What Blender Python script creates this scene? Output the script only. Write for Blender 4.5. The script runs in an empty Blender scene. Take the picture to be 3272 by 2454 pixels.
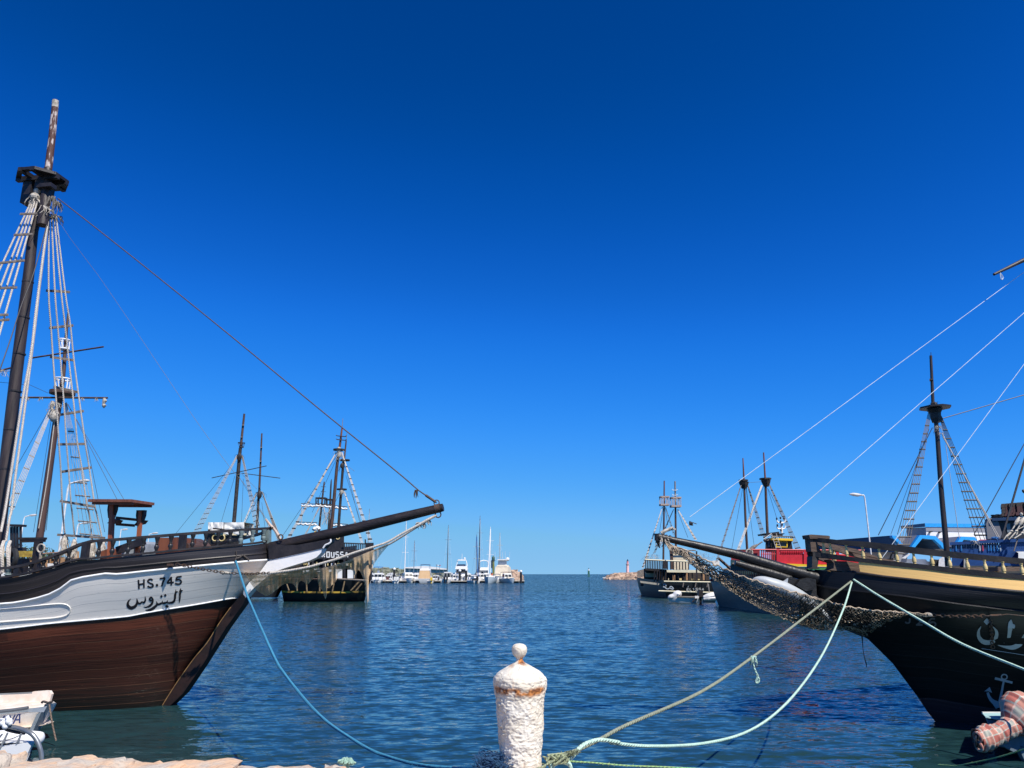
import bpy, math, random
from mathutils import Vector as V, noise as N
from math import sin, cos, tan, pi, radians, sqrt, exp
random.seed(7)
SC = bpy.context.scene
COL = SC.collection
# ---------------------------------------------------------------- camera
FX, CX, CY, HC = 2425.0, 1636.0, 1227.0, 2.6
TH = radians(14.06)
cd = bpy.data.cameras.new('camera'); cam = bpy.data.objects.new('camera', cd); COL.objects.link(cam)
cam.location = (0, 0, HC); cam.rotation_euler = (radians(90) + TH, 0, 0)
cd.sensor_width = 36.0; cd.lens = FX / 3272 * 36.0; cd.clip_start = .1; cd.clip_end = 30000
SC.camera = cam
# ---------------------------------------------------------------- world and sun
SUN_AZ, SUN_EL = radians(143), radians(52)
wd = bpy.data.worlds.new("World"); SC.world = wd; wd.use_nodes = True
nt = wd.node_tree; nt.nodes.clear()
def wn(t): return nt.nodes.new(t)
sky = wn('ShaderNodeTexSky'); sky.sky_type = 'NISHITA'; sky.sun_disc = False
sky.sun_elevation = SUN_EL; sky.sun_rotation = SUN_AZ
sky.air_density = .7; sky.dust_density = 0; sky.ozone_density = 8; sky.altitude = 2000
sep = wn('ShaderNodeSeparateColor'); com = wn('ShaderNodeCombineColor')
sc1 = wn('ShaderNodeVectorMath'); sc1.operation = 'SCALE'; sc1.inputs['Scale'].default_value = .1
sc2 = wn('ShaderNodeVectorMath'); sc2.operation = 'SCALE'; sc2.inputs['Scale'].default_value = 10
nt.links.new(sky.outputs[0], sc1.inputs[0]); nt.links.new(sc1.outputs[0], sep.inputs[0])
CURV = ([(0, 0), (.032, .0), (.045, .002), (.075, .016), (.137, .066), (.28, .185), (.45, .235), (1, .3)],
        [(0, 0), (.066, .050), (.089, .083), (.11, .118), (.16, .212), (.283, .36), (.5, .50), (.7, .53), (1, .6)],
        [(0, 0), (.166, .268), (.217, .43), (.265, .58), (.37, .82), (.56, .95), (.8, .92), (.85, .86), (1, .86)])
for k in range(3):
    fc = wn('ShaderNodeFloatCurve'); c = fc.mapping.curves[0]
    fc.mapping.extend = 'HORIZONTAL'
    while len(c.points) < len(CURV[k]): c.points.new(.5, .5)
    for p, q in zip(c.points, CURV[k]): p.location = q; p.handle_type = 'AUTO_CLAMPED'
    fc.mapping.update()
    nt.links.new(sep.outputs[k], fc.inputs['Value']); nt.links.new(fc.outputs[0], com.inputs[k])
bg = wn('ShaderNodeBackground'); bg.inputs['Strength'].default_value = .078
nt.links.new(com.outputs[0], sc2.inputs[0]); nt.links.new(sc2.outputs[0], bg.inputs['Color'])
nt.links.new(bg.outputs[0], wn('ShaderNodeOutputWorld').inputs['Surface'])
sl = bpy.data.lights.new('sun', 'SUN'); sl.energy = 5; sl.angle = radians(.5); sl.color = (1, .94, .84)
so = bpy.data.objects.new('sun', sl); COL.objects.link(so)
SDIR = V((sin(SUN_AZ) * cos(SUN_EL), cos(SUN_AZ) * cos(SUN_EL), sin(SUN_EL)))
so.rotation_euler = SDIR.to_track_quat('Z', 'Y').to_euler(); so.location = (30, -30, 60)
SC.view_settings.view_transform = 'Standard'; SC.view_settings.look = 'None'
SC.view_settings.exposure = .36; SC.view_settings.gamma = 1
SC.cycles.max_bounces = 6; SC.cycles.transparent_max_bounces = 12; SC.cycles.caustics_reflective = False
# ---------------------------------------------------------------- picture geometry
CT, ST = cos(TH), sin(TH)
EYE = V((0, 0, HC))
def ray(u, v):
    x = (u - CX) / FX; y = -(v - CY) / FX
    return V((x, CT - y * ST, ST + y * CT))
def px(u, v, Y):                     # the point of the ray at distance Y
    d = ray(u, v); return EYE + d * (Y / d.y)
def pxz(u, v, z=0.0):                # the point of the ray at height z
    d = ray(u, v); return EYE + d * ((z - HC) / d.z)
def dia(w, Y): return w * Y / FX     # metres that w picture units span at distance Y
def zm(x0, y0, w, W):                # reading frames: enlargement coordinates to photograph coordinates
    s = w / W
    return lambda x, y: (x0 + x * s, y0 + y * s)
A1 = zm(0, 250, 400, 1327); A2 = zm(0, 700, 400, 1106); A3 = zm(0, 1200, 400, 1327); A4 = zm(0, 1580, 900, 1708)
A5 = zm(250, 1550, 650, 2212); A6 = zm(700, 1550, 750, 2212); A7 = zm(550, 1280, 350, 1161); A8 = zm(880, 1300, 370, 944)
B1 = zm(1150, 1620, 550, 2212); B2 = zm(1850, 1500, 500, 1803); B3 = zm(2250, 1400, 500, 1659); B4 = zm(2550, 1600, 722, 2212)
B5 = zm(2650, 1900, 622, 1863); B6 = zm(2800, 1050, 472, 1119); B7 = zm(1450, 2000, 600, 2193); B8 = zm(2050, 1680, 700, 2212)
C1 = zm(0, 2180, 420, 2212); C2 = zm(0, 1640, 420, 2212); C3 = zm(380, 1760, 420, 2212); C4 = zm(3040, 1560, 232, 1604)
C5 = zm(2330, 1540, 310, 1978); C6 = zm(960, 1720, 260, 1797); C7 = zm(1560, 2280, 440, 2212); C8 = zm(2980, 2200, 292, 1907)
D1 = zm(1180, 1740, 250, 2212); D2 = zm(1420, 1740, 260, 2212); D3 = zm(1900, 1780, 200, 2212); D4 = zm(2030, 1520, 290, 1173)
D5 = zm(2740, 1650, 360, 2212); D6 = zm(780, 1700, 460, 2212); D7 = zm(3100, 800, 172, 951); D8 = zm(600, 2100, 900, 2212)
DD = zm(0, 0, 3272, 2212)
def L(z, *xy): return [z(xy[i], xy[i + 1]) for i in range(0, len(xy), 2)]
def lerp(a, b, t): return a + (b - a) * t
def smooth(pts, n=8):                # Catmull-Rom through points (tuples or vectors)
    P = [V(p) for p in pts]
    if len(P) < 3: return [P[0].lerp(P[-1], i / n) for i in range(n + 1)]
    P = [P[0] * 2 - P[1]] + P + [P[-1] * 2 - P[-2]]; o = []
    for i in range(1, len(P) - 2):
        a, b, c, d = P[i - 1:i + 3]
        for k in range(n):
            t = k / n
            o.append(.5 * ((2 * b) + (c - a) * t + (2 * a - 5 * b + 4 * c - d) * t * t + (3 * b - a - 3 * c + d) * t ** 3))
    o.append(P[-2]); return o
def interp(tab, x):
    if x <= tab[0][0]: return tab[0][1]
    for (a, b), (c, d) in zip(tab, tab[1:]):
        if x <= c: return b + (d - b) * (x - a) / max(1e-9, c - a)
    return tab[-1][1]
def deep(pix, Y0, Y1, n=8):          # a picture curve as a straight run in depth from Y0 to Y1
    q = smooth(pix, n); cum = [0]
    for a, b in zip(q, q[1:]): cum.append(cum[-1] + (b - a).length)
    return [px(p.x, p.y, 1 / lerp(1 / Y0, 1 / Y1, c / cum[-1])) for p, c in zip(q, cum)]
# ---------------------------------------------------------------- mesh collector
class MB:
    def __init__(s): s.v = []; s.f = []; s.uv = []
    def add(s, vs, fs, uvs=None):
        o = len(s.v); s.v += [V(p) for p in vs]
        for k, f in enumerate(fs):
            s.f.append([i + o for i in f]); s.uv.append(uvs[k] if uvs else None)
        return s
    def hexa(s, P): return s.add(P, [(3, 2, 1, 0), (4, 5, 6, 7), (0, 1, 5, 4), (1, 2, 6, 5), (2, 3, 7, 6), (3, 0, 4, 7)])
    def box(s, c, hx, hy, hz, X=V((1, 0, 0)), Y=V((0, 1, 0)), Z=V((0, 0, 1))):
        c = V(c); a, b, d = V(X) * hx, V(Y) * hy, V(Z) * hz
        return s.hexa([c - a - b - d, c + a - b - d, c + a + b - d, c - a + b - d, c - a - b + d, c + a - b + d, c + a + b + d, c - a + b + d])
    def beam(s, p, q, w, h, up=V((0, 0, 1))):
        p, q = V(p), V(q); d = (q - p); l = d.length; d.normalize()
        x = d.cross(up); x = x.normalized() if x.length > 1e-5 else V((1, 0, 0))
        y = x.cross(d)
        return s.box((p + q) / 2, l / 2, w / 2, h / 2, d, x, y)
    def tube(s, pts, r, n=8, cap=True):
        P = [V(p) for p in pts]; m = len(P)
        R = list(r) if hasattr(r, '__len__') else [r] * m
        if len(R) != m: R = [interp([(k / (len(R) - 1), x) for k, x in enumerate(R)], i / (m - 1)) for i in range(m)]
        T = [(P[min(i + 1, m - 1)] - P[max(i - 1, 0)]).normalized() for i in range(m)]
        a = T[0].cross(V((0, 0, 1)))
        if a.length < .05: a = T[0].cross(V((0, 1, 0)))
        a.normalize(); o = len(s.v); ln = 0; Ls = []
        for i in range(m):
            a = (a - T[i] * a.dot(T[i])); a = a.normalized() if a.length > 1e-6 else V((1, 0, 0))
            b = T[i].cross(a)
            for k in range(n):
                t = 2 * pi * k / n; s.v.append(P[i] + (a * cos(t) + b * sin(t)) * R[i])
            if i: ln += (P[i] - P[i - 1]).length
            Ls.append(ln)
        for i in range(m - 1):
            for k in range(n):
                k2 = (k + 1) % n
                s.f.append([o + i * n + k, o + i * n + k2, o + (i + 1) * n + k2, o + (i + 1) * n + k])
                s.uv.append([(Ls[i], k / n), (Ls[i], (k + 1) / n), (Ls[i + 1], (k + 1) / n), (Ls[i + 1], k / n)])
        if cap:
            s.f.append([o + k for k in range(n)][::-1]); s.uv.append(None)
            s.f.append([o + (m - 1) * n + k for k in range(n)]); s.uv.append(None)
        return s
    def lathe(s, p, q, prof, n=12):   # prof: (fraction along p to q, radius)
        p, q = V(p), V(q)
        return s.tube([p.lerp(q, t) for t, _ in prof], [r for _, r in prof], n)
    def ball(s, c, r, n=10, sq=(1, 1, 1)):
        c = V(c); vs = []; m = max(4, n // 2 + 1)
        for i in range(m + 1):
            a = pi * i / m
            for k in range(n):
                b = 2 * pi * k / n
                vs.append(c + V((sin(a) * cos(b) * r * sq[0], sin(a) * sin(b) * r * sq[1], cos(a) * r * sq[2])))
        return s.add(vs, [(i * n + k, (i + 1) * n + k, (i + 1) * n + (k + 1) % n, i * n + (k + 1) % n) for i in range(m) for k in range(n)])
    def grid(s, rows, uv=None, flip=False):
        n = len(rows[0]); vs = [p for r in rows for p in r]; fs = []; us = []
        for i in range(len(rows) - 1):
            for k in range(n - 1):
                q = [(i, k), (i, k + 1), (i + 1, k + 1), (i + 1, k)]
                if flip: q = q[::-1]
                fs.append([a * n + b for a, b in q]); us.append([uv[a][b] for a, b in q] if uv else None)
        return s.add(vs, fs, us)
    def prism(s, poly, off):          # a flat outline given its thickness
        P = [V(p) for p in poly]; n = len(P); off = V(off)
        nn = V((0, 0, 0))
        for i in range(n): nn += P[i].cross(P[(i + 1) % n])
        if nn.dot(off) < 0: P = P[::-1]
        return s.add([p for p in P] + [p + off for p in P],
                     [list(range(n))[::-1], list(range(n, 2 * n))] + [(i, (i + 1) % n, n + (i + 1) % n, n + i) for i in range(n)])
    def put(s, name, m, parent=None, smooth=False):
        off = base(parent) if parent else V((0, 0, 0))
        me = bpy.data.meshes.new(name); me.from_pydata([p - off for p in s.v], [], s.f)
        if any(u for u in s.uv):
            l = me.uv_layers.new(name='UVMap'); buf = []
            for f, u in zip(s.f, s.uv): buf += [c for q in (u if u else [(0, 0)] * len(f)) for c in q]
            l.data.foreach_set('uv', buf)
        me.materials.append(m)
        if smooth:
            me.polygons.foreach_set('use_smooth', [True] * len(me.polygons))
            if smooth != 2: me.set_sharp_from_angle(angle=radians(40))
        me.update()
        o = bpy.data.objects.new(name, me); COL.objects.link(o)
        if parent: o.parent = parent
        return o
def base(o):
    p = V((0, 0, 0))
    while o: p += o.location; o = o.parent
    return p
def thing(name, loc, label, cat, group=None):
    o = bpy.data.objects.new(name, None); COL.objects.link(o); o.location = loc; o.empty_display_size = .3
    return tag(o, label, cat, group)
def tag(o, label, cat, group=None):
    o['label'] = label; o['category'] = cat
    if group: o['group'] = group
    return o
def struct(o): o['kind'] = 'structure'; return o
# ---------------------------------------------------------------- materials
def mat(name, col, rough=.6, col2=None, scale=6., mix=.5, bump=.15, bscale=None, metal=0., stretch=(1, 1, 1), spec=.4, det=6, planks=0, ramp=(.4, .62)):
    m = bpy.data.materials.new(name); m.use_nodes = True; t = m.node_tree; nn = t.nodes; b = nn['Principled BSDF']
    lk = t.links.new
    tc = nn.new('ShaderNodeTexCoord'); mp = nn.new('ShaderNodeMapping'); mp.inputs['Scale'].default_value = stretch
    lk(tc.outputs['Object'], mp.inputs[0])
    nz = nn.new('ShaderNodeTexNoise'); nz.inputs['Scale'].default_value = scale; nz.inputs['Detail'].default_value = det
    lk(mp.outputs[0], nz.inputs['Vector'])
    if col2 is None: col2 = tuple(c * .6 for c in col)
    rp = nn.new('ShaderNodeMapRange'); rp.inputs[1].default_value = ramp[0]; rp.inputs[2].default_value = ramp[1]
    rp.inputs[4].default_value = mix
    lk(nz.outputs['Fac'], rp.inputs[0])
    mx = nn.new('ShaderNodeMix'); mx.data_type = 'RGBA'; mx.inputs[6].default_value = (*col, 1); mx.inputs[7].default_value = (*col2, 1)
    lk(rp.outputs[0], mx.inputs[0]); lk(mx.outputs[2], b.inputs['Base Color'])
    b.inputs['Roughness'].default_value = rough; b.inputs['Metallic'].default_value = metal
    b.inputs['Specular IOR Level'].default_value = spec
    if bump:
        n2 = nn.new('ShaderNodeTexNoise'); n2.inputs['Scale'].default_value = bscale or scale * 4; n2.inputs['Detail'].default_value = 4
        lk(mp.outputs[0], n2.inputs['Vector'])
        bp = nn.new('ShaderNodeBump'); bp.inputs['Strength'].default_value = bump; bp.inputs['Distance'].default_value = .02
        lk(n2.outputs['Fac'], bp.inputs['Height']); lk(bp.outputs[0], b.inputs['Normal'])
    return m
def plank_mat(name, col, col2, seam, nstrake, rough=.5, gap=.06, knots=.5, bump=.4, spec=.4, vary=.35, topdark=None):
    """painted planking that follows the UV: u metres along, v strakes up"""
    m = bpy.data.materials.new(name); m.use_nodes = True; t = m.node_tree; nn = t.nodes; b = nn['Principled BSDF']; lk = t.links.new
    def mth(op, a, c=None):
        x = nn.new('ShaderNodeMath'); x.operation = op
        for i, q in enumerate((a, c)):
            if q is None: continue
            if isinstance(q, (int, float)): x.inputs[i].default_value = q
            else: lk(q, x.inputs[i])
        return x.outputs[0]
    uv = nn.new('ShaderNodeUVMap'); sx = nn.new('ShaderNodeSeparateXYZ'); lk(uv.outputs[0], sx.inputs[0])
    wob = nn.new('ShaderNodeTexNoise'); wob.inputs['Scale'].default_value = 1.3; lk(uv.outputs[0], wob.inputs['Vector'])
    vv = mth('ADD', mth('MULTIPLY', sx.outputs[1], nstrake), mth('MULTIPLY', wob.outputs['Fac'], .18))
    fr = mth('FRACT', vv); fl = mth('FLOOR', vv)
    brk = nn.new('ShaderNodeTexNoise'); brk.inputs['Scale'].default_value = 2.2; brk.inputs['Detail'].default_value = 3; lk(uv.outputs[0], brk.inputs['Vector'])
    sm = mth('LESS_THAN', mth('MINIMUM', fr, mth('SUBTRACT', 1, fr)), mth('MULTIPLY', brk.outputs['Fac'], gap))
    cb = nn.new('ShaderNodeCombineXYZ'); lk(mth('MULTIPLY', sx.outputs[0], .9), cb.inputs[0]); lk(mth('MULTIPLY', vv, 3.2), cb.inputs[1])
    nz = nn.new('ShaderNodeTexNoise'); nz.inputs['Scale'].default_value = 1.6; nz.inputs['Detail'].default_value = 8; lk(cb.outputs[0], nz.inputs['Vector'])
    wn1 = nn.new('ShaderNodeTexWhiteNoise'); wn1.noise_dimensions = '2D'
    c2 = nn.new('ShaderNodeCombineXYZ'); lk(fl, c2.inputs[0]); lk(mth('FLOOR', mth('ADD', mth('MULTIPLY', sx.outputs[0], .25), mth('MULTIPLY', fl, .37))), c2.inputs[1]); lk(c2.outputs[0], wn1.inputs['Vector'])
    f = mth('ADD', mth('MULTIPLY', nz.outputs['Fac'], 1.3), mth('MULTIPLY', wn1.outputs['Value'], vary))
    rp = nn.new('ShaderNodeMapRange'); rp.inputs[1].default_value = .45; rp.inputs[2].default_value = 1.1; lk(f, rp.inputs[0])
    mx = nn.new('ShaderNodeMix'); mx.data_type = 'RGBA'; mx.inputs[6].default_value = (*col, 1); mx.inputs[7].default_value = (*col2, 1); lk(rp.outputs[0], mx.inputs[0])
    out = mx.outputs[2]
    if topdark:                      # darker towards the water, by height with noise
        tc = nn.new('ShaderNodeTexCoord'); gz = nn.new('ShaderNodeNewGeometry'); s3 = nn.new('ShaderNodeSeparateXYZ'); lk(gz.outputs['Position'], s3.inputs[0])
        r3 = nn.new('ShaderNodeMapRange'); r3.inputs[1].default_value = topdark[0]; r3.inputs[2].default_value = topdark[1]; r3.inputs[3].default_value = 1; r3.inputs[4].default_value = 0
        lk(mth('ADD', s3.outputs[2], mth('MULTIPLY', mth('SUBTRACT', nz.outputs['Fac'], .5), topdark[3])), r3.inputs[0])
        m3 = nn.new('ShaderNodeMix'); m3.data_type = 'RGBA'; lk(r3.outputs[0], m3.inputs[0]); lk(out, m3.inputs[6]); m3.inputs[7].default_value = (*topdark[2], 1); out = m3.outputs[2]
    if knots:
        vo = nn.new('ShaderNodeTexVoronoi'); vo.inputs['Scale'].default_value = 1; c3 = nn.new('ShaderNodeCombineXYZ')
        lk(mth('MULTIPLY', sx.outputs[0], 4), c3.inputs[0]); lk(mth('MULTIPLY', vv, 2), c3.inputs[1]); lk(c3.outputs[0], vo.inputs['Vector'])
        k = mth('MULTIPLY', mth('LESS_THAN', vo.outputs['Distance'], .085), knots)
        m4 = nn.new('ShaderNodeMix'); m4.data_type = 'RGBA'; lk(k, m4.inputs[0]); lk(out, m4.inputs[6]); m4.inputs[7].default_value = (*seam, 1); out = m4.outputs[2]
    m2 = nn.new('ShaderNodeMix'); m2.data_type = 'RGBA'; lk(mth('MULTIPLY', sm, mth('ADD', .35, nz.outputs['Fac'])), m2.inputs[0]); lk(out, m2.inputs[6]); m2.inputs[7].default_value = (*seam, 1)
    lk(m2.outputs[2], b.inputs['Base Color'])
    b.inputs['Roughness'].default_value = rough; b.inputs['Specular IOR Level'].default_value = spec
    bp = nn.new('ShaderNodeBump'); bp.inputs['Strength'].default_value = bump; bp.inputs['Distance'].default_value = .02
    lk(mth('ADD', mth('MULTIPLY', sm, -1), mth('MULTIPLY', nz.outputs['Fac'], .5)), bp.inputs['Height']); lk(bp.outputs[0], b.inputs['Normal'])
    return m
def rope_mat(name, col, col2=None, pitch=.05):
    m = mat(name, col, .85, col2, 30, .6, 0); t = m.node_tree; nn = t.nodes; lk = t.links.new; b = nn['Principled BSDF']
    uv = nn.new('ShaderNodeUVMap'); sx = nn.new('ShaderNodeSeparateXYZ'); lk(uv.outputs[0], sx.inputs[0])
    a = nn.new('ShaderNodeMath'); a.operation = 'MULTIPLY_ADD'; a.inputs[1].default_value = 1 / pitch
    c = nn.new('ShaderNodeMath'); c.operation = 'MULTIPLY'; c.inputs[1].default_value = 3
    lk(sx.outputs[1], c.inputs[0]); lk(sx.outputs[0], a.inputs[0]); lk(c.outputs[0], a.inputs[2])
    w = nn.new('ShaderNodeMath'); w.operation = 'PINGPONG'; w.inputs[1].default_value = .5; lk(a.outputs[0], w.inputs[0])
    bp = nn.new('ShaderNodeBump'); bp.inputs['Strength'].default_value = .9; bp.inputs['Distance'].default_value = .012
    lk(w.outputs[0], bp.inputs['Height']); lk(bp.outputs[0], b.inputs['Normal'])
    return m
def net_mat(name, col, cell=.03, wire=.32):
    """open netting: the holes between the twines are holes"""
    m = mat(name, col, .9, tuple(c * .55 for c in col), 3, .7, 0); t = m.node_tree; nn = t.nodes; lk = t.links.new
    uv = nn.new('ShaderNodeUVMap'); br = nn.new('ShaderNodeSeparateXYZ'); lk(uv.outputs[0], br.inputs[0]); o = []
    for i in (0, 1):
        d = nn.new('ShaderNodeMath'); d.operation = 'MULTIPLY'; d.inputs[1].default_value = 1 / cell; lk(br.outputs[i], d.inputs[0])
        f = nn.new('ShaderNodeMath'); f.operation = 'FRACT'; lk(d.outputs[0], f.inputs[0])
        l = nn.new('ShaderNodeMath'); l.operation = 'LESS_THAN'; l.inputs[1].default_value = wire; lk(f.outputs[0], l.inputs[0]); o.append(l)
    mx = nn.new('ShaderNodeMath'); mx.operation = 'MAXIMUM'; lk(o[0].outputs[0], mx.inputs[0]); lk(o[1].outputs[0], mx.inputs[1])
    lk(mx.outputs[0], nn['Principled BSDF'].inputs['Alpha'])
    return m
M_black = mat('black_paint', (.014, .012, .014), .5, (.032, .027, .028), 5, .8, .25)
M_blackwood = mat('black_wood', (.016, .013, .012), .6, (.045, .036, .032), 4, .8, .35, stretch=(1, 1, 1))
M_white = mat('white_paint', (.74, .75, .76), .55, (.60, .62, .64), 3, .8, .15)
M_boatwhite = mat('gelcoat_white', (.78, .78, .77), .35, (.66, .65, .62), 2, .6, 0)
M_cream = mat('cream_paint', (.72, .62, .40), .6, (.60, .50, .30), 4, .8, .1)
M_rope = rope_mat('pale_rope', (.55, .50, .44), (.30, .27, .23))
M_ropedark = rope_mat('tarred_rope', (.07, .06, .055))
M_wire = mat('wire', (.035, .033, .035), .5, bump=0)
M_wirewhite = mat('white_line', (.62, .70, .76), .5, bump=0)
M_wood = mat('grey_batten', (.24, .20, .17), .8, (.12, .10, .085), 12, .9, .3)
M_brown = mat('red_brown_wood', (.20, .065, .028), .55, (.09, .03, .016), 5, .8, .3, stretch=(1, 1, .25))
M_darkbrown = mat('dark_brown_wood', (.055, .030, .022), .6, (.10, .058, .042), 6, .7, .3, stretch=(1, 1, .3))
M_orange = mat('orange_planks', (.42, .24, .12), .7, (.28, .15, .075), 5, .8, .3)
M_iron = mat('rusty_iron', (.055, .042, .036), .7, (.11, .055, .03), 14, .8, .4)
M_gold = mat('gold_paint', (.66, .52, .24), .5, (.48, .35, .14), 10, .7, .15)
M_glass = mat('dark_glass', (.02, .025, .03), .12, bump=0)
M_yellow = mat('yellow_paint', (.80, .52, .03), .5, (.62, .38, .02), 5, .6, .1)
M_red = mat('red_paint', (.52, .02, .035), .5, (.40, .015, .025), 4, .6, .1)
M_tarp = mat('white_tarpaulin', (.74, .73, .70), .8, (.60, .58, .54), 3, .7, .5, bscale=4)
M_tealgrey = mat('grey_green_paint', (.16, .21, .21), .6, (.10, .14, .14), 8, .7, .15)
M_rag = mat('frayed_rope', (.50, .46, .40), .95, (.26, .23, .19), 14, .9, .8)
# ---------------------------------------------------------------- ship frames and hulls
class Frame:
    def __init__(s, o, ang, side):   # o: stem at the water; ang: bearing of aft; side: +1/-1 picks the side that faces the quay
        s.o = V((o[0], o[1], 0)); s.a = V((cos(ang), sin(ang), 0)); s.b = V((sin(ang), -cos(ang), 0)) * side
    def P(s, q, b, z): return s.o + s.a * q + s.b * b + V((0, 0, z))
    def on(s, u, v, b=0.):
        d = ray(u, v); e = EYE - s.o; t = (b - e.dot(s.b)) / d.dot(s.b); p = e + d * t
        return p.dot(s.a), p.z
    def pt(s, uv, b=0.): q, z = s.on(uv[0], uv[1], b); return s.P(q, b, z)
class Hull(Frame):
    def setup(s, stem, B, Lc, T, pw=.62):  # stem: picture points from the water up
        s.st = sorted([(z, q) for q, z in (s.on(u, v, 0) for u, v in stem)]); s.B = B; s.Lc = Lc; s.T = T; s.pw = pw
        z0, q0 = s.st[0]; s.st = [(-.8, q0 + .8)] + s.st
        return s
    def s0(s, z): return interp(s.st, z)
    def half(s, q, z):
        t = (q - s.s0(z)) / interp(s.Lc, z)
        if t <= 0: return 0.
        t = min(t, 1.); b = interp(s.B, z) * sin(pi / 2 * t) ** s.pw
        back = max(0., (q - s.T * .6) / (s.T * .4)); return b * (1 - .3 * back * back)
    def hit(s, u, v):
        b = .3
        for _ in range(40):
            q, z = s.on(u, v, b); b = lerp(b, s.half(q, z), .5)
        return q, z, b
    def hitP(s, uv, off=0.):
        q, z, b = s.hit(*uv); return s.P(q, b + off, z)
    def row(s, pix, n=8):
        r = sorted((q, z) for q, z, b in (s.hit(p.x, p.y) for p in smooth(pix, n)))
        o = [r[0]]
        for x in r[1:]:
            if x[0] > o[-1][0] + .02: o.append(x)
        return o
    def rz(s, row, q):
        if callable(row): return row(q)
        if q > row[-1][0]:           # beyond the picture: sheer runs on and rises to the stern
            e = q - row[-1][0]; return row[-1][1] + .004 * e * e
        return interp(row, q)
    def line(s, row, off=0., q0=None, q1=None, n=60, dz=0.):
        z = s.rz(row, -99) if not callable(row) else row(-99)
        if q0 is None:
            q0 = s.s0(z)
            for _ in range(6): q0 = s.s0(s.rz(row, q0))
        q1 = s.T if q1 is None else q1
        o = []
        for i in range(n + 1):
            q = lerp(q0, q1, (i / n) ** 1.6); z = s.rz(row, q) + dz; o.append(s.P(q, s.half(q, z) + off, z))
        return o
    def skin(s, lo, hi, name, m, parent, nr=6, nc=70, flare=0., q0=None, both=True):
        rows = []; uvs = []
        for j in range(nr + 1):
            f = j / nr; r = []; w = []
            zf = lambda q: lerp(s.rz(lo, q), s.rz(hi, q), f)
            a = 0.
            for _ in range(12): a = s.s0(zf(a))
            if q0 is not None: a = max(a, q0)
            for i in range(nc + 1):
                q = lerp(a, s.T, (i / nc) ** 1.7); z = zf(q); r.append((q, s.half(q, z), z)); w.append((q, f))
            rows.append(r); uvs.append(w)
        mb = MB()
        mb.grid([[s.P(q, b, z) for q, b, z in r] for r in rows], uvs, flip=s.b.cross(s.a).z > 0)
        if both: mb.grid([[s.P(q, -b, z) for q, b, z in r] for r in rows], uvs, flip=s.b.cross(s.a).z < 0)
        mb.grid([[s.P(r[-1][0], r[-1][1] * (1 - 2 * k / 6), r[-1][2]) for k in range(7)] for r in rows])
        return mb.put(name, m, parent, smooth=2)
    def slab(s, pix, half, name, m, parent, smooth=False):   # a flat timber on the centre line
        P = [s.pt(p, half) for p in pix]; return MB().prism(P, s.b * (-2 * half)).put(name, m, parent)
    def stroke(s, mb, pix, w, off=.006, n=6, taper=None):      # a painted brush stroke lying on the planking
        q = smooth([V((p[0], p[1], 0)) for p in pix], n); m = len(q); A = []; Bq = []
        for i, p in enumerate(q):
            t = q[min(i + 1, m - 1)] - q[max(i - 1, 0)]; t = t.normalized() if t.length > 1e-6 else V((1, 0, 0))
            k = w if taper is None else interp([(j / (len(taper) - 1), x) for j, x in enumerate(taper)], i / (m - 1))
            nn = V((-t.y, t.x, 0)) * k / 2
            A.append(s.hitP((p.x + nn.x, p.y + nn.y), off)); Bq.append(s.hitP((p.x - nn.x, p.y - nn.y), off))
        mid = [(a + c) / 2 for a, c in zip(A, Bq)]
        mb.grid([A, Bq]); return mb
def rope(mb, pts, r, n=6): return mb.tube(pts, r, n)
def baluster(p, q, r, m, parent, name='baluster', n=10):
    return MB().lathe(p, q, [(0, r * 1.0), (.08, r * 1.0), (.10, r * .62), (.16, r * .62), (.3, r * 1.05), (.42, r * .95), (.5, r * .55), (.54, r * .85), (.58, r * .55), (.72, r * .7), (.9, r * 1.05), (1, r * 1.1)], n).put(name, m, parent, True)
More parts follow.
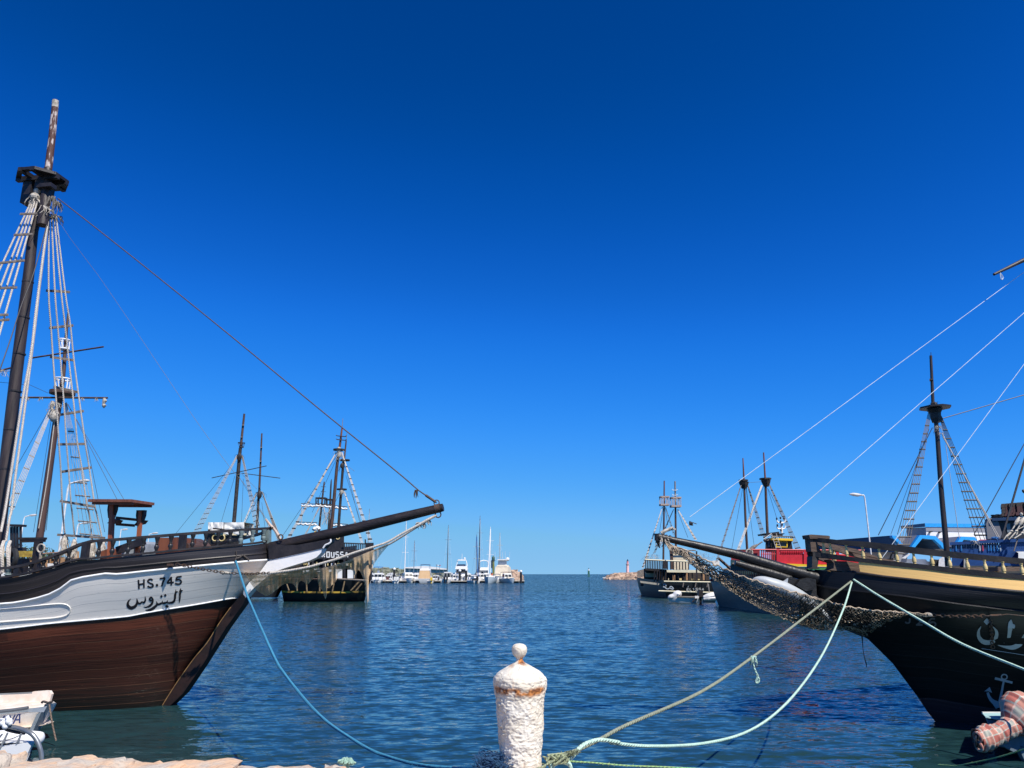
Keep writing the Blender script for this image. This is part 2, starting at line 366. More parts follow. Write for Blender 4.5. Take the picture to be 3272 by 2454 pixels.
# ================================================================ water and ground
import numpy as np
def make_water():
    rows, cols = 640, 420
    Ys = [-6, -2, 2, 5]; y = 8.0
    while y < 420 and len(Ys) < rows: Ys.append(y); y *= 1.0066
    while y < 16000: Ys.append(y); y *= 1.08
    Y = np.array(Ys); t = np.linspace(-1, 1, cols)
    half = 14 + np.abs(Y) * .95
    X = t[None, :] * half[:, None]; YY = np.repeat(Y[:, None], cols, 1)
    rng = np.random.default_rng(3); Z = np.zeros_like(X)
    sp = np.maximum(2 * half / cols, np.gradient(Y))[:, None]
    for i in range(64):
        lam = .22 * 1.05 ** i * rng.uniform(.9, 1.1)
        if lam > 3: lam = rng.uniform(.3, 1.1)
        ang = radians(96) + rng.normal(0, .42); k = 2 * pi / lam
        amp = .0036 * lam ** .8 * rng.uniform(.4, 1.1)
        if lam > .6: amp *= .4
        fade = np.clip((lam / sp - 2.5) / 3, 0, 1)
        Z += amp * fade * np.sin(k * (X * cos(ang) + YY * sin(ang)) + rng.uniform(0, 6.28))
    patch = .75 + .35 * np.sin(X * .11 + 1.3) * np.sin(YY * .07 + .4)
    Z *= patch
    n, c = Z.shape
    co = np.stack([X, YY, Z], -1).reshape(-1, 3)
    idx = np.arange(n * c).reshape(n, c)
    q = np.stack([idx[:-1, :-1], idx[:-1, 1:], idx[1:, 1:], idx[1:, :-1]], -1).reshape(-1, 4)
    me = bpy.data.meshes.new('water'); me.vertices.add(n * c); me.vertices.foreach_set('co', co.ravel())
    me.loops.add(q.size); me.loops.foreach_set('vertex_index', q.ravel().astype(np.int32))
    me.polygons.add(len(q)); me.polygons.foreach_set('loop_start', np.arange(0, q.size, 4, dtype=np.int32))
    me.polygons.foreach_set('use_smooth', np.ones(len(q), bool)); me.update(); me.validate()
    m = bpy.data.materials.new('sea_water'); m.use_nodes = True; t = m.node_tree; nn = t.nodes; b = nn['Principled BSDF']; lk = t.links.new
    tc = nn.new('ShaderNodeTexCoord')
    nz = nn.new('ShaderNodeTexNoise'); nz.inputs['Scale'].default_value = .06; nz.inputs['Detail'].default_value = 3; lk(tc.outputs['Object'], nz.inputs['Vector'])
    mx = nn.new('ShaderNodeMix'); mx.data_type = 'RGBA'; mx.inputs[6].default_value = (.010, .035, .043, 1); mx.inputs[7].default_value = (.014, .043, .047, 1)
    lk(nz.outputs['Fac'], mx.inputs[0]); lk(mx.outputs[2], b.inputs['Base Color'])
    b.inputs['Roughness'].default_value = .06; b.inputs['IOR'].default_value = 1.333; b.inputs['Specular IOR Level'].default_value = .42
    mp = nn.new('ShaderNodeMapping'); mp.inputs['Scale'].default_value = (.55, 1.5, 1); lk(tc.outputs['Object'], mp.inputs[0])
    sy = nn.new('ShaderNodeSeparateXYZ'); lk(tc.outputs['Object'], sy.inputs[0])
    gust = nn.new('ShaderNodeMapRange'); gust.inputs[1].default_value = 16; gust.inputs[2].default_value = 140; gust.inputs[3].default_value = 1.0; gust.inputs[4].default_value = 3.4; lk(sy.outputs[1], gust.inputs[0])
    mg = nn.new('ShaderNodeMapping'); mg.inputs['Scale'].default_value = (.012, .075, 1); lk(tc.outputs['Object'], mg.inputs[0])
    ng = nn.new('ShaderNodeTexNoise'); ng.inputs['Scale'].default_value = 1; ng.inputs['Detail'].default_value = 4; lk(mg.outputs[0], ng.inputs['Vector'])
    rg = nn.new('ShaderNodeMapRange'); rg.inputs[1].default_value = .3; rg.inputs[2].default_value = .7; rg.inputs[3].default_value = .7; rg.inputs[4].default_value = 1.35; lk(ng.outputs['Fac'], rg.inputs[0])
    gm = nn.new('ShaderNodeMath'); gm.operation = 'MULTIPLY'; lk(gust.outputs[0], gm.inputs[0]); lk(rg.outputs[0], gm.inputs[1]); gust = gm
    geo = nn.new('ShaderNodeNewGeometry'); acc = geo.outputs['Normal']   # wavelets tilt the surface normal
    for sc_, kx, ky in ((1.6, .08, .17), (5.5, .14, .58), (17., .09, .24)):
        n2 = nn.new('ShaderNodeTexNoise'); n2.inputs['Scale'].default_value = sc_; n2.inputs['Detail'].default_value = 2; lk(mp.outputs[0], n2.inputs['Vector'])
        v1 = nn.new('ShaderNodeVectorMath'); v1.operation = 'SUBTRACT'; v1.inputs[1].default_value = (.5, .5, .5); lk(n2.outputs['Color'], v1.inputs[0])
        v2 = nn.new('ShaderNodeVectorMath'); v2.operation = 'MULTIPLY'; v2.inputs[1].default_value = (kx, ky, 0); lk(v1.outputs[0], v2.inputs[0])
        v5 = nn.new('ShaderNodeVectorMath'); v5.operation = 'SCALE'; lk(v2.outputs[0], v5.inputs[0]); lk(gust.outputs[0], v5.inputs['Scale']); v3 = nn.new('ShaderNodeVectorMath'); v3.operation = 'ADD'; lk(acc, v3.inputs[0]); lk(v5.outputs[0], v3.inputs[1]); acc = v3.outputs[0]
    ls_ = nn.new('ShaderNodeMath'); ls_.operation = 'MULTIPLY_ADD'; ls_.inputs[1].default_value = -.062; ls_.inputs[2].default_value = .03; lk(gust.outputs[0], ls_.inputs[0])
    cl = nn.new('ShaderNodeCombineXYZ'); lk(ls_.outputs[0], cl.inputs[1])     # added lean towards the quay, so far water mirrors higher, darker sky
    v6 = nn.new('ShaderNodeVectorMath'); v6.operation = 'ADD'; lk(acc, v6.inputs[0]); lk(cl.outputs[0], v6.inputs[1]); acc = v6.outputs[0]
    v4 = nn.new('ShaderNodeVectorMath'); v4.operation = 'NORMALIZE'; lk(acc, v4.inputs[0]); lk(v4.outputs[0], b.inputs['Normal'])
    me.materials.append(m)
    o = bpy.data.objects.new('water', me); COL.objects.link(o); struct(o)
make_water()
# ================================================================ white and brown ship moored nearest, bow to the right
_o = pxz(543, 2252)
LS = Hull((_o.x, _o.y), radians(180 - 8), -1)
if LS.b.y > 0: LS.b = -LS.b
LS.setup([(543, 2252)] + L(A4, 1100, 1090, 1250, 900, 1400, 680) + [(780, 1887), (797, 1863), (830, 1831), (859, 1794), (859, 1733)],
         [(-.5, 1.5), (0, 2.0), (1.2, 2.5), (2.5, 2.75), (3.5, 2.8)], [(0, 7.5), (1.5, 6.5), (2.4, 6.2), (3.3, 7.0)], 21.)
M_hullbrown = plank_mat('oiled_brown_planking', (.17, .047, .025), (.062, .020, .014), (.13, .062, .032), 13, .42, .055, .45, .5, topdark=(.1, 1.25, (.016, .012, .010), 1.8))
M_hullwhite = plank_mat('white_painted_planking', (.88, .84, .77), (.77, .73, .67), (.34, .34, .34), 5, .5, .035, .25, .16, vary=.2)
M_hullblack = plank_mat('black_painted_planking', (.012, .0105, .013), (.026, .022, .024), (.07, .065, .07), 4, .42, .03, .12, .18)
M_kneewhite = mat('white_knee_paint', (.78, .79, .79), .5, (.70, .71, .71), 3, .6, .2)
ls = thing('pirate_ship', LS.P(0, 0, 0), 'black and white galleon with oiled brown lower hull and black Arabic name on bow', 'ship', 'galleon style excursion ships')
r1 = LS.row(L(C3, 1880, 937, 1390, 985, 1040, 1035, 700, 1090, 380, 1130, 100, 1172) + L(A4, 330, 797, 160, 819, 0, 838, -300, 872))
r2 = LS.row(L(C3, 2085, 792, 1900, 800, 1780, 820, 1320, 903, 1000, 955, 700, 1003, 380, 1060, 100, 1110) + L(A4, 330, 780, 160, 800, 0, 818, -300, 850))
r3 = LS.row([(859, 1789)] + L(C3, 2212, 172, 1965, 197, 1600, 230, 1200, 268, 900, 298, 560, 332, 200, 372, 0, 395) + L(A4, 640, 480, 560, 493, 455, 512, 410, 538, 370, 570, 300, 606, 200, 635, 100, 655, 0, 664, -300, 680))
r4 = LS.row([(859, 1733)] + L(A5, 1900, 650, 1700, 668, 1450, 690, 1200, 712, 950, 738, 700, 762, 300, 798, 60, 825) + L(C2, 1450, 783, 1300, 800, 1230, 815, 1120, 855, 1000, 900, 820, 945, 640, 993, 420, 1045, 200, 1085, 0, 1112, -600, 1150))
r5 = LS.row(L(A5, 2095, 480, 1800, 498, 1400, 524, 820, 570, 400, 605, 160, 620) + L(C2, 1420, 498, 1240, 580, 1000, 690, 820, 755, 640, 820, 520, 860, 400, 888, 290, 920, 180, 938, 0, 948, -600, 960))
LS.skin(lambda q: -.6, r1, 'lower_hull', M_hullbrown, ls, 9)
LS.skin(r1, r2, 'black_band', M_black, ls, 2)
LS.skin(r2, r3, 'white_topside', M_hullwhite, ls, 5)
LS.skin(r3, r4, 'bulwark', M_hullblack, ls, 4)
mb = MB()
for r, w in ((r3, .02), (r2, .012)): mb.tube(LS.line(r, .012, n=90), w, 8)
mb.put('white_moulding', M_kneewhite, ls, True)
mb = MB(); rm = lambda q: lerp(LS.rz(r3, q), LS.rz(r4, q), .40)
mb.tube(LS.line(rm, .008, n=90), .016, 6); mb.put('bulwark_strake', M_hullblack, ls, True)
mb = MB(); P = LS.line(r4, -.05, n=90, dz=.012)
Q = LS.line(r4, .05, n=90, dz=.012); up = V((0, 0, .035))
mb.grid([P, [p + up for p in P], [p + up for p in Q], Q]); mb.put('capping', M_black, ls)
# deck
def ls_deck(q): return min(LS.rz(r4, q) - .45, 2.7)
mb = MB(); rows = []
for i in range(40):
    q = lerp(.2, 20.9, i / 39); z = ls_deck(q); h = max(.02, LS.half(q, z) - .02); rows.append([LS.P(q, h * (1 - 2 * k / 6), z + .06 * (1 - (1 - k / 3) ** 2)) for k in range(7)])
mb.grid(rows); mb.put('deck', M_wood, ls)
# stem, knee and beak head
M_stem = mat('worn_brown_stem', (.026, .012, .009), .6, (.014, .008, .007), 5, .8, .3)
LS.slab(L(A4, 985, 1282, 1110, 1085, 1255, 895, 1400, 680, 1470, 600, 1490, 628, 1470, 670, 1372, 805, 1226, 1035, 1110, 1205, 1030, 1282), .12, 'stem_post', M_stem, ls)
mb = MB(); mb.tube([LS.pt((p.x, p.y), .128) for p in smooth(L(A4, 985, 1278, 1040, 1190, 1100, 1100, 1180, 990, 1255, 900, 1330, 780, 1398, 685), 5)], .008, 5)
mb.put('caulked_seam', mat('tan_caulking', (.42, .25, .10), .8, (.2, .1, .05), 9, .8), ls)
LS.slab(L(D6, -10, 905, -15, 1015, 20, 1010, 70, 945, 150, 858, 300, 735, 400, 655, 500, 600, 640, 548, 800, 500, 1000, 440, 1110, 390, 1180, 320, 1208, 250, 1100, 270, 900, 320, 650, 375, 420, 425, 360, 455, 240, 620, 80, 770), .11, 'knee', M_kneewhite, ls)
LS.slab(L(D6, 370, 200, 380, 425, 650, 372, 900, 318, 1110, 268, 1212, 246, 1250, 200, 1320, 150, 1325, 105, 1240, 120, 1000, 165, 800, 200), .13, 'beak_head', M_black, ls)
mb = MB(); mb.tube([LS.pt(p, .135) for p in smooth(L(D6, 1215, 246, 1250, 200, 1300, 178, 1330, 150, 1328, 108), 5)], .018, 6); mb.put('beak_moulding', M_kneewhite, ls, True)
# bowsprit with its iron
BT = LS.pt(A6(2080, 215)); B0 = LS.pt(A6(480, 590))
mb = MB(); pts = [LS.pt(A6(*p)) for p in ((475, 590), (900, 495), (1300, 405), (1700, 308), (2060, 222), (2112, 210))]
mb.tube(pts, [.112, .116, .112, .102, .088, .08], 18); mb.put('bowsprit', mat('tarred_spar', (.013, .010, .011), .5, (.03, .022, .02), 6, .8, .5, stretch=(.4, 3, 3)), ls, True)
d = (pts[-1] - pts[0]).normalized()
mb = MB(); c = LS.pt(A6(2060, 220)); mb.tube([c - d * .05, c + d * .06], .094, 16)
def ring(mb, c, r, t, ax=None, n=16):
    ax = ax or LS.b; x = V((0, 0, 1)); y = ax.cross(x).normalized(); x = y.cross(ax).normalized()
    mb.tube([c + (x * cos(2 * pi * k / n) + y * sin(2 * pi * k / n)) * r for k in range(n + 1)], t, 6)
up_ring = LS.pt(A6(2050, 166)); lo_ring = LS.pt(A6(2064, 278))
ring(mb, up_ring, .055, .012); ring(mb, lo_ring, .06, .013); mb.put('bowsprit_iron', M_iron, ls, True)
# rails and balusters
mb = MB(); P = LS.line(r5, -.11, q0=LS.hit(*A5(2095, 478))[0], n=80); P2 = [p + LS.b * .10 for p in P]; h = V((0, 0, .05))
mb.grid([P, [p + h for p in P], [p + h for p in P2], P2, P]); mb.put('hand_rail', M_black, ls)
fr0 = [LS.P(*(lambda q, z: (q, -max(.05, LS.half(q, z) - .06), z))(q, LS.rz(r5, q))) for q in [lerp(LS.hit(*A5(2095, 478))[0], 20.8, k / 70) for k in range(71)]]
mb = MB(); f2 = [p + LS.b * .1 for p in fr0]; mb.grid([fr0, [p + h for p in fr0], [p + h for p in f2], f2, fr0]); mb.put('hand_rail', M_black, ls)
M_balblack = mat('black_baluster', (.013, .013, .015), .45, (.03, .032, .035), 12, .7, .1)
def ls_bal(uv, m=M_balblack, r=.044, post=False, side=1):
    q, z, b = LS.hit(*uv); z0 = LS.rz(r4, q); z1 = LS.rz(r5, q); b = max(.06, LS.half(q, z0) - .05) * side
    p, t = LS.P(q, b, z0 + .03), LS.P(q, b, z1 + .005)
    if post: MB().beam(p, t, .11, .11, LS.a).put('rail_post', M_black, ls)
    else: baluster(p, t, r, m, ls)
for x in (215, 360, 530, 690, 835, 985, 1220, 1360, 1495, 1625): ls_bal(A5(x, 700))
for x in (1750, 1875, 1995): ls_bal(A5(x, 655), M_tealgrey, .052)
for x, p in ((60, 1), (1103, 1)): ls_bal(A5(x, 750), post=True)
MB().beam(LS.pt(A5(2055, 640)), LS.pt(A5(2055, 490)),   .13, .13, LS.a).put('rail_post', M_tealgrey, ls)
for x, y in ((470, 1030), (680, 985), (895, 920), (1105, 860)): ls_bal(C2(x, y))
ls_bal(C2(85, 1095), M_tealgrey, .06); ls_bal(C2(255, 1070), post=True)
q = LS.hit(*C2(0, 1110))[0] + .55
while q < 20: 
    z0, z1 = LS.rz(r4, q), LS.rz(r5, q); b = LS.half(q, z0) - .05; baluster(LS.P(q, b, z0 + .03), LS.P(q, b, z1), .062, M_balblack, ls, n=8); q += .55
q = .15
while q < 20:
    z0, z1 = LS.rz(r4, q), LS.rz(r5, q); b = max(.08, LS.half(q, z0) - .05); baluster(LS.P(q, -b, z0 + .03), LS.P(q, -b, z1), .06, M_balblack, ls, n=8); q += .62
# masts
MQ = LS.on(*A3(60, 1000), 0)[0]
M_mast = mat('dark_mast_wood', (.022, .016, .016), .5, (.05, .036, .034), 4, .8, .3, stretch=(3, 3, .25))
M_peel = mat('peeling_brown_wood', (.075, .032, .026), .7, (.50, .43, .40), 9, .95, .6, stretch=(1.6, 1.6, .35), ramp=(.53, .6))
foot = LS.pt(A3(0, 1659)); foot.z = 2.2
m1 = [LS.pt(p) for p in (A3(60, 1000), A3(170, 0), A2(252, 500), A2(295, 100), A1(455, 1250), A1(455, 1000))]
m0 = m1[0] + (m1[0] - m1[2]).normalized() * 3.2
MB().tube([m0] + m1, [.155, .142, .132, .122, .112, .10, .095], 16).put('lower_mast', M_mast, ls, True)
MB().tube([LS.pt(A1(448, 1560), .17), LS.pt(A1(470, 1400), .15), LS.pt(A1(505, 1000), .06), LS.pt(A1(508, 960), .05)], [.125, .12, .10, .095], 14).put('mast_heel', M_mast, ls, True)
MB().tube([LS.pt(A1(510, 985), .05), LS.pt(A1(550, 640), .02), LS.pt(A1(582, 310))], [.088, .083, .078], 14).put('topmast', M_peel, ls, True)
MB().tube([LS.pt(A1(582, 312)), LS.pt(A1(588, 238))], [.079, .076], 14).put('mast_cap', M_rag, ls, True)
for k in range(6):
    p = m1[0].lerp(m1[2], k / 5.2); MB().tube([p, p + V((0, 0, .035))], .15 - k * .004, 14).put('shadow_ring', M_black, ls)  # thin black rings stand in for the shadow rings on the mast
# crow's nest
cn = LS.pt(A1(450, 1085)); X, Y = -LS.a, LS.b
mb = MB(); R, w, th = .60, .12, .075
oc = lambda r, z: [cn + (X * cos(pi / 8 + k * pi / 4) + Y * sin(pi / 8 + k * pi / 4)) * r + V((0, 0, z)) for k in range(9)]
mb.grid([oc(R, 0), oc(R, th), oc(R - w, th), oc(R - w, 0), oc(R, 0)])
for s_ in (-.16, .16):
    mb.box(cn + Y * s_ + V((0, 0, -.02)), R * .95, .05, .06, X, Y); mb.box(cn + X * s_ + V((0, 0, .02)), .05, R * .95, .05, X, Y)
for k in range(5): mb.box(cn + X * (.2 + k * .075) + V((0, 0, .05)), .034, .5 - .06 * k, .02, X, Y)
mb.put('top_platform', M_black, ls)
mb = MB(); mb.box(cn + X * -.27 + V((0, 0, -.36)), .12, .16, .30, X, Y); mb.box(cn + X * .1 + V((0, 0, -.2)), .12, .2, .16, X, Y)
mb.box(cn + X * .32 + Y * .2 + V((0, 0, -.3)), .2, .1, .05, X, Y)
mb.put('mast_cheek', M_black, ls)
def tuft(mb, c, r, n, l, seed=0, drop=1., th=.014):
    g = random.Random(seed)
    for k in range(n):
        a = g.uniform(0, 2 * pi); p = c + V((cos(a), sin(a), 0)) * r * g.uniform(.1, 1); e = p + V((cos(a) * r * .8, sin(a) * r * .8, -l * drop)) * g.uniform(.4, 1.1)
        m_ = (p + e) / 2 + V((g.uniform(-1, 1), g.uniform(-1, 1), g.uniform(-1, 1))) * r * .5
        mb.tube(smooth([p, m_, e], 3), [th * g.uniform(.6, 1.2), th * .3], 4)
mb = MB(); c = LS.pt(A1(375, 1260), .18); mb.ball(c, .13, 10, (1, 1, .8)); mb.ball(c + V((.02, 0, .16)), .085, 8); tuft(mb, c, .14, 26, .28, 1); tuft(mb, LS.pt(A1(480, 1370), .2), .13, 20, .25, 2)
mb.tube(smooth([c, LS.pt(A1(480, 1370), .22), LS.pt(A1(560, 1410), .1)], 5), .03, 6)
mb.put('rope_lashing', M_rag, ls)
mb = MB(); tuft(mb, LS.pt(A1(560, 1260), .1), .1, 22, .5, 4); tuft(mb, LS.pt(A1(590, 1460), -.1), .14, 24, .16, 5); tuft(mb, LS.pt(A1(610, 1310), 0), .08, 14, .3, 7); mb.put('rope_lashing', mat('tarred_rag', (.10, .09, .08), .95, (.3, .28, .25), 16, .6), ls)
# shrouds and ratlines
def shroud(pix, b0, b1, r, m, name='shroud', n=6):
    q = smooth(pix, 4); tot = len(q) - 1
    MB().tube([LS.pt((p.x, p.y), lerp(b0, b1, i / tot)) for i, p in enumerate(q)], r, n).put(name, m, ls, True)
tops = ((330, 1310), (352, 1305), (372, 1300), (394, 1310))
for t, e in zip(tops, (A2(-260, 1000), A2(-150, 1000), A2(-75, 1000), A2(0, 1000))):
    a = A1(*t); k = (1800 - a[1]) / (e[1] - a[1]); z = (a[0] + (e[0] - a[0]) * k, 1800)
    P = [LS.pt((lerp(a[0], z[0], i / 12), lerp(a[1], z[1], i / 12)), lerp(.2, 2.6, i / 12)) for i in range(13)]
    MB().tube(P, .021, 7).put('shroud', M_rope, ls, True)
def ratline(a, b, bb, w=.05, m=M_wood):
    p, q = LS.pt(a, bb), LS.pt(b, bb); MB().beam(p, q, .03, w).put('ratline', m, ls)
for z, x0, y0, x1, y1, bb in ((A1, 215, 1440, 392, 1435, .5), (A1, 150, 1662, 340, 1652, .85), (A2, -60, 395, 215, 365, 1.05), (A2, -160, 618, 148, 604, 1.3), (A2, -250, 855, 70, 845, 1.6), (A2, -240, 915, 80, 888, 1.62)):
    ratline(z(x0, y0), z(x1, y1), bb)
R1 = L(A1, 520, 1440) + L(A2, 430, 640, 450, 950, 470, 1260) + L(A3, 600, 330, 625, 730, 645, 1020, 658, 1340) + L(C2, 1058, 20, 1095, 380)
R2 = L(A1, 545, 1440) + L(A2, 485, 640, 510, 950, 535, 1250) + L(A3, 680, 330, 705, 720, 728, 1000, 752, 1345) + L(C2, 1218, 20, 1255, 395)
R3 = L(A1, 570, 1440) + L(A2, 540, 640, 575, 945, 607, 1240) + L(A3, 785, 330, 822, 725, 868, 985, 918, 1370) + L(C2, 1500, 20, 1545, 400)
R4 = L(A1, 592, 1440) + L(A2, 575, 640, 622, 940, 652, 1240) + L(A3, 850, 330, 905, 725, 945, 970, 1005, 1380) + L(C2, 1632, 20, 1715, 405)
for r in (R1, R2, R3, R4): shroud(r, -.1, -2.2, .019, M_rope)
for z, x0, y0, x1, y1, bb in ((A2, 410, 632, 615, 645, -.65), (A2, 436, 962, 645, 940, -.95), (A2, 445, 1218, 648, 1247, -1.15), (A2, 476, 1480, 686, 1530, -1.35), (A3, 600, 422, 885, 376, -1.5),
                              (A3, 615, 730, 908, 725, -1.7), (A3, 643, 1022, 968, 974, -1.85), (A3, 638, 1330, 1012, 1392, -2.0), (C2, 968, 362, 1765, 418, -2.2)):
    ratline(z(x0, y0), z(x1, y1), bb + .03, .06)
for (x, y), l, sd in (((1100, 480), .5, 1), ((1255, 560), .6, 2), ((1550, 560), .6, 3), ((1725, 560), .5, 4)):
    t = LS.pt(C2(x - 5, y - 130), -2.2); e = LS.pt(C2(x + (20 if x > 1500 else -20), y + 170), -2.1); mb = MB()
    mb.tube(smooth([t, t.lerp(e, .25), t.lerp(e, .6) + LS.a * .03, e], 4), [.025, .05, .065, .06, .03], 9)
    g = random.Random(sd)
    for k in range(4): tuft(mb, t.lerp(e, .15 + k * .22), .07, 34, .26, sd * 7 + k, 1., .008)
    mb.put('shroud_lashing', M_rag, ls)
shroud(L(A2, 420, 25, 380, 330, 340, 640, 310, 880, 275, 1180, 190, 1650) + L(A3, 100, 1150, 45, 1480, 8, 1659), .1, 1.2, .026, M_rope, 'halyard')
shroud(L(A2, 424, 25, 384, 330, 345, 640, 318, 880, 282, 1180, 222, 1650) + L(A3, 215, 700, 165, 1060, 120, 1440) + L(C2, 165, 60, 100, 470), .1, 1.0, .024, M_rope, 'halyard')
shroud(L(A2, 415, 45, 360, 260, 280, 530, 190, 760, 100, 1040, 0, 1330, -60, 1500), .15, 2.4, .012, M_wire, 'backstay')
mb = MB()
for k, x in enumerate((35, 140)):
    mb.tube(smooth([LS.pt(C2(x + 30, 470), 1.15), LS.pt(C2(x - 15, 620), 1.25), LS.pt(C2(x, 800), 1.25), LS.pt(C2(x + 5, 1000), 1.2)], 5), .035, 7)
    mb.tube(smooth([LS.pt(C2(x + 20, 500), 1.1), LS.pt(C2(x + 10, 700), 1.2), LS.pt(C2(x - 20, 1020), 1.2)], 5), .03, 7)
mb.put('coiled_line', M_rope, ls, True)
# stays
ST_ = [LS.pt(p) for p in smooth(L(DD, 128, 432, 140, 440, 300, 566, 500, 727, 700, 892, 850, 1013, 905, 1060), 4)]
MB().tube(ST_, .014, 6).put('forestay', M_iron, ls, True)
mb = MB(); a_, b_ = LS.pt(DD(905, 1060)), up_ring; mb.tube([a_, a_.lerp(b_, .35), a_.lerp(b_, .4), a_.lerp(b_, .9), b_], [.012, .014, .028, .026, .012], 7); tuft(mb, LS.pt(A6(1860, 45)), .03, 9, .16, 11); mb.put('stay_tensioner', M_iron, ls, True)
MB().tube([LS.pt(p) for p in smooth(L(A2, 530, 30, 600, 140, 740, 330, 960, 630) + L(A7, 110, 0, 330, 320, 600, 690, 800, 930, 980, 1230, 1120, 1450), 4)], .004, 4).put('inner_stay', M_wire, ls)
# chain and its bracket, guys under the bowsprit
cq, cz, cb = LS.hit(*C3(890, 235)); CH0 = LS.P(cq, cb + .05, cz)
CB = cb + .14
mb = MB(); mb.box(LS.P(cq - .02, cb + .08, cz), .04, .06, .02, LS.a, LS.b); mb.put('chain_plate', M_iron, ls)
def links(mb, pts, ln=.075, r=.008):
    cum = 0; prev = pts[0]; k = 0; tgt = 0
    seg = []; 
    for p in smooth(pts, 12):
        if not seg or (p - seg[-1]).length >= ln * .72: seg.append(p)
    for k in range(len(seg) - 1):
        c = (seg[k] + seg[k + 1]) / 2; d = (seg[k + 1] - seg[k]).normalized(); s_ = d.cross(V((0, 0, 1))).normalized(); o = s_ if k % 2 else s_.cross(d)
        mb.tube([c + d * cos(t) * ln * .56 + o * sin(t) * ln * .33 for t in [2 * pi * j / 10 for j in range(11)]], r, 5, False)
TIP = lo_ring; uT = 1400.
def gb(u, b0, u0): return b0 * (1 - (u - u0) / (uT - u0))
u0 = C3(1000, 0)[0]
chp = [LS.pt(p, max(gb(p[0], CB, u0), LS.hit(*p)[2] + .06)) for p in L(C3, 960, 225, 1090, 245, 1180, 265, 1350, 298, 1500, 325, 1640, 348, 1800, 372)]
mb = MB(); links(mb, chp); mb.put('chain', mat('dark_chain', (.035, .026, .022), .6, (.12, .06, .03), 20, .7, .3), ls, True)
mb = MB(); chq = [LS.pt(p, gb(p[0], CB, u0)) for p in L(D6, 10, 640, 130, 645, 250, 632, 420, 630)]
links(mb, [chp[-1]] + chq, .065, .008); mb.put('chain', M_iron, ls, True)
mb = MB(); tuft(mb, chp[-1], .06, 18, .05, 21, .3); mb.ball(chp[-1], .05, 8, (1.6, 1, .6)); mb.put('rope_lashing', M_rag, ls)
NG = [LS.pt(p, gb(p[0], CB, u0)) for p in smooth(L(D6, 400, 630, 700, 590, 1000, 535, 1200, 478, 1450, 405, 1700, 315, 2000, 225, 2212, 150) + L(A6, 1720, 460, 1880, 375, 1960, 330, 2050, 285), 3)]
MB().tube(NG, [.024] * (len(NG) - 6) + [.028] * 6, 7).put('bowsprit_guy', M_rope, ls, True)
FG = [LS.pt(p, -.6 * gb(p[0], CB, u0)) for p in smooth(L(D6, 480, 655, 800, 650, 1000, 620, 1300, 545, 1500, 490, 1700, 410, 1980, 290, 2212, 195) + L(A6, 1700, 500, 1850, 405, 1960, 340), 3)]
MB().tube(FG, .02, 7).put('bowsprit_guy', M_rope, ls, True)
mb = MB(); tuft(mb, LS.pt(A6(1900, 355)), .08, 26, .12, 31); tuft(mb, LS.pt(A6(1970, 325)), .05, 14, .12, 32); mb.put('rope_lashing', M_rag, ls)
# letters and name
M_ink = mat('black_lettering', (.012, .012, .02), .5, bump=0)
mb = MB(); w = 5.4
for s_ in ((331, 488, 342, 641), (424, 478, 424, 624), (336, 568, 424, 553),
           (572, 497, 540, 478, 500, 492, 492, 522, 525, 545, 565, 560, 578, 590, 545, 612, 502, 606, 490, 590),
           (690, 468, 740, 462, 782, 456), (776, 462, 745, 530, 722, 596), (884, 436, 884, 580), (882, 445, 850, 490, 815, 540), (812, 543, 870, 536, 928, 528),
           (1060, 432, 1010, 438, 972, 444), (974, 446, 964, 500), (962, 500, 1005, 484, 1045, 502, 1048, 538, 1012, 560, 968, 556, 948, 543)):
    LS.stroke(mb, [C3(s_[i], s_[i + 1]) for i in range(0, len(s_), 2)], w)
def dot(mb, z, x, y, r, n=10, h=LS):
    c = h.hitP(z(x, y), .006); mb.add([c] + [h.hitP(z(x + r * cos(2 * pi * k / n), y + r * sin(2 * pi * k / n)), .006) for k in range(n)], [(0, k + 1, (k + 1) % n + 1) for k in range(n)])
dot(mb, C3, 643, 578, 22)
mb.put('registration_number', M_ink, ls)
mb = MB(); s_ = C3(1, 0)[0] - C3(0, 0)[0]
for tp, st in (((7, 40, 34, 30, 10), (1042, 628, 1033, 700, 1028, 790, 1020, 872)), ((4, 30, 4), (1036, 660, 1060, 672, 1082, 668)),
               ((6, 38, 34, 40, 30, 18), (962, 648, 950, 740, 944, 810, 915, 862, 850, 878, 795, 862)), ((4, 30, 4), (952, 680, 975, 692, 998, 686)),
               ((10, 30, 34, 20), (822, 832, 806, 868, 750, 882, 690, 880)), ((10, 26, 34, 18), (738, 838, 722, 880, 670, 900, 630, 896)),
               ((8, 34, 46, 50, 40, 8), (630, 850, 645, 900, 600, 950, 550, 985, 500, 998, 446, 996)),
               ((26, 30, 34, 26, 26), (575, 815, 545, 783, 520, 815, 548, 842, 576, 812)), ((28, 36, 40, 28, 6), (576, 812, 565, 875, 525, 925, 470, 948, 412, 944)),
               ((6, 30, 34, 20, 30, 34, 20), (442, 762, 448, 830, 420, 872, 392, 858, 372, 878, 345, 888, 318, 862)),
               ((10, 34, 46, 60, 56, 40, 24, 6), (302, 800, 312, 860, 280, 930, 215, 962, 168, 940, 152, 890, 170, 840, 205, 806))):
    LS.stroke(mb, [C3(st[i], st[i + 1]) for i in range(0, len(st), 2)], 1, n=7, taper=[x * s_ for x in tp])
for x, y, r in ((718, 766, 26), (782, 748, 26), (812, 934, 32)): dot(mb, C3, x, y, r, 4)
mb.put('ship_name', M_ink, ls)
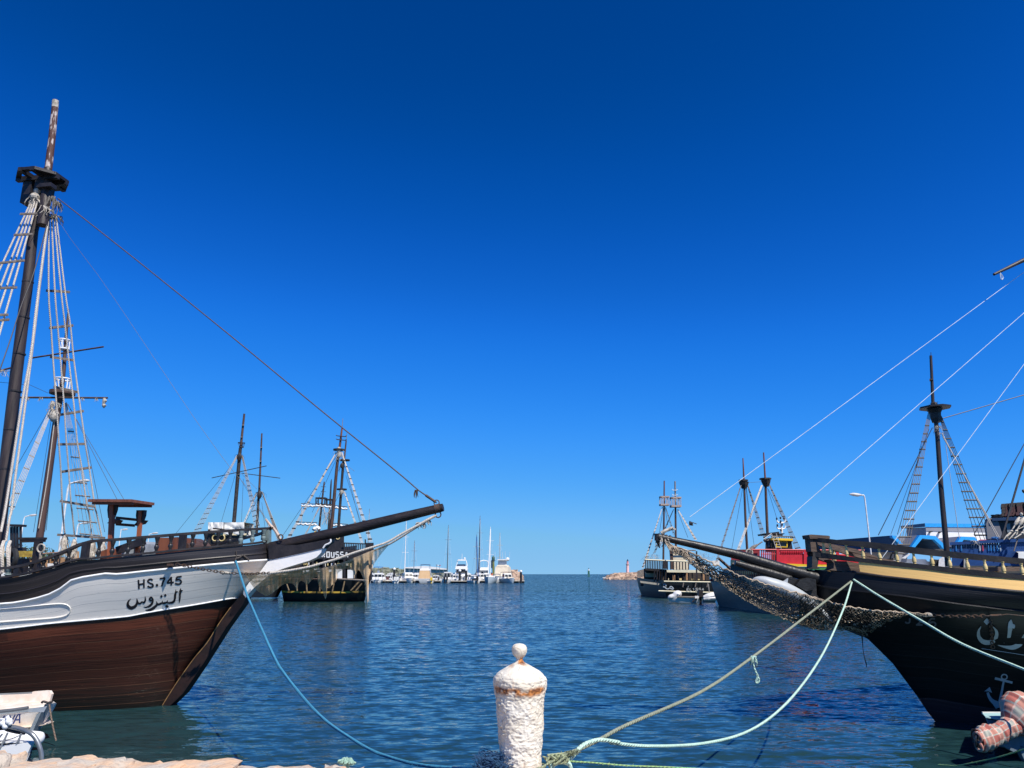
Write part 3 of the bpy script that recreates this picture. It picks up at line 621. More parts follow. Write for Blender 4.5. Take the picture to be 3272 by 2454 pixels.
# oval recess moulding on the white side
mb = MB(); mb.tube([LS.hitP(p, .006) for p in [(q.x, q.y) for q in smooth(L(A4, -60, 700, 150, 682, 330, 665, 400, 668, 428, 695, 405, 730, 330, 748, 150, 762, -60, 778), 6)]], .012, 5); mb.put('oval_moulding', M_hullwhite, ls, True)
# deck fittings
def lsbox(name, uv0, uv1, b, th, m):     # upright deck piece seen between two picture corners
    p, q = LS.pt(uv0, b), LS.pt(uv1, b); c = (p + q) / 2
    return MB().box(c - LS.b * th / 2, abs((q - p).dot(LS.a)) / 2, th / 2, abs(q.z - p.z) / 2, LS.a, LS.b).put(name, m, ls)
lsbox('cabin_box', A5(862, 572), A5(1052, 760), -.2, .8, M_brown)
mb = MB(); P = [LS.pt(p, -.6) for p in L(A5, 1000, 570, 1080, 565, 1150, 600, 1200, 650, 1205, 720, 1000, 760)]; mb.prism(P, LS.b * -1.0); mb.put('curved_hatch', M_darkbrown, ls)
mb = MB(); mb.beam(LS.pt(A5(425, 712), -.3), LS.pt(A5(720, 605), -.3), .1, .16); mb.put('ladder_stringer', M_black, ls)
mb = MB(); mb.prism([LS.pt(p, -.5) for p in L(A5, 470, 740, 600, 690, 715, 612, 722, 640, 705, 770, 470, 790)], LS.b * -.5); mb.put('deck_cover', mat('grey_blue_canvas', (.30, .34, .40), .8, (.2, .23, .27), 5, .7, .3), ls)
mb = MB(); P = [LS.pt(p, -1.2) for p in smooth(L(C2, 1700, 640, 1850, 590, 1950, 620, 2050, 690, 2090, 760), 5)]; mb.grid([P, [p + LS.b * -.25 for p in P], [p + LS.b * -.25 - V((0, 0, .35)) for p in P], [p - V((0, 0, .35)) for p in P], P]); mb.put('wooden_skiff_bow', M_brown, ls)
# pergola on deck
pg = MB(); bA, bB = -.2, -1.3
for uv in (A5(385, 210), A5(690, 265)): pass
pgo = MB(); pa = [LS.pt(A5(155, 212), .2), LS.pt(A5(860, 252), -.7) + LS.b * .9]
M_pgroof = mat('red_slats', (.20, .075, .045), .6, (.11, .04, .026), 7, .7, .2)
dx = (pa[1] - pa[0]); n_ = 19
for k in range(n_ + 1):
    c = pa[0] + dx * (k / n_); pgo.box(c + LS.b * -.3 + V((0, 0, .08)), .034, .42, .03, dx.normalized(), LS.b)
for bb in (.05, -.62): pgo.beam(pa[0] + LS.b * (bb - .05) + V((0, 0, .03)), pa[1] + LS.b * (bb - .05) + V((0, 0, .03)), .05, .06)
rf = pgo.put('pergola_roof', M_pgroof, ls)
M_post = mat('varnished_post', (.30, .085, .03), .4, (.16, .04, .015), 6, .7, .2, stretch=(1, 1, .2))
for (x0, y0, x1, y1, bb, w) in ((372, 200, 352, 640, -.1, .09), (682, 262, 640, 800, -.45, .075)):
    t, b0 = LS.pt(A5(x0, y0 + 20), bb), LS.pt(A5(x1, y1), bb); MB().beam(t, b0 + (b0 - t).normalized() * .5, w, w, LS.a).put('pergola_post', M_post, ls)
    mb = MB(); k0 = LS.pt(A5(x0 - 5, y0 + 10), bb + .01); mb.prism([k0 + LS.a * .10, k0 - LS.a * .10, k0 - LS.a * .10 - V((0, 0, .12)), k0 - LS.a * .055 - V((0, 0, .30)), k0 + LS.a * .055 - V((0, 0, .30)), k0 + LS.a * .10 - V((0, 0, .12))], LS.b * -.09); mb.put('post_bracket', M_black, ls)
mb = MB()
for (x0, y0, x1, y1) in ((415, 355, 640, 378), (415, 425, 610, 440)): mb.beam(LS.pt(A5(x0, y0), -.55), LS.pt(A5(x1, y1), -.55), .05, .06)
mb.prism([LS.pt(p, -.3) for p in L(A5, 312, 415, 372, 362, 430, 380, 395, 420)], LS.b * -.2); mb.prism([LS.pt(p, -.7) for p in L(A5, 600, 440, 640, 395, 722, 382, 690, 420)], LS.b * -.15)
mb.put('pergola_shelf', M_darkbrown, ls)
# fife rail, tyre, locker and railing box by the mast
mb = MB(); mb.beam(LS.pt(C2(340, 428), -.4), LS.pt(C2(760, 425), -.4), .12, .05); mb.beam(LS.pt(C2(360, 470), -.4), LS.pt(C2(745, 460), -.4), .1, .06)
mb.beam(LS.pt(C2(650, 480), -.4), LS.pt(C2(590, 985), -.4), .13, .13, LS.a); mb.put('fife_rail', M_black, ls)
mb = MB(); c = LS.pt(C2(218, 755), .6); ring(mb, c, .16, .055, LS.b * .9 + LS.a * .5); mb.put('tyre_fender', mat('tyre_rubber', (.02, .022, .025), .8), ls, True)
lsbox('locker', C2(290, 635), C2(392, 735), .2, .25, mat('ochre_box', (.45, .33, .05), .6, (.2, .12, .03), 9, .8)); lsbox('winch', C2(270, 760), C2(350, 1010), .1, .2, M_black)
mb = MB(); mb.beam(LS.pt(C2(170, 205), -.6), LS.pt(C2(395, 210), -.6), .2, .05)
for x in (190, 240, 290, 345): mb.beam(LS.pt(C2(x, 230), -.6), LS.pt(C2(x + 5, 620), -.6), .04, .04, LS.a)
mb.beam(LS.pt(C2(170, 640), -.6), LS.pt(C2(380, 610), -.6), .25, .08); mb.put('railing_box', M_black, ls)
mb = MB(); c = LS.pt(C2(690, 590), -.3); ring(mb, c, .09, .02, LS.b); tuft(mb, c - V((0, 0, .08)), .03, 8, .2, 41); mb.put('hanging_line', M_rag, ls)
mb = MB(); mb.tube([LS.P(LS.s0(3.2) + .1, .12, 3.3), LS.P(LS.s0(3.2) + .1, .12, 3.55)], .03, 8); ring(mb, LS.pt(A6(580, 490), .15), .05, .015); mb.put('bow_eye', M_iron, ls)
# ================================================================ black galleon moored nearest on the other side, bow to the left
_o = pxz(2984, 2305.7)
RS = Hull((_o.x, _o.y), radians(3), 1)
if RS.b.y > 0: RS.b = -RS.b
RS.setup([(2984, 2306)] + L(B5, 860, 1000, 600, 650, 345, 400) + L(B8, 1940, 975, 1850, 850, 1775, 740, 1752, 640, 1750, 480, 1745, 400, 1700, 120),
         [(-.5, 1.2), (0, 1.5), (.8, 2.0), (1.6, 2.75), (2.25, 3.22), (3.2, 2.78), (5, 2.6)], [(0, 8.0), (1.2, 8.), (2.0, 7.5), (3.4, 8.0)], 20., .7)
M_rsblack = plank_mat('glossy_black_planking', (.0045, .005, .0065), (.010, .011, .013), (.022, .022, .026), 9, .42, .03, .1, .35, spec=.25)
M_rsred = plank_mat('dull_red_bottom', (.10, .034, .034), (.05, .02, .022), (.1, .06, .06), 5, .6, .03, .5, .4)
M_beige = plank_mat('ochre_cream_band', (.84, .53, .185), (.72, .44, .14), (.36, .24, .09), 2, .55, .02, .0, .3, vary=.15)
M_rsbrown = mat('weathered_brown_timber', (.11, .075, .055), .75, (.055, .036, .028), 5, .8, .5, stretch=(.5, 1, 3))
M_rail = mat('worn_black_rail', (.016, .015, .015), .6, (.045, .038, .033), 4, .7, .3)
rs = thing('pirate_ship', RS.P(0, 0, 0), 'black galleon with ochre band, gold balusters and a dolphin under its bowsprit', 'ship', 'galleon style excursion ships')
q1 = RS.row(L(B5, 868, 988, 1000, 992, 1250, 1036, 1480, 1075, 1700, 1110, 1863, 1140, 2400, 1230))
q2 = RS.row([B8(1752, 600)] + L(B4, 400, 868, 600, 890, 850, 915, 1100, 945, 1500, 1003, 1800, 1040, 2212, 1085, 3000, 1150))
q3 = RS.row([B8(1750, 440)] + L(B4, 300, 688, 450, 698, 600, 708, 820, 740, 1000, 760, 1200, 782, 1500, 822, 1700, 843, 2212, 893, 3000, 950))
q4 = RS.row(L(B4, 480, 590, 620, 602, 800, 622, 1000, 645, 1250, 672, 1500, 706, 1800, 738, 2212, 772, 3000, 830))
q5 = RS.row(L(B4, 128, 500, 250, 512, 450, 540, 600, 560, 800, 580, 1000, 602, 1200, 622, 1400, 645, 1800, 685, 2212, 728, 3000, 790))
q5b = RS.row(L(B4, 128, 548, 250, 560, 450, 582, 620, 600, 800, 622, 1000, 645, 1250, 672, 1500, 706, 1800, 738, 2212, 772, 3000, 830))
q6 = RS.row(L(B4, 128, 400, 250, 408, 400, 425, 700, 458, 1000, 498, 1400, 545, 1800, 582, 2212, 622, 3000, 690))
q7 = RS.row(L(B4, 128, 362, 250, 368, 400, 385, 700, 405, 1000, 440, 1400, 488, 1800, 530, 2212, 568, 3000, 630))
RS.skin(lambda q: -.6, q1, 'red_bottom', M_rsred, rs, 4)
RS.skin(q1, q2, 'lower_hull', M_rsblack, rs, 9)
RS.skin(q2, q3, 'upper_hull', M_rsblack, rs, 4)
qb = RS.hit(*B4(600, 650))[0]
RS.skin(q3, q4, 'ochre_band', M_beige, rs, 3, q0=qb)
mb = MB(); mb.tube(RS.line(q3, .012, q0=qb - .05, n=80), .025, 6); mb.put('hull_strake', M_black, rs, True)
mb = MB(); mb.tube(RS.line(q2, .012, n=80), .022, 6); mb.put('hull_strake', M_rsblack, rs, True)
for k, (lo, hi, nm, w) in enumerate(((q5b, q5, 'lower_rail', .13), (q6, q7, 'hand_rail', .11))):
    for sd in (1, -1):
        q0 = RS.hit(*B4(118, 530 if k == 0 else 385))[0]; rr = []
        for i in range(81):
            q = lerp(q0, RS.T, (i / 80) ** 1.4); z0, z1 = RS.rz(lo, q), RS.rz(hi, q); b = max(.10, RS.half(q, z0)) + .02
            rr.append([RS.P(q, b * sd, z0), RS.P(q, b * sd, z1), RS.P(q, (b - w) * sd, z1), RS.P(q, (b - w) * sd, z0), RS.P(q, b * sd, z0)])
        mb = MB(); mb.grid(rr); mb.put(nm, M_rail if sd == 1 else M_rsbrown, rs)
mb = MB()
for i in range(41):
    pass
rows = []
for i in range(40):
    q = lerp(-.8, 19.9, i / 39); z = min(RS.rz(q3, q) - .1, 2.75); h = max(.02, RS.half(q, z) - .02); rows.append([RS.P(q, h * (1 - 2 * k / 6), z) for k in range(7)])
mb.grid(rows); mb.put('deck', M_wood, rs)
# balusters
def rs_bal(x, y, lo, hi, side=1, r=.035):
    q, z, b = RS.hit(*B4(x, y)); z0, z1 = RS.rz(lo, q), RS.rz(hi, q); b = max(.06, RS.half(q, z0) - .05) * side
    h = z1 - z0; p, t = RS.P(q, b, z0), RS.P(q, b, z1 + .01)
    MB().lathe(p, t, [(0, r * .85), (.05, r * .85), (.08, r * .6), (.16, r * .75), (.18, r), (.4, r * 1.0), (.6, r * .75), (.72, r * .5), (.78, r * .62), (.82, r * .5), (.9, r * .7), (1, r * .8)], 12).put('baluster', M_gold, rs, True)
for x, y in ((265, 480), (330, 475), (487, 495), (647, 515), (808, 527), (977, 545), (1145, 562), (1320, 580), (1490, 597), (1663, 612), (1838, 635), (2014, 650), (2195, 665), (2375, 685)): rs_bal(x, y, q5, q6)
q = RS.hit(*B4(2375, 685))[0] + .85
while q < 19.5:
    for sd in (1, -1):
        z0, z1 = RS.rz(q5, q), RS.rz(q6, q); b = (RS.half(q, z0) - .05) * sd; MB().lathe(RS.P(q, b, z0), RS.P(q, b, z1), [(0, .04), (.2, .048), (.6, .04), (.75, .025), (1, .04)], 8).put('baluster', M_gold, rs, True)
    q += .85
q = -1.2
while q < 8: z0, z1 = RS.rz(q5, q), RS.rz(q6, q); b = -max(.06, RS.half(q, z0) - .05); MB().lathe(RS.P(q, b, z0), RS.P(q, b, z1), [(0, .04), (.2, .048), (.6, .04), (.75, .025), (1, .04)], 8).put('baluster', M_gold, rs, True); q += .8
# timbers of the bow head
def rsl(pix, b, th, name, m): return MB().prism([RS.pt(p, b) for p in pix], RS.b * -th).put(name, m, rs)
rsl(L(B4, 108, 335, 118, 372, 312, 372, 312, 348, 298, 342, 130, 330), .16, .32, 'head_cap', M_rsbrown)
rsl(L(B4, 118, 372, 130, 498, 205, 500, 235, 515, 190, 430, 160, 375), .12, .24, 'head_post', M_rsbrown)
rsl(L(B4, 140, 545, 205, 555, 190, 650, 215, 668, 95, 668, 138, 650), .12, .24, 'head_post', M_rail)
rsl(L(B4, 318, 575, 352, 590, 480, 592, 640, 620, 648, 650, 600, 690, 545, 730, 530, 762, 420, 760, 450, 705, 440, 692, 320, 680, 350, 660, 352, 610), .35, .3, 'head_board', M_rsbrown)
rsl(L(B4, 235, 415, 340, 425, 560, 470, 800, 555, 790, 568, 560, 510, 330, 450, 240, 440), -.9, .08, 'inner_rail', M_rsbrown)
mb = MB(); ring(mb, RS.pt(B4(540, 745), .42), .09, .03, RS.b); mb.put('hawse_ring', M_black, rs, True)
# cutwater knee
M_knee = mat('black_knee_timber', (.008, .008, .009), .45, (.03, .029, .028), 3, .6, .6)
RS.slab([(2768, 2036)] + L(B8, 1945, 990, 1830, 870, 1740, 770, 1640, 690, 1540, 620, 1478, 590, 1480, 520, 1500, 512, 1580, 540, 1760, 530, 1770, 700, 2000, 900), .10, 'cutwater', M_knee, rs)
mb = MB(); P = [RS.pt(B8(x, y), .22) for x, y in ((1560, 600), (1600, 545), (1690, 525), (1755, 540), (1760, 640), (1660, 660))]; mb.prism(P, RS.b * -.44); mb.put('bow_chock', M_knee, rs)
# bowsprit, boom under it, dolphin
bp_ = [RS.pt(B8(*p)) for p in ((150, 110), (215, 122), (550, 195), (1000, 300), (1400, 425), (1750, 520), (1900, 560))]
MB().tube(bp_, [.055, .058, .071, .089, .104, .114, .114], 18).put('bowsprit', mat('black_spar', (.007, .007, .008), .42, (.035, .034, .033), 3, .5, .5), rs, True)
mb = MB(); d = (bp_[1] - bp_[0]).normalized()
for k in range(4): c = bp_[0] + d * (.03 + k * .07); mb.tube([c, c + d * .03], .072, 12)
mb.tube([RS.pt(B8(158, 80)), RS.pt(B8(160, 150))], .055, 8); mb.put('bowsprit_iron', M_black, rs, True)
mb = MB(); mb.tube(smooth([RS.pt(p) for p in L(B2, 945, 735, 990, 710, 1040, 690, 1085, 668)], 4), [.03, .035, .03, .035, .02], 7); tuft(mb, RS.pt(B2(1060, 680)), .05, 10, .08, 51, .4); tuft(mb, RS.pt(B2(970, 790)), .1, 30, .16, 52); mb.put('rope_lashing', M_rag, rs, True)
mb = MB(); mb.tube(smooth([RS.pt(p) for p in L(B2, 905, 800, 900, 830, 915, 860, 930, 905)], 4), [.035, .03, .02, .012], 7); mb.put('spar_hook', M_black, rs, True)
mb = MB(); mb.tube([RS.pt(B8(x, y), .02) for x, y in ((945, 372), (1100, 420), (1300, 475), (1500, 540))], [.05, .07, .082, .085], 12); mb.put('lower_boom', M_knee, rs, True)
dp = [RS.pt(B8(x, y), b) for x, y, b in ((1118, 545, .12), (1160, 545, .14), (1230, 560, .16), (1330, 600, .18), (1450, 645, .18), (1590, 715, .18), (1710, 790, .18), (1810, 870, .18), (1890, 935, .16), (1945, 982, .13))]
dm = MB().tube(smooth(dp, 4), [x * .82 for x in (.018, .07, .115, .155, .165, .155, .125, .085, .05, .02)], 14).put('dolphin_figurehead', mat('pale_grey_dolphin', (.40, .43, .45), .45, (.30, .33, .35), 4, .6, .1), rs, 2)
mb = MB(); mb.prism([RS.pt(B8(*p), .2) for p in ((1410, 575), (1450, 552), (1482, 528), (1476, 560), (1478, 600), (1440, 590))], RS.b * -.05); mb.put('dorsal_fin', dm.data.materials[0], dm)
# chain, hanging hook, guy
u0 = B5(920, 190)[0]; CBR = RS.hit(*B5(935, 190))[2] + .12
mb = MB(); cp = [RS.hitP(B5(x, y), .10) for x, y in ((945, 192), (1050, 197), (1200, 203), (1350, 204), (1500, 199))]; links(mb, cp, .075, .0095); mb.put('chain', M_iron, rs, True)
mb = MB(); e = RS.hitP(B5(1500, 199), .10); cp = [RS.hitP(B5(x, y), .08) for x, y in ((1510, 205), (1518, 300), (1525, 400), (1530, 480))]; links(mb, cp, .07, .009); ring(mb, RS.hitP(B5(1535, 495), .08), .03, .009); mb.put('hanging_chain', M_iron, rs, True)
mb = MB(); mb.tube([RS.hitP(B5(x, y), .10) for x, y in ((1500, 199), (1560, 198), (1610, 194))], .022, 7); mb.tube([RS.hitP(B5(x, y), .10) for x, y in ((1610, 194), (1660, 185), (1863, 205), (2300, 250))], .010, 6); mb.put('turnbuckle', M_iron, rs, True)
mb = MB(); mb.tube([RS.hitP(B5(x, y), .02) for x, y in ((1450, 515), (1650, 545), (1863, 578))], .003, 5); mb.put('hull_wire', M_wirewhite, rs)
# spar, white stays running out of the picture to the mast
TM = RS.P(5.2, 0, 11.5)
MBm = MB().tube([RS.P(5.0, 0, 2.3), RS.P(5.6, 0, 15.5)], [.17, .09], 14).put('mast', M_mast, rs, True)
mb = MB(); mb.tube([RS.pt(D7(420, 425), .3), RS.pt(D7(951, 170), .2), RS.pt(D7(2200, -430), 0)], [.028, .045, .07], 10); mb.put('yard', M_mast, rs, True)
mb = MB(); mb.tube(smooth([RS.pt(D7(x, y), .3) for x, y in ((525, 395), (555, 430), (580, 480), (565, 515), (545, 500), (530, 400))], 4), .010, 5); mb.put('yard_loop', M_wirewhite, rs)
def stay(name, pix, r, m=M_wirewhite): MB().tube([RS.pt((p.x, p.y)) for p in smooth(pix, 4)], r, 5).put(name, m, rs)
for p, q in ((DD(1490, 1117), DD(2212, 588)), (DD(1702, 1120), DD(2212, 676)), (D5(480, 820), B6(1119, 270))):
    sp, sq = RS.on(*p)[0], RS.on(*q)[0]; a, c = RS.pt(p), RS.pt(q); MB().tube([a, c, a.lerp(c, (5.4 - sp) / (sq - sp))], .0058, 5).put('white_stay', M_wirewhite, rs)
mb = MB(); mb.tube([RS.pt(B2(1275, 620)), RS.pt(B2(1310, 622))], [.045, .02], 8); mb.tube(smooth([RS.pt(B2(x, y)) for x, y in ((1280, 625), (1290, 640), (1315, 640))], 3), .012, 5); mb.tube([RS.pt(B2(1310, 612)), RS.pt(B2(1355, 628))], .008, 5); mb.put('pulley_block', M_black, rs)
# emblem, name and number
M_greymark = mat('grey_lettering', (.34, .39, .44), .55, (.27, .31, .35), 8, .6, 0)
mb = MB(); sc_ = B5(1, 0)[0] - B5(0, 0)[0]
def rstroke(mb, tp, st, off=.012): RS.stroke(mb, [B5(st[i], st[i + 1]) for i in range(0, len(st), 2)], 1, off, 7, [x * sc_ for x in tp])
rstroke(mb, (6, 26, 38, 46, 42, 34, 26, 6), (1446, 305, 1425, 350, 1428, 405, 1465, 448, 1520, 458, 1575, 435, 1598, 380, 1588, 340, 1560, 305))
rstroke(mb, (6, 40, 48, 38, 34, 18, 6), (1735, 238, 1730, 270, 1728, 310, 1722, 350, 1715, 400, 1700, 440, 1665, 462)); rstroke(mb, (6, 40, 8), (1725, 285, 1755, 300, 1762, 325))
rstroke(mb, (30, 46, 50, 44, 24, 4), (1868, 385, 1850, 430, 1810, 478, 1750, 505, 1680, 500, 1608, 484))
def rdot(mb, x, y, r, n): dot(mb, B5, x, y, r, n, RS)
rdot(mb, 1505, 258, 32, 4); mb.put('ship_name', M_greymark, rs)
mb = MB()
for st in ((830, 240, 850, 222, 880, 226, 888, 245, 860, 270, 832, 290), (828, 290, 890, 290), (1008, 232, 975, 230, 952, 255, 948, 285, 968, 305, 1005, 300, 1012, 275, 985, 262, 955, 275), (765, 225, 765, 262, 745, 272, 722, 262)):
    RS.stroke(mb, [B5(st[i], st[i + 1]) for i in range(0, len(st), 2)], 17 * sc_, .010, 5)
mb.put('registration_number', mat('dim_grey_lettering', (.10, .10, .11), .6, bump=0), rs)
mb = MB()
rstroke(mb, (12, 12, 12, 12, 12, 12, 12, 12, 12), (1670, 762, 1690, 770, 1697, 787, 1690, 803, 1670, 810, 1650, 803, 1643, 787, 1650, 770, 1670, 762))
rstroke(mb, (22, 22, 22), (1580, 800, 1660, 820, 1748, 842)); rstroke(mb, (18, 22, 30), (1668, 810, 1645, 930, 1622, 1045))
rstroke(mb, (24, 26, 34, 52, 60, 48, 30, 24), (1512, 935, 1522, 970, 1548, 1010, 1590, 1040, 1622, 1052, 1665, 1045, 1705, 1022, 1732, 990))
for tri in (((1478, 925), (1530, 884), (1554, 940), (1520, 925)), ((1692, 980), (1724, 938), (1760, 965), (1781, 1012))): mb.add([RS.hitP(B5(*p), .012) for p in tri], [(0, 1, 2, 3)])
mb.add([RS.hitP(B5(*p), .013) for p in ((1560, 1050), (1590, 1092), (1660, 1062), (1600, 1040))], [(0, 1, 2, 3)])
mb.put('anchor_emblem', M_greymark, rs)
# ================================================================ quay edge, bollard, ropes, nets, small boats close by
YB = 6.3
M_stone = mat('pink_limestone', (.58, .39, .25), .9, (.45, .40, .34), 4.5, .95, 1., bscale=24, det=8, ramp=(.42, .58))
def rock(mb, c, hx, hy, hz, seed, n=9, rough=.16):
    g = V((seed * 3.7, seed * 1.3, seed * 2.1)); vs = []; idx = {}
    fs = []
    for ax in range(3):
        for sg in (-1, 1):
            gr = []
            for i in range(n + 1):
                r = []
                for j in range(n + 1):
                    p = [0, 0, 0]; p[ax] = sg; p[(ax + 1) % 3] = 2 * i / n - 1; p[(ax + 2) % 3] = 2 * j / n - 1
                    key = tuple(round(x, 4) for x in p)
                    if key not in idx:
                        q = V(p); l = max(abs(x) for x in q); q = q.lerp(q.normalized() * 1.15, .24)
                        q = V((q.x * hx, q.y * hy, q.z * hz))
                        d = N.noise(q * 3.2 / max(hx, .05) * .35 + g) * rough * 1.7 + N.noise(q * 11 / max(hx, .05) * .25 + g) * rough * .8 + N.noise(q * 26 / max(hx, .05) * .25 + g) * rough * .35
                        idx[key] = len(vs); vs.append(V(c) + q * (1 + d))
                    r.append(idx[key])
                gr.append(r)
            for i in range(n):
                for j in range(n):
                    f = [gr[i][j], gr[i + 1][j], gr[i + 1][j + 1], gr[i][j + 1]]
                    fs.append(f if sg > 0 else f[::-1])
    mb.add(vs, fs)
def kerb_top(u):                         # picture height of the stones' upper edge
    return interp([(-1400, 2392), (0, 2402), (85, 2404), (92, 2424), (150, 2432), (190, 2432), (205, 2422), (300, 2420), (368, 2424), (380, 2426), (600, 2430), (820, 2447), (835, 2462), (870, 2446), (900, 2440), (960, 2446), (990, 2460), (1040, 2452), (1120, 2450), (1100, 2466), (1200, 2500), (1450, 2530), (1560, 2490), (1760, 2490), (1850, 2545), (3300, 2570), (3800, 2570)], u)
mb = MB(); g = random.Random(5); u = -1400
while u < 3750:
    w = g.uniform(95, 190); c = px(u + w / 2, kerb_top(u + w / 2), YB); c.z -= .045; hz = g.uniform(.12, .17)
    rock(mb, (c.x, YB + g.uniform(-.03, .03), c.z - hz * .98), dia(w, YB) * .53, .24, hz, g.uniform(0, 99)); u += w
u = -1400
while u < 3750:                          # second course and near face
    w = g.uniform(110, 220); c = px(u + w / 2, kerb_top(u + w / 2) + 42, YB - .3); rock(mb, (c.x, YB - .36, c.z - .2), dia(w, YB) * .55, .2, .16, g.uniform(0, 99), 7); u += w
zk = px(CX, 2600, YB).z
x0, x1 = px(-1400, 2500, YB).x, px(3760, 2500, YB).x
mb.box(((x0 + x1) / 2, YB, zk / 2 - .35), (x1 - x0) / 2, .2, zk / 2 + .35)
wall = mb.put('stone_wall', M_stone, smooth=True)
tag(wall, 'low rough pinkish stone wall along the quay edge at the bottom of the view', 'wall')
mb = MB(); zq = .92; mb.box((0, YB / 2 - 10, zq / 2 - .5), 16, YB / 2 + 9.6, zq / 2 + .5); struct(mb.put('quay', mat('quay_concrete', (.42, .38, .34), .9, (.34, .3, .27), 2, .8, .4)))
# ---- bollard
M_bol = bpy.data.materials.new('flaking_white_paint'); M_bol.use_nodes = True
def bol_mat(m):
    t = m.node_tree; nn = t.nodes; b = nn['Principled BSDF']; lk = t.links.new
    tc = nn.new('ShaderNodeTexCoord'); sx = nn.new('ShaderNodeSeparateXYZ'); lk(tc.outputs['Object'], sx.inputs[0])
    def nz(s, d=6, st=None):
        n = nn.new('ShaderNodeTexNoise'); n.inputs['Scale'].default_value = s; n.inputs['Detail'].default_value = d
        if st:
            mp = nn.new('ShaderNodeMapping'); mp.inputs['Scale'].default_value = st; lk(tc.outputs['Object'], mp.inputs[0]); lk(mp.outputs[0], n.inputs['Vector'])
        else: lk(tc.outputs['Object'], n.inputs['Vector'])
        return n.outputs['Fac']
    def mr(v, a, c, lo=0, hi=1):
        n = nn.new('ShaderNodeMapRange'); n.inputs[1].default_value = a; n.inputs[2].default_value = c; n.inputs[3].default_value = lo; n.inputs[4].default_value = hi; lk(v, n.inputs[0]); return n.outputs[0]
    def mu(a, c, op='MULTIPLY'):
        n = nn.new('ShaderNodeMath'); n.operation = op
        for i, q in enumerate((a, c)):
            if isinstance(q, (int, float)): n.inputs[i].default_value = q
            else: lk(q, n.inputs[i])
        return n.outputs[0]
    def mix(f, a, c):
        n = nn.new('ShaderNodeMix'); n.data_type = 'RGBA'; lk(f, n.inputs[0])
        for i, q in ((6, a), (7, c)):
            if isinstance(q, tuple): n.inputs[i].default_value = (*q, 1)
            else: lk(q, n.inputs[i])
        return n.outputs[2]
    base_ = mix(mr(nz(5), .4, .65), (.70, .665, .585), (.58, .51, .40))
    z = mu(sx.outputs[2], mu(nz(7), .05), 'ADD')
    band = mu(mr(z, ZS - .075, ZS - .05), mr(z, ZS + .0, ZS - .02))
    rust = mu(mu(band, mr(nz(8), .40, .50)), mr(mu(mu(sx.outputs[1], -1), mu(nz(5), .25), 'ADD'), .17, .25))
    neck = mu(mu(mr(z, ZN - .03, ZN), mr(z, ZN + .05, ZN + .03)), mr(nz(14), .42, .58))
    strk = mu(mr(nz(6, 5, (4, 4, .5)), .60, .68), mr(nz(3), .45, .6))
    foot = mu(mr(z, ZF + .08, ZF + .03), mr(nz(8), .4, .6))
    f = mu(mu(mu(rust, neck, 'MAXIMUM'), mu(strk, .55), 'MAXIMUM'), mu(foot, .6), 'MAXIMUM')
    c = mix(f, base_, mix(mr(nz(30), .4, .6), (.50, .20, .06), (.16, .06, .03)))
    chip = mu(mr(nz(13, 3), .68, .70), mr(z, ZF + .2, ZF + .1)); c = mix(chip, c, (.03, .02, .018))
    wr = nn.new('ShaderNodeTexNoise'); wr.inputs['Scale'].default_value = 4; wr.inputs['Detail'].default_value = 3; lk(tc.outputs['Object'], wr.inputs['Vector'])
    va = nn.new('ShaderNodeMix'); va.data_type = 'RGBA'; va.inputs[0].default_value = .08; lk(tc.outputs['Object'], va.inputs[6]); lk(wr.outputs['Color'], va.inputs[7])
    vo = nn.new('ShaderNodeTexVoronoi'); vo.feature = 'DISTANCE_TO_EDGE'; vo.inputs['Scale'].default_value = 11; lk(va.outputs[2], vo.inputs['Vector'])
    crack = mu(mr(vo.outputs['Distance'], .014, .0), mr(nz(4), .50, .58)); c = mix(mu(crack, .4), c, (.22, .13, .08))
    lk(c, b.inputs['Base Color']); b.inputs['Roughness'].default_value = .75; b.inputs['Specular IOR Level'].default_value = .25
    bp = nn.new('ShaderNodeBump'); bp.inputs['Strength'].default_value = .7; bp.inputs['Distance'].default_value = .02
    lk(mu(mu(nz(24, 6), .8), mu(crack, -.8), 'ADD'), bp.inputs['Height']); lk(bp.outputs[0], b.inputs['Normal'])
bc = px(*B7(787, 1550), YB); ax = Vector_axis = V((0, 0, 1))
def bz(y): return px(*B7(780, y), YB).z
def br_(w): return dia(w * 600 / 2193, YB)
prof = [(1830, 256), (1659, 258), (1500, 256), (1300, 268), (1100, 280), (900, 290), (800, 296), (720, 303), (660, 308), (620, 307), (590, 295), (560, 274), (530, 238), (500, 190), (470, 140), (445, 95), (425, 58), (405, 40), (385, 36), (370, 42), (355, 58), (335, 74), (305, 86), (275, 90), (250, 86), (225, 70), (210, 45), (203, 4)]
z0b = bz(1830); ZS, ZN, ZF = bz(640) - z0b, bz(385) - z0b, bz(1659) - z0b; bol_mat(M_bol)
def profr(z):
    t = [(bz(y), br_(w)) for y, w in prof]; return interp(t, z) * interp([(bz(1659), .885), (bz(850), .895), (bz(700), .935), (bz(560), .94), (bz(400), .96)], z)
rows = []; n = 180; NZ = 260; top = bz(203)
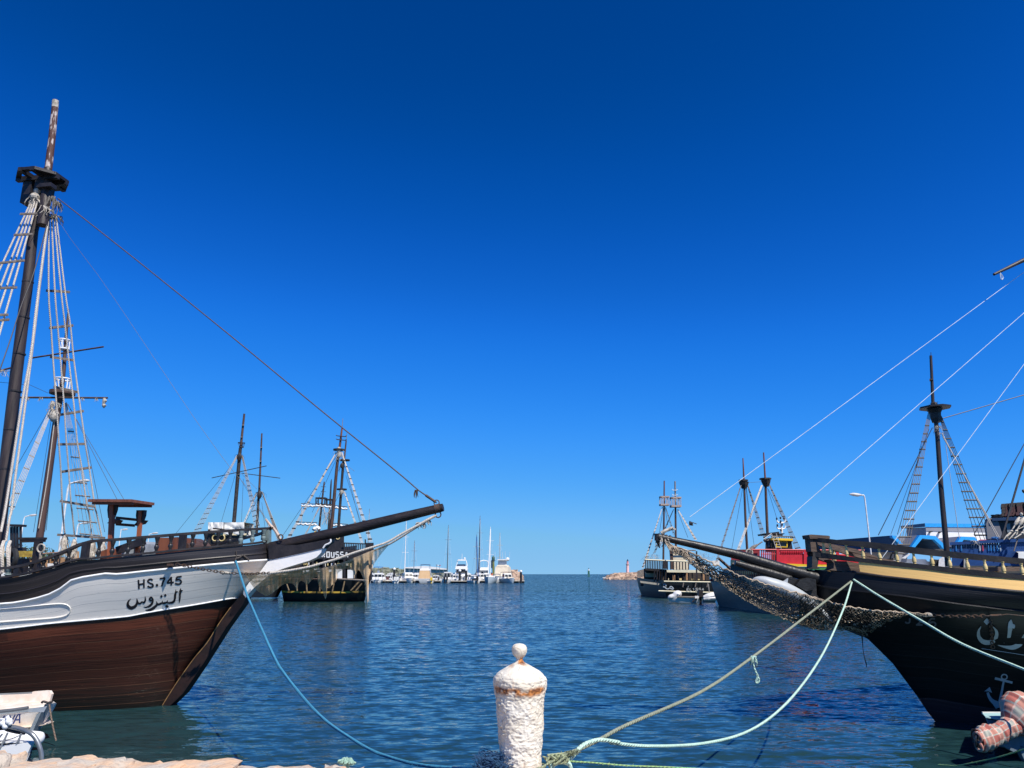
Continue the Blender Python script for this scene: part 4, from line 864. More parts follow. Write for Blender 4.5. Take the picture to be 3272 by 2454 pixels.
for i in range(NZ + 1):
    f = i / NZ; z = lerp(z0b, top, f); r0 = profr(z); row = []
    for k in range(n):
        a = 2 * pi * k / n; d = V((cos(a), sin(a), 0)); p = V((bc.x, YB, z)) + d * r0
        e = (p - V((bc.x, YB, z0b)))
        h = N.noise(e * 9) * .005 + N.noise(e * 22 + V((5, 0, 0))) * .005 - abs(N.noise(e * 34)) * .010 + N.noise(e * 80) * .003 + N.noise(e * 4.3) * .006
        flake = max(0, N.noise(e * 6.5 + V((9, 3, 1)))) * .012 + (.003 if N.noise(e * 15 + V((2, 7, 4))) > .08 else 0) + (.0025 if N.noise(e * 27 + V((1, 2, 9))) > .1 else 0)
        s_ = 1 if bz(590) > z else .35
        if r0 < .03: s_ *= .4
        lean = (z - z0b) * -.012
        row.append(p + d * (h + flake - .004) * s_ * min(1, r0 / .05) + V((lean, 0, 0)))
    rows.append(row + [row[0]])
bol = thing('mooring_bollard', (bc.x, YB, z0b), 'weathered white post with a ball finial, rust band below its conical cap', 'bollard')
kb = int(NZ * (bz(400) - z0b) / (top - z0b))
MB().grid(rows[:kb + 1]).put('post', M_bol, bol, 2); MB().grid(rows[kb:]).put('ball_finial', M_bol, bol, 2)
# ---- ropes
M_blue = rope_mat('blue_rope', (.05, .27, .42), (.03, .15, .28), .03); M_grey = rope_mat('grey_green_rope', (.25, .27, .20), (.15, .17, .12), .05)
M_aqua = rope_mat('aqua_rope', (.46, .64, .54), (.30, .46, .38), .04); M_lime = rope_mat('green_twine', (.35, .62, .28), (.5, .6, .2), .03)
def fuzz(mb, pts, r, n, l, seed=3):
    g = random.Random(seed)
    for k in range(n):
        p = pts[g.randrange(len(pts))]; a = V((g.uniform(-1, 1), g.uniform(-1, 1), g.uniform(-1, .6))).normalized(); mb.tube([p + a * r * .6, p + a * (r + l * g.uniform(.3, 1))], [.0025, .001], 3, False)
def top_rope(name, pts, r, m, label, cat='rope', group='mooring ropes'):
    mb = MB(); mb.tube(pts, r, 9); fuzz(mb, pts, max(r) if hasattr(r, '__len__') else r, 160, .012); o = mb.put(name, m, smooth=True); return tag(o, label, cat, group)
q, z, b = LS.hit(*C3(1967, 178)); Ystart = LS.P(q, b + .04, z).y
bl = L(C3, 1967, 178, 2030, 370, 2120, 640, 2212, 880) + L(D8, 680, 0, 760, 130, 860, 260, 985, 405, 1110, 520, 1270, 630, 1450, 735, 1650, 805, 1850, 850, 2080, 872) + [(1540, 2462), (1580, 2466), (1612, 2462)]
top_rope('mooring_rope', deep(bl, Ystart, YB - .12, 6), [.021, .017, .0145, .0135], M_blue, 'blue mooring rope sagging from the white ship to the bollard')
mb = MB(); mb.tube(smooth([LS.hitP(C3(1967, 178), .03), LS.hitP(C3(1990, 130), .04), LS.hitP(C3(2050, 110), .04), LS.hitP(C3(2095, 75), .04), LS.hitP(C3(2150, 110), .04), LS.hitP(C3(2205, 160), .04)], 4), .018, 7); mb.tube([LS.hitP(C3(1985, 0), .03), LS.hitP(C3(1990, 120), .03)], .01, 6); mb.put('bow_line', M_ropedark, ls, True)
YR = RS.hitP(B4(540, 770), .10).y
KN = C7(1090, 730)
ra = L(DD, 1838, 1256, 1740, 1332, 1625, 1420, 1510, 1497) + L(C7, 2212, 190, 1800, 410, 1400, 600, 1120, 690, 1000, 720)
top_rope('mooring_rope', deep(ra, YR, YB, 6), [.0165, .0165, .016, .017], M_grey, 'taut grey green mooring rope from the black ship to the bollard')
mb = MB(); e = px(*DD(1627, 1418), 1 / lerp(1 / YR, 1 / YB, .36)); tuft(mb, e, .03, 18, .1, 61); mb.tube(smooth([e, e - V((.0, 0, .12)), e - V((-.03, 0, .22)), e - V((-.01, 0, .3)), e - V((-.05, 0, .28)), e - V((-.03, 0, .2))], 4), .012, 6)
tag(mb.put('rope_end', M_aqua, smooth=True), 'frayed aqua rope end hanging half way along the taut grey rope', 'rope')
rb = L(DD, 1840, 1258, 1818, 1325, 1770, 1425, 1700, 1518, 1620, 1578, 1520, 1606, 1400, 1612, 1320, 1604) + L(C7, 2100, 465, 1900, 432, 1760, 425, 1600, 470, 1480, 545, 1380, 660, 1290, 750, 1250, 790)
top_rope('mooring_rope', deep(rb, YR, YB - .05, 6), [.0145, .0145, .0165, .018], M_aqua, 'slack aqua mooring rope drooping from the black ship to the bollard')
rc = L(DD, 1844, 1252, 1900, 1288, 1985, 1338, 2080, 1392, 2212, 1446, 2420, 1530)
top_rope('mooring_rope', deep(rc, YR, 10.3, 6), [.018, .020, .018], M_aqua, 'pale green rope running from the black bow out past the anchor emblem')
# knot at the bollard: turns round the post and the lashings
kp = px(*C7(1120, 740), YB - .05)
mb = MB()
for k in range(7):
    gk = random.Random(80 + k); mb.tube(smooth([kp + V((gk.uniform(-.09, .09), gk.uniform(-.05, .05), gk.uniform(-.03, .04))) for _ in range(5)], 4), .009, 6)
for k in range(2): mb.tube(smooth([px(*C7(1090, 735 + k * 10), YB - .08), px(*C7(960, 800 + k * 6), YB - .17), px(*C7(860, 860 + k * 5), YB - .23), px(*C7(700, 905), YB - .26)], 4), .006, 6)
mb.tube(smooth([px(*C7(870, 690), YB - .02), px(*C7(960, 715), YB - .03), px(*C7(1080, 738), YB - .05), px(*C7(1240, 750), YB - .06)], 3), .006, 6)
mb.tube(smooth([px(*C7(970, 800), YB), px(*C7(985, 850), YB), px(*C7(1000, 900), YB)], 3), .008, 6)
mb.tube([V((bc.x + cos(a) * (profr(bz(1640)) + .022), YB + sin(a) * (profr(bz(1640)) + .022), bz(1635 + 10 * sin(a * 2)))) for a in [2 * pi * k / 32 for k in range(33)]], .006, 6)
for k in range(9): tuft(mb, px(*C7(1050 + k * 42, 715 - k * 14), YB - .03), .035, 34, .035, 71 + k, .4, .0035)
tag(mb.put('rope_knot', rope_mat('green_grey_twine', (.34, .38, .22), (.16, .2, .16), .03), smooth=True), 'frayed tangle of green twine knotted beside the white bollard', 'rope knot')
mb = MB()
for k in range(5):
    c = px(*C7(1165 + k * 4, 850 + k * 14), YB - .06); mb.tube([c + V((cos(a) * .075, -.02 + .03 * sin(a), sin(a) * .05)) for a in [pi * j / 10 for j in range(11)]], .012, 7)
tag(mb.put('rope_coil', M_aqua, smooth=True), 'aqua rope coil hanging below the knot right of the bollard', 'rope')
top_rope('twine', deep(L(C7, 1290, 765, 1700, 790, 2212, 835) + [(2150, 2452), (2300, 2462), (2600, 2490)], YB - .05, 5.6, 6), .0055, M_lime, 'thin lime green twine leading from the bollard knot along the wall', 'twine', None)
top_rope('twine', deep([(3400, 2366), (3330, 2378)] + L(C8, 1907, 1265, 1500, 1395, 1000, 1515, 500, 1608, 260, 1600, 120, 1590), 8.2, 11.4, 6), .007, M_lime, 'thin green line dipping into the water below the plaid blanket', 'twine', None)
# blue net heap left of the bollard, scrap of green net on the wall
mb = MB(); g = random.Random(9)
for k in range(150):
    c = px(*B7(g.gauss(440, 70), g.uniform(1530, 1720)), YB + g.uniform(-.15, .05)); mb.tube(smooth([c + V((g.uniform(-.09, .09), g.uniform(-.06, .06), g.uniform(-.05, .05))) for _ in range(4)], 3), .003, 4, False)
tag(mb.put('net_heap', mat('dark_blue_net', (.015, .05, .12), .9, (.03, .10, .2), 20, .7)), 'dark blue heap of fine net against the foot of the bollard', 'net')
mb = MB(); tuft(mb, px(*D8(1250, 810), YB), .045, 40, .06, 77, .2); mb.tube([px(*D8(1265, 820), YB), px(*D8(1262, 870), YB)], .008, 5); mb.tube(smooth([px(*D8(x, y), YB) for x, y in ((1255, 870), (1228, 830), (1240, 800), (1270, 805), (1278, 840))], 4), .006, 5)
tag(mb.put('net_scrap', mat('pale_green_net', (.30, .45, .36), .9, (.2, .32, .26), 20, .7)), 'small pale green scrap of netting standing on the stone wall', 'net')
# ---- net hanging under the left bowsprit
bot = [(-10, 632), (40, 690), (90, 775), (150, 860), (230, 922), (285, 955), (330, 985), (372, 975), (430, 942), (500, 885), (560, 832), (620, 797), (690, 785), (735, 790), (770, 815), (795, 860), (812, 892), (820, 860), (832, 800), (850, 765), (880, 748), (925, 770), (955, 815), (990, 795), (1040, 735), (1085, 700), (1122, 690), (1130, 745), (1148, 830), (1200, 890), (1228, 980), (1252, 1032), (1268, 985), (1250, 885), (1285, 858), (1312, 865), (1345, 820), (1405, 768), (1438, 690), (1438, 630), (1480, 600), (1560, 560), (1640, 580), (1672, 600), (1682, 680), (1692, 722), (1715, 650), (1755, 575), (1785, 610), (1832, 715), (1850, 780), (1868, 1000), (1870, 1195), (1895, 1120), (1912, 1040), (1892, 800), (1905, 715), (1950, 610), (2000, 485), (2060, 400), (2120, 320), (2212, 215)]
topc = [(-10, 628), (200, 640), (480, 640), (800, 632), (1000, 600), (1300, 530), (1500, 470), (1700, 390), (2000, 268), (2212, 175)]
def net_sheet(bot, topc, z, hull, bf, name, m, parent=None, nv=12, step=6, wav=.10):
    us = []; x = bot[0][0]
    while x < bot[-1][0]: us.append(x); x += step
    rows = []; uv = []
    for i in range(nv + 1):
        r = []; w = []
        for x in us:
            f = i / nv; y0, y1 = interp(topc, x), interp(bot, x); y1 = max(y1, y0 + 1); p = z(x, lerp(y0, y1, f))
            b = bf(p[0], f) + wav * f * N.noise(V((x * .012, f * 1.5, 3))) + .03 * sin(x * .09) * f
            c = hull.pt(p, b); r.append(c); w.append((x * .0032 * 2 + f * .3, lerp(y0, y1, f) * .0064))
        rows.append(r); uv.append(w)
    o = MB().grid(rows, uv).put(name, m, parent, 2); return o
us_ = B_ = None
M_net1 = net_mat('brown_fine_net', (.90, .64, .38), .035, .42)
n1 = net_sheet(bot, topc, D6, LS, lambda u, f: max(.16, gb(u, CB, B5(0, 0)[0] * 0 + C3(1000, 0)[0])) * (.55 - .35 * f), 'hanging_net', M_net1)
n1b = MB(); 
tag(n1, 'torn brown fishing net hung in tatters under the left bowsprit', 'fishing net')
bot2 = [(-10, 634), (60, 700), (150, 790), (300, 830), (460, 800), (520, 740), (700, 700), (900, 660), (1000, 640), (1150, 600)]
n2 = net_sheet(bot2, [(-10, 630), (480, 618), (800, 575), (1000, 540), (1150, 505)], D6, LS, lambda u, f: gb(u, CB, C3(1000, 0)[0]) * (1 - .35 * f), 'hanging_net_fold', M_net1, n1)
# ---- rope net slung under the right bowsprit: near edge, sagging middle, far edge
M_net2 = mat('tan_net_twine', (.50, .40, .29), .95, (.20, .16, .12), 7, .9, .3)
uA, uB = B8(240, 0)[0], B5(935, 0)[0]
def rb_(u): return max(.02, (CBR + .05) * (u - uA) / (uB - uA)) ** 1.0
near_e = smooth(L(B8, 232, 140, 300, 195, 420, 235, 560, 300, 700, 370, 850, 440, 1000, 505, 1200, 570, 1400, 630, 1600, 690, 1850, 765) + L(B4, 0, 905, 300, 988, 600, 1058, 900, 1085, 1100, 1098, 1260, 1112), 5)
mid_e = smooth(L(B8, 232, 150, 290, 245, 400, 300, 560, 430, 700, 525, 850, 620, 1000, 720, 1150, 810, 1300, 885, 1450, 945, 1600, 1000, 1750, 1040, 1850, 1055) + L(B4, 0, 1205, 200, 1262, 400, 1262, 560, 1275, 700, 1325, 850, 1290, 1000, 1220, 1130, 1150, 1240, 1118), 5)
far_e = smooth(L(B8, 235, 145, 330, 215, 500, 310, 700, 420, 900, 515, 1100, 600, 1300, 670, 1500, 735, 1700, 790, 1900, 840) + L(B4, 200, 1010, 400, 1050, 650, 1100, 900, 1120, 1130, 1130, 1235, 1115), 5)
def res(c, n):
    cum = [0]
    for a, b in zip(c, c[1:]): cum.append(cum[-1] + (b - a).length)
    return [V((interp(list(zip(cum, [p.x for p in c])), cum[-1] * i / n), interp(list(zip(cum, [p.y for p in c])), cum[-1] * i / n))) for i in range(n + 1)]
NU, NV = 210, 34
ne, me_, fe = res(near_e, NU), res(mid_e, NU), res(far_e, NU)
G = []
for j in range(NV + 1):
    f = j / NV; r = []
    for i in range(NU + 1):
        if f <= .55: k = f / .55; p = ne[i].lerp(me_[i], k ** .8); b = lerp(rb_(p.x), .10, k)
        else: k = (f - .55) / .45; p = me_[i].lerp(fe[i], k ** 1.1); b = lerp(.10, -rb_(p.x) * .75, k)
        jx = N.noise(V((i * .35, j * .6, 1))) * 7; jy = N.noise(V((i * .35, j * .6, 8))) * 7
        edge = min(i, NU - i) / 6; edge = min(1, edge)
        r.append(RS.pt((p.x + jx * edge, p.y + jy * edge), b))
    G.append(r)
mb = MB(); mbd = MB(); g = random.Random(12)
for j in range(NV + 1):
    for i in range(NU + 1):
        for dj in (1, -1):
            if i < NU and 0 <= j + dj <= NV and (i + j) % 2 == 0 and g.random() > .03:
                a, c = G[j][i], G[j + dj][i + 1]; dk = 2 + 4 * N.noise(V((i * .07, 2, 5))) < j < 15 + 5 * N.noise(V((i * .06, 7, 1))) and 22 < i < 175; (mbd if dk else mb).tube([a, (a + c) / 2 - V((0, 0, .006)), c], g.uniform(.005, .0085) if dk else g.uniform(.0035, .0065), 4, False)
for j, rr in ((0, .014), (NV, .012)): mb.tube(G[j], rr, 6)
for i in range(2, NU, 3):
    for j in (0,): tuft(mb, G[j][i], .02, 2, .05, i, .6)
for i in range(4, NU - 3, 2):
    j = 9 + (i % 3); tuft(mb, G[j][i], .03, 2, .06, i + 200, .5)
for (x, y) in ((330, 215), (380, 245), (440, 262)): tuft(mb, RS.pt(B8(x, y), .1), .06, 14, .10, int(x))
mb.tube(smooth([RS.pt(B4(x, y), .25) for x, y in ((525, 1050), (545, 1120), (570, 1180), (575, 1230))], 3), .012, 5)
for x in (205, 265): mb.tube(smooth([RS.pt(B4(x + 30, 1180), .3), RS.pt(B4(x + 5, 1230), .3), RS.pt(B4(x, 1265), .25)], 3), .008, 5)
for k in range(260):                     # slack strands caught along the fold
    i = g.randrange(6, NU - 14); j = g.randrange(14, 24); n_ = g.randrange(4, 10); (mb if k % 3 else mbd).tube(smooth([G[min(NV, max(0, j + g.randrange(-1, 2)))][i + q] + V((0, g.uniform(-.03, .03), g.uniform(-.025, .02))) for q in range(0, n_, 2)], 2), .005, 4, False)
rn = mb.put('slung_net', M_net2); mbd.put('dark_netting', mat('black_net_twine', (.035, .030, .026), .95, (.10, .085, .065), 6, .7, 0), rn); tag(rn, 'coarse knotted rope net slung like a hammock under the right bowsprit', 'fishing net')
mb = MB(); mb.ball(RS.hitP(B5(915, 188), .10), .05, 8, (1.6, 1, .8)); tuft(mb, RS.hitP(B5(905, 188), .12), .05, 20, .06, 91, .3); tuft(mb, RS.hitP(B5(850, 195), .14), .06, 24, .04, 92, .2); mb.put('net_lashing', M_rag, rn)
MB().tube(smooth([RS.pt(B5(x, y), .1) for x, y in ((310, 385), (315, 420), (322, 520), (335, 600), (350, 650), (357, 697))], 3), [.02, .012, .006, .007, .012, .006], 5).put('hanging_cord', M_ropedark, rn)
# ---- small white boat alongside the brown ship
M_grp = mat('scuffed_white_gelcoat', (.76, .73, .68), .5, (.55, .42, .30), 4, .55, .12, ramp=(.55, .72))
M_grpin = mat('pinkish_worn_deck', (.74, .66, .58), .7, (.62, .48, .38), 5, .7, .15)
M_navy = mat('navy_lettering', (.02, .04, .16), .5, bump=0)
Yb = 13.2
sb = thing('rowing_boat', px(300, 2330, Yb), 'scuffed white open boat with navy letters and grey stripe below the brown hull', 'boat')
def slanted(pix0, pix1, Y0, Y1, name, m, parent): # a side panel between two picture lines at two distances
    n = 14; a, b = smooth(pix0, n), smooth(pix1, n); A = res(a, 24); Bq = res(b, 24)
    MB().grid([[px(p.x, p.y, Y0 + .25 * (1 - i / 24) ** 2 * 0) for i, p in enumerate(A)], [px(p.x, p.y, Y1) for i, p in enumerate(Bq)]]).put(name, m, parent, True)
lft = lambda y: C1(-2600, y)
def boat(parent, gun, chine, keel, Yn, beam, mats, inner):      # hull from the picture lines of its near side
    n = 30; A, Bq, Cq = res(smooth(gun, 6), n), res(smooth(chine, 6), n), res(smooth(keel, 6), n)
    def side(sgn):
        R = []
        for q, out in ((A, 1.), (Bq, .86), (Cq, .5)):
            r = []
            for i, p in enumerate(q):
                t = min(1, (n - i) / (n * .55)); h = beam / 2 * sin(pi / 2 * t) ** .7 * out; c = px(p.x, p.y, Yn - h); r.append(V((c.x, Yn - h if sgn > 0 else Yn + h, c.z)))
            R.append(r)
        return R
    s1, s2 = side(1), side(-1)
    MB().grid(s1[:2]).put('hull_side', mats[0], parent, 2); MB().grid(s1[1:]).put('hull_bottom', mats[0], parent, 2)
    MB().grid(s2).put('hull_side', mats[0], parent, 2)
    MB().grid([s1[0], [a.lerp(c, .16) + V((0, 0, .02)) for a, c in zip(s1[0], s2[0])], [a.lerp(c, .84) + V((0, 0, .02)) for a, c in zip(s1[0], s2[0])], s2[0]]).put('gunwale', inner, parent)
    MB().grid([[a.lerp(c, k / 4) - V((0, 0, .28)) for a, c in zip(s1[0], s2[0])] for k in range(5)]).put('floor', inner, parent)
    return s1, s2
s1, s2 = boat(sb, [C1(-2400, 640), C1(-1200, 545), C1(0, 470), C1(470, 440), C1(800, 400), C1(880, 330)], [C1(-2400, 720), C1(-1200, 625), C1(0, 560), C1(400, 520), C1(740, 505), C1(838, 395)], [C1(-2400, 1150), C1(-1200, 1100), C1(0, 1010), C1(400, 930), C1(560, 880), C1(640, 850)], Yb, 1.3, (M_grp,), M_grpin)
def flat(pix, Y, th, name, m, parent): return MB().prism([px(*p, Y) for p in pix], V((0, -th, 0))).put(name, m, parent)
flat(L(C1, -2400, 470, -1200, 330, 0, 215, 575, 190, 580, 152, 800, 135, 870, 138, 905, 190, 860, 330, 800, 350, 400, 400, 0, 455, -1200, 530, -2400, 620), Yb + .25, .06, 'far_bulwark', M_grpin, sb)
flat(L(C1, -2400, 440, -1200, 318, 0, 188, 560, 162, 575, 190, 0, 215, -1200, 330, -2400, 470), Yb + .3, .05, 'rubbing_band', mat('grey_rubber', (.20, .21, .22), .7), sb)
MB().tube([px(*p, Yb - .66) for p in [(q.x, q.y) for q in smooth(L(C1, -2400, 700, -1200, 600, 0, 490, 300, 455, 470, 430), 4)]], .028, 6).put('rubbing_strake', mat('grey_strake', (.12, .13, .14), .6), sb, True)
flat(L(C1, -2400, 705, -1200, 625, 0, 540, 400, 500, 745, 500, 760, 470, 800, 400, 470, 445, 0, 500), Yb - .58, .01, 'grey_stripe', mat('grey_blue_stripe', (.22, .26, .30), .5, (.3, .33, .36), 6, .6), sb)
flat(L(C1, 745, 500, 800, 470, 880, 335, 850, 400, 660, 830, 585, 855), Yb - .1, .2, 'stem', mat('grey_stem', (.20, .24, .27), .5), sb)
def text_strokes(mb, polys, to3, w):
    for st in polys:
        q = smooth([V((st[i], st[i + 1], 0)) for i in range(0, len(st), 2)], 5) if len(st) > 4 else [V((st[0], st[1], 0)).lerp(V((st[2], st[3], 0)), k / 3) for k in range(4)]
        A, Bq = [], []
        for i, p in enumerate(q):
            t = (q[min(i + 1, len(q) - 1)] - q[max(0, i - 1)]).normalized(); nn_ = V((-t.y, t.x, 0)) * w / 2; A.append(to3(p + nn_)); Bq.append(to3(p - nn_))
        mb.grid([A, Bq])
def sbp(p): 
    c = px(*C1(p.x, p.y), Yb - .605 + (p.y - 600) * .0004); return c
mb = MB(); text_strokes(mb, [(300, 545, 220, 700), (330, 545, 330, 690), (255, 635, 330, 630), (305, 545, 350, 542), (160, 555, 200, 640), (258, 545, 205, 640), (205, 640, 195, 705), (80, 560, -10, 700), (105, 560, 105, 690), (30, 645, 105, 640)], sbp, 26); mb.put('boat_name', M_navy, sb)
mb = MB(); P = [px(*C1(x, y), Yb - .3) for x, y in ((700, 350), (720, 325), (760, 330), (805, 345), (840, 335), (885, 325))]; mb.tube(smooth(P, 3), .018, 6); mb.put('cleat_rope', M_ropedark, sb, True)
MB().tube(smooth([px(*C1(x, y), Yb - .35) for x, y in ((830, 370), (850, 520), (885, 720), (930, 930), (945, 985))], 4), .012, 6).put('painter', rope_mat('brown_painter', (.22, .16, .12)), sb, True)
# ---- second small boat nearer the wall, with fender and bent steel rail
Yc = 12.1
sc = thing('dinghy', px(150, 2400, Yc), 'white dinghy with a bent steel tube rail, nearest the stone wall', 'boat')
M_dg = mat('clean_white_hull', (.76, .77, .78), .4, (.66, .68, .70), 3, .6, .05)
flat(L(C1, -1500, 1400, -1500, 1080, -100, 1120, 60, 1080, 580, 985, 588, 1005, 440, 1330, 400, 1443), Yc - .3, .06, 'transom', M_dg, sc)
MB().hexa([px(*C1(-1500, 1290), Yc - .3), px(*C1(588, 990), Yc - .3), px(*C1(420, 1400), Yc - .3), px(*C1(-1500, 1600), Yc - .3), px(*C1(-1500, 1080), Yc + .9), px(*C1(560, 905), Yc + .9), px(*C1(400, 1250), Yc + .9), px(*C1(-1500, 1400), Yc + .9)]).put('hull_side', M_dg, sc)
MB().hexa([px(*C1(-1500, 1050), Yc - .32), px(*C1(590, 985), Yc - .32), px(*C1(590, 1010), Yc - .32), px(*C1(-1500, 1075), Yc - .32), px(*C1(-1500, 900), Yc + .8), px(*C1(600, 880), Yc + .8), px(*C1(600, 895), Yc + .8), px(*C1(-1500, 915), Yc + .8)]).put('deck', M_dg, sc)
MB().tube([px(*C1(x, y), Yc + .45) for x, y in ((-900, 860), (350, 915), (640, 940), (690, 945), (718, 947), (732, 948))], [.09, .095, .095, .088, .06, .02], 14).put('side_tube', M_dg, sc, True)
M_steel = mat('dull_steel_tube', (.30, .32, .33), .35, (.18, .19, .2), 9, .6, .05, metal=.6)
MB().tube(smooth([px(*C1(x, y), Y_) for x, y, Y_ in ((-300, 720, Yc - .2), (20, 745, Yc - .25), (200, 755, Yc - .3), (380, 795, Yc - .35), (520, 860, Yc - .4), (610, 960, Yc - .4), (670, 1100, Yc - .4), (695, 1220, Yc - .4), (700, 1330, Yc - .4), (702, 1500, Yc - .4))], 4), .032, 10).put('bent_rail', M_steel, sc, True)
MB().tube(smooth([px(*C1(x, y), Yc - .28) for x, y in ((-200, 800), (60, 770), (140, 800), (300, 835), (420, 850))], 4), .03, 8).put('dark_rail', M_black, sc, True)
mb = MB(); mb.tube(smooth([px(*C1(x, y), Yc - .36) for x, y in ((-100, 1010), (150, 965), (320, 900), (450, 850), (530, 840))], 4), .006, 5); mb.put('cable', M_wire, sc)
mb = MB()
for x, y, r in ((150, 660, .05), (90, 740, .045), (125, 600, .03), (40, 690, .04), (170, 690, .035)): mb.ball(px(*C1(x, y), Yc - .35), r, 9)
mb.tube([px(*C1(125, 560), Yc - .35), px(*C1(140, 700), Yc - .35)], .022, 8); mb.tube(smooth([px(*C1(x, y), Yc - .34) for x, y in ((-60, 640), (20, 620), (80, 640), (-40, 700))], 4), .014, 6); mb.put('clamp_fittings', M_dg, sc, True)
for pts in (((130, 850), (60, 1000), (0, 1110)), ((360, 860), (310, 980), (280, 1020)), ((40, 870), (-40, 960), (-80, 1000))):
    MB().tube(smooth([px(*C1(x, y), Yc - .37) for x, y in pts], 4), .014, 6).put('strap', mat('grey_strap', (.25, .27, .3), .7, bump=0), sc)
# ---- blue boat with the blanket-wrapped outboard, lower right
Yd = 12.0
bb = thing('small_boat', px(3200, 2380, Yd), 'small pale blue boat whose stern holds the blanket wrapped outboard', 'boat')
M_pb = mat('faded_blue_hull', (.10, .17, .24), .6, (.16, .24, .30), 4, .7, .1); M_pbt = mat('pale_turquoise', (.45, .70, .70), .5, (.34, .52, .52), 4, .7, .1)
MB().hexa([px(*C8(1140, 640), Yd), px(*C8(3200, 900), Yd - .2), px(*C8(3200, 1700), Yd - .2), px(*C8(1350, 1200), Yd), px(*C8(1080, 560), Yd + 1.3), px(*C8(3200, 560), Yd + 1.3), px(*C8(3200, 1300), Yd + 1.3), px(*C8(1190, 850), Yd + 1.3)]).put('hull', M_pb, bb)
MB().hexa([px(*C8(1095, 580), Yd - .06), px(*C8(3200, 930), Yd - .2), px(*C8(3200, 960), Yd - .2), px(*C8(1110, 610), Yd - .06), px(*C8(1035, 512), Yd + 1.3), px(*C8(3200, 512), Yd + 1.3), px(*C8(3200, 530), Yd + 1.3), px(*C8(1040, 530), Yd + 1.3)]).put('deck', M_pbt, bb)
MB().tube([px(*C8(x, y), Yd + 1.3) for x, y in ((1035, 515), (1500, 515), (3200, 500))], .025, 6).put('gunwale', mat('grey_gunwale', (.42, .42, .40), .7), bb)
MB().prism([px(*C8(x, y), Yd - .25) for x, y in ((1340, 1190), (1650, 1010), (1800, 1040), (1830, 1240), (1700, 1330), (1480, 1210))], V((0, .12, 0))).put('motor_bracket', mat('blue_grey_bracket', (.13, .17, .21), .6), bb)
MB().prism([px(*C8(x, y), Yd - .2) for x, y in ((1820, 1240), (1960, 1230), (2000, 1600), (1900, 1460), (1840, 1330))], V((0, .1, 0))).put('motor_skeg', mat('blue_grey_skeg', (.13, .19, .22), .6), bb)
M_plaid = bpy.data.materials.new('plaid_blanket'); M_plaid.use_nodes = True
t = M_plaid.node_tree; nn = t.nodes; b_ = nn['Principled BSDF']; lk = t.links.new; b_.inputs['Roughness'].default_value = .95; b_.inputs['Specular IOR Level'].default_value = .1
uvn = nn.new('ShaderNodeUVMap'); sx = nn.new('ShaderNodeSeparateXYZ'); lk(uvn.outputs[0], sx.inputs[0])
def stripe(o, per, lo):
    m_ = nn.new('ShaderNodeMath'); m_.operation = 'MULTIPLY'; m_.inputs[1].default_value = 1 / per; lk(o, m_.inputs[0])
    f = nn.new('ShaderNodeMath'); f.operation = 'FRACT'; lk(m_.outputs[0], f.inputs[0])
    r = nn.new('ShaderNodeValToRGB'); r.color_ramp.interpolation = 'CONSTANT'; lk(f.outputs[0], r.inputs[0]); r.color_ramp.elements[0].color = (0, 0, 0, 1); r.color_ramp.elements[1].position = .46; r.color_ramp.elements[1].color = (1, 1, 1, 1)
    e = r.color_ramp.elements.new(.54); e.color = (.5, .5, .5, 1); e = r.color_ramp.elements.new(.92); e.color = (1, 1, 1, 1); return r.outputs[0]
a_, c_ = stripe(sx.outputs[0], .24, 0), stripe(sx.outputs[1], .22, 0)
ad = nn.new('ShaderNodeMath'); ad.operation = 'ADD'; lk(a_, ad.inputs[0]); lk(c_, ad.inputs[1]); hf = nn.new('ShaderNodeMath'); hf.operation = 'MULTIPLY'; hf.inputs[1].default_value = .5; lk(ad.outputs[0], hf.inputs[0])
rp = nn.new('ShaderNodeValToRGB'); rp.color_ramp.interpolation = 'CONSTANT'; lk(hf.outputs[0], rp.inputs[0]); els = rp.color_ramp.elements
els[0].color = (.38, .125, .10, 1); els[1].position = .24; els[1].color = (.42, .20, .155, 1)
for p_, c__ in ((.45, (.62, .46, .38)), (.49, (.36, .36, .31)), (.7, (.60, .40, .33)), (.9, (.62, .5, .43))): e = els.new(p_); e.color = (*c__, 1)
nzp = nn.new('ShaderNodeTexNoise'); nzp.inputs['Scale'].default_value = 30; bpp = nn.new('ShaderNodeBump'); bpp.inputs['Strength'].default_value = .3; bpp.inputs['Distance'].default_value = .01; lk(nzp.outputs['Fac'], bpp.inputs['Height']); lk(bpp.outputs[0], b_.inputs['Normal']); lk(rp.outputs[0], b_.inputs['Base Color'])
ob = thing('wrapped_outboard', px(*C8(1450, 950), Yd - .35), 'outboard motor bundled in a pink and grey plaid blanket', 'outboard motor')
def wrapped(pts, rad, name, seed, fold=.10, sq=.8):
    P = smooth(pts, 8); m_ = len(P); R = [interp([(k / (len(rad) - 1), r) for k, r in enumerate(rad)], i / (m_ - 1)) for i in range(m_)]; n_ = 40; rows = []; uv = []; ln = 0
    for i, p in enumerate(P):
        if i: ln += (p - P[i - 1]).length
        tt = (P[min(i + 1, m_ - 1)] - P[max(0, i - 1)]).normalized(); a = tt.cross(V((0, 1, 0))).normalized(); c = tt.cross(a); r = []; w = []
        for k in range(n_ + 1):
            th = 2 * pi * k / n_; fo = fold * (N.noise(V((i * .32 + seed, cos(th) * 1.1, sin(th) * 1.1))) + .45 * sin(i * 1.15 + 1.6 * sin(th) + seed) * abs(N.noise(V((i * .12, seed, th * .2 if k < n_ else 0)))) * 2)
            r.append(p + (a * cos(th) + c * sin(th) * sq) * R[i] * (1 + fo)); w.append((ln, k / n_ * 1.1))
        rows.append(r); uv.append(w)
    return MB().grid(rows, uv).put(name, M_plaid, ob, 2)
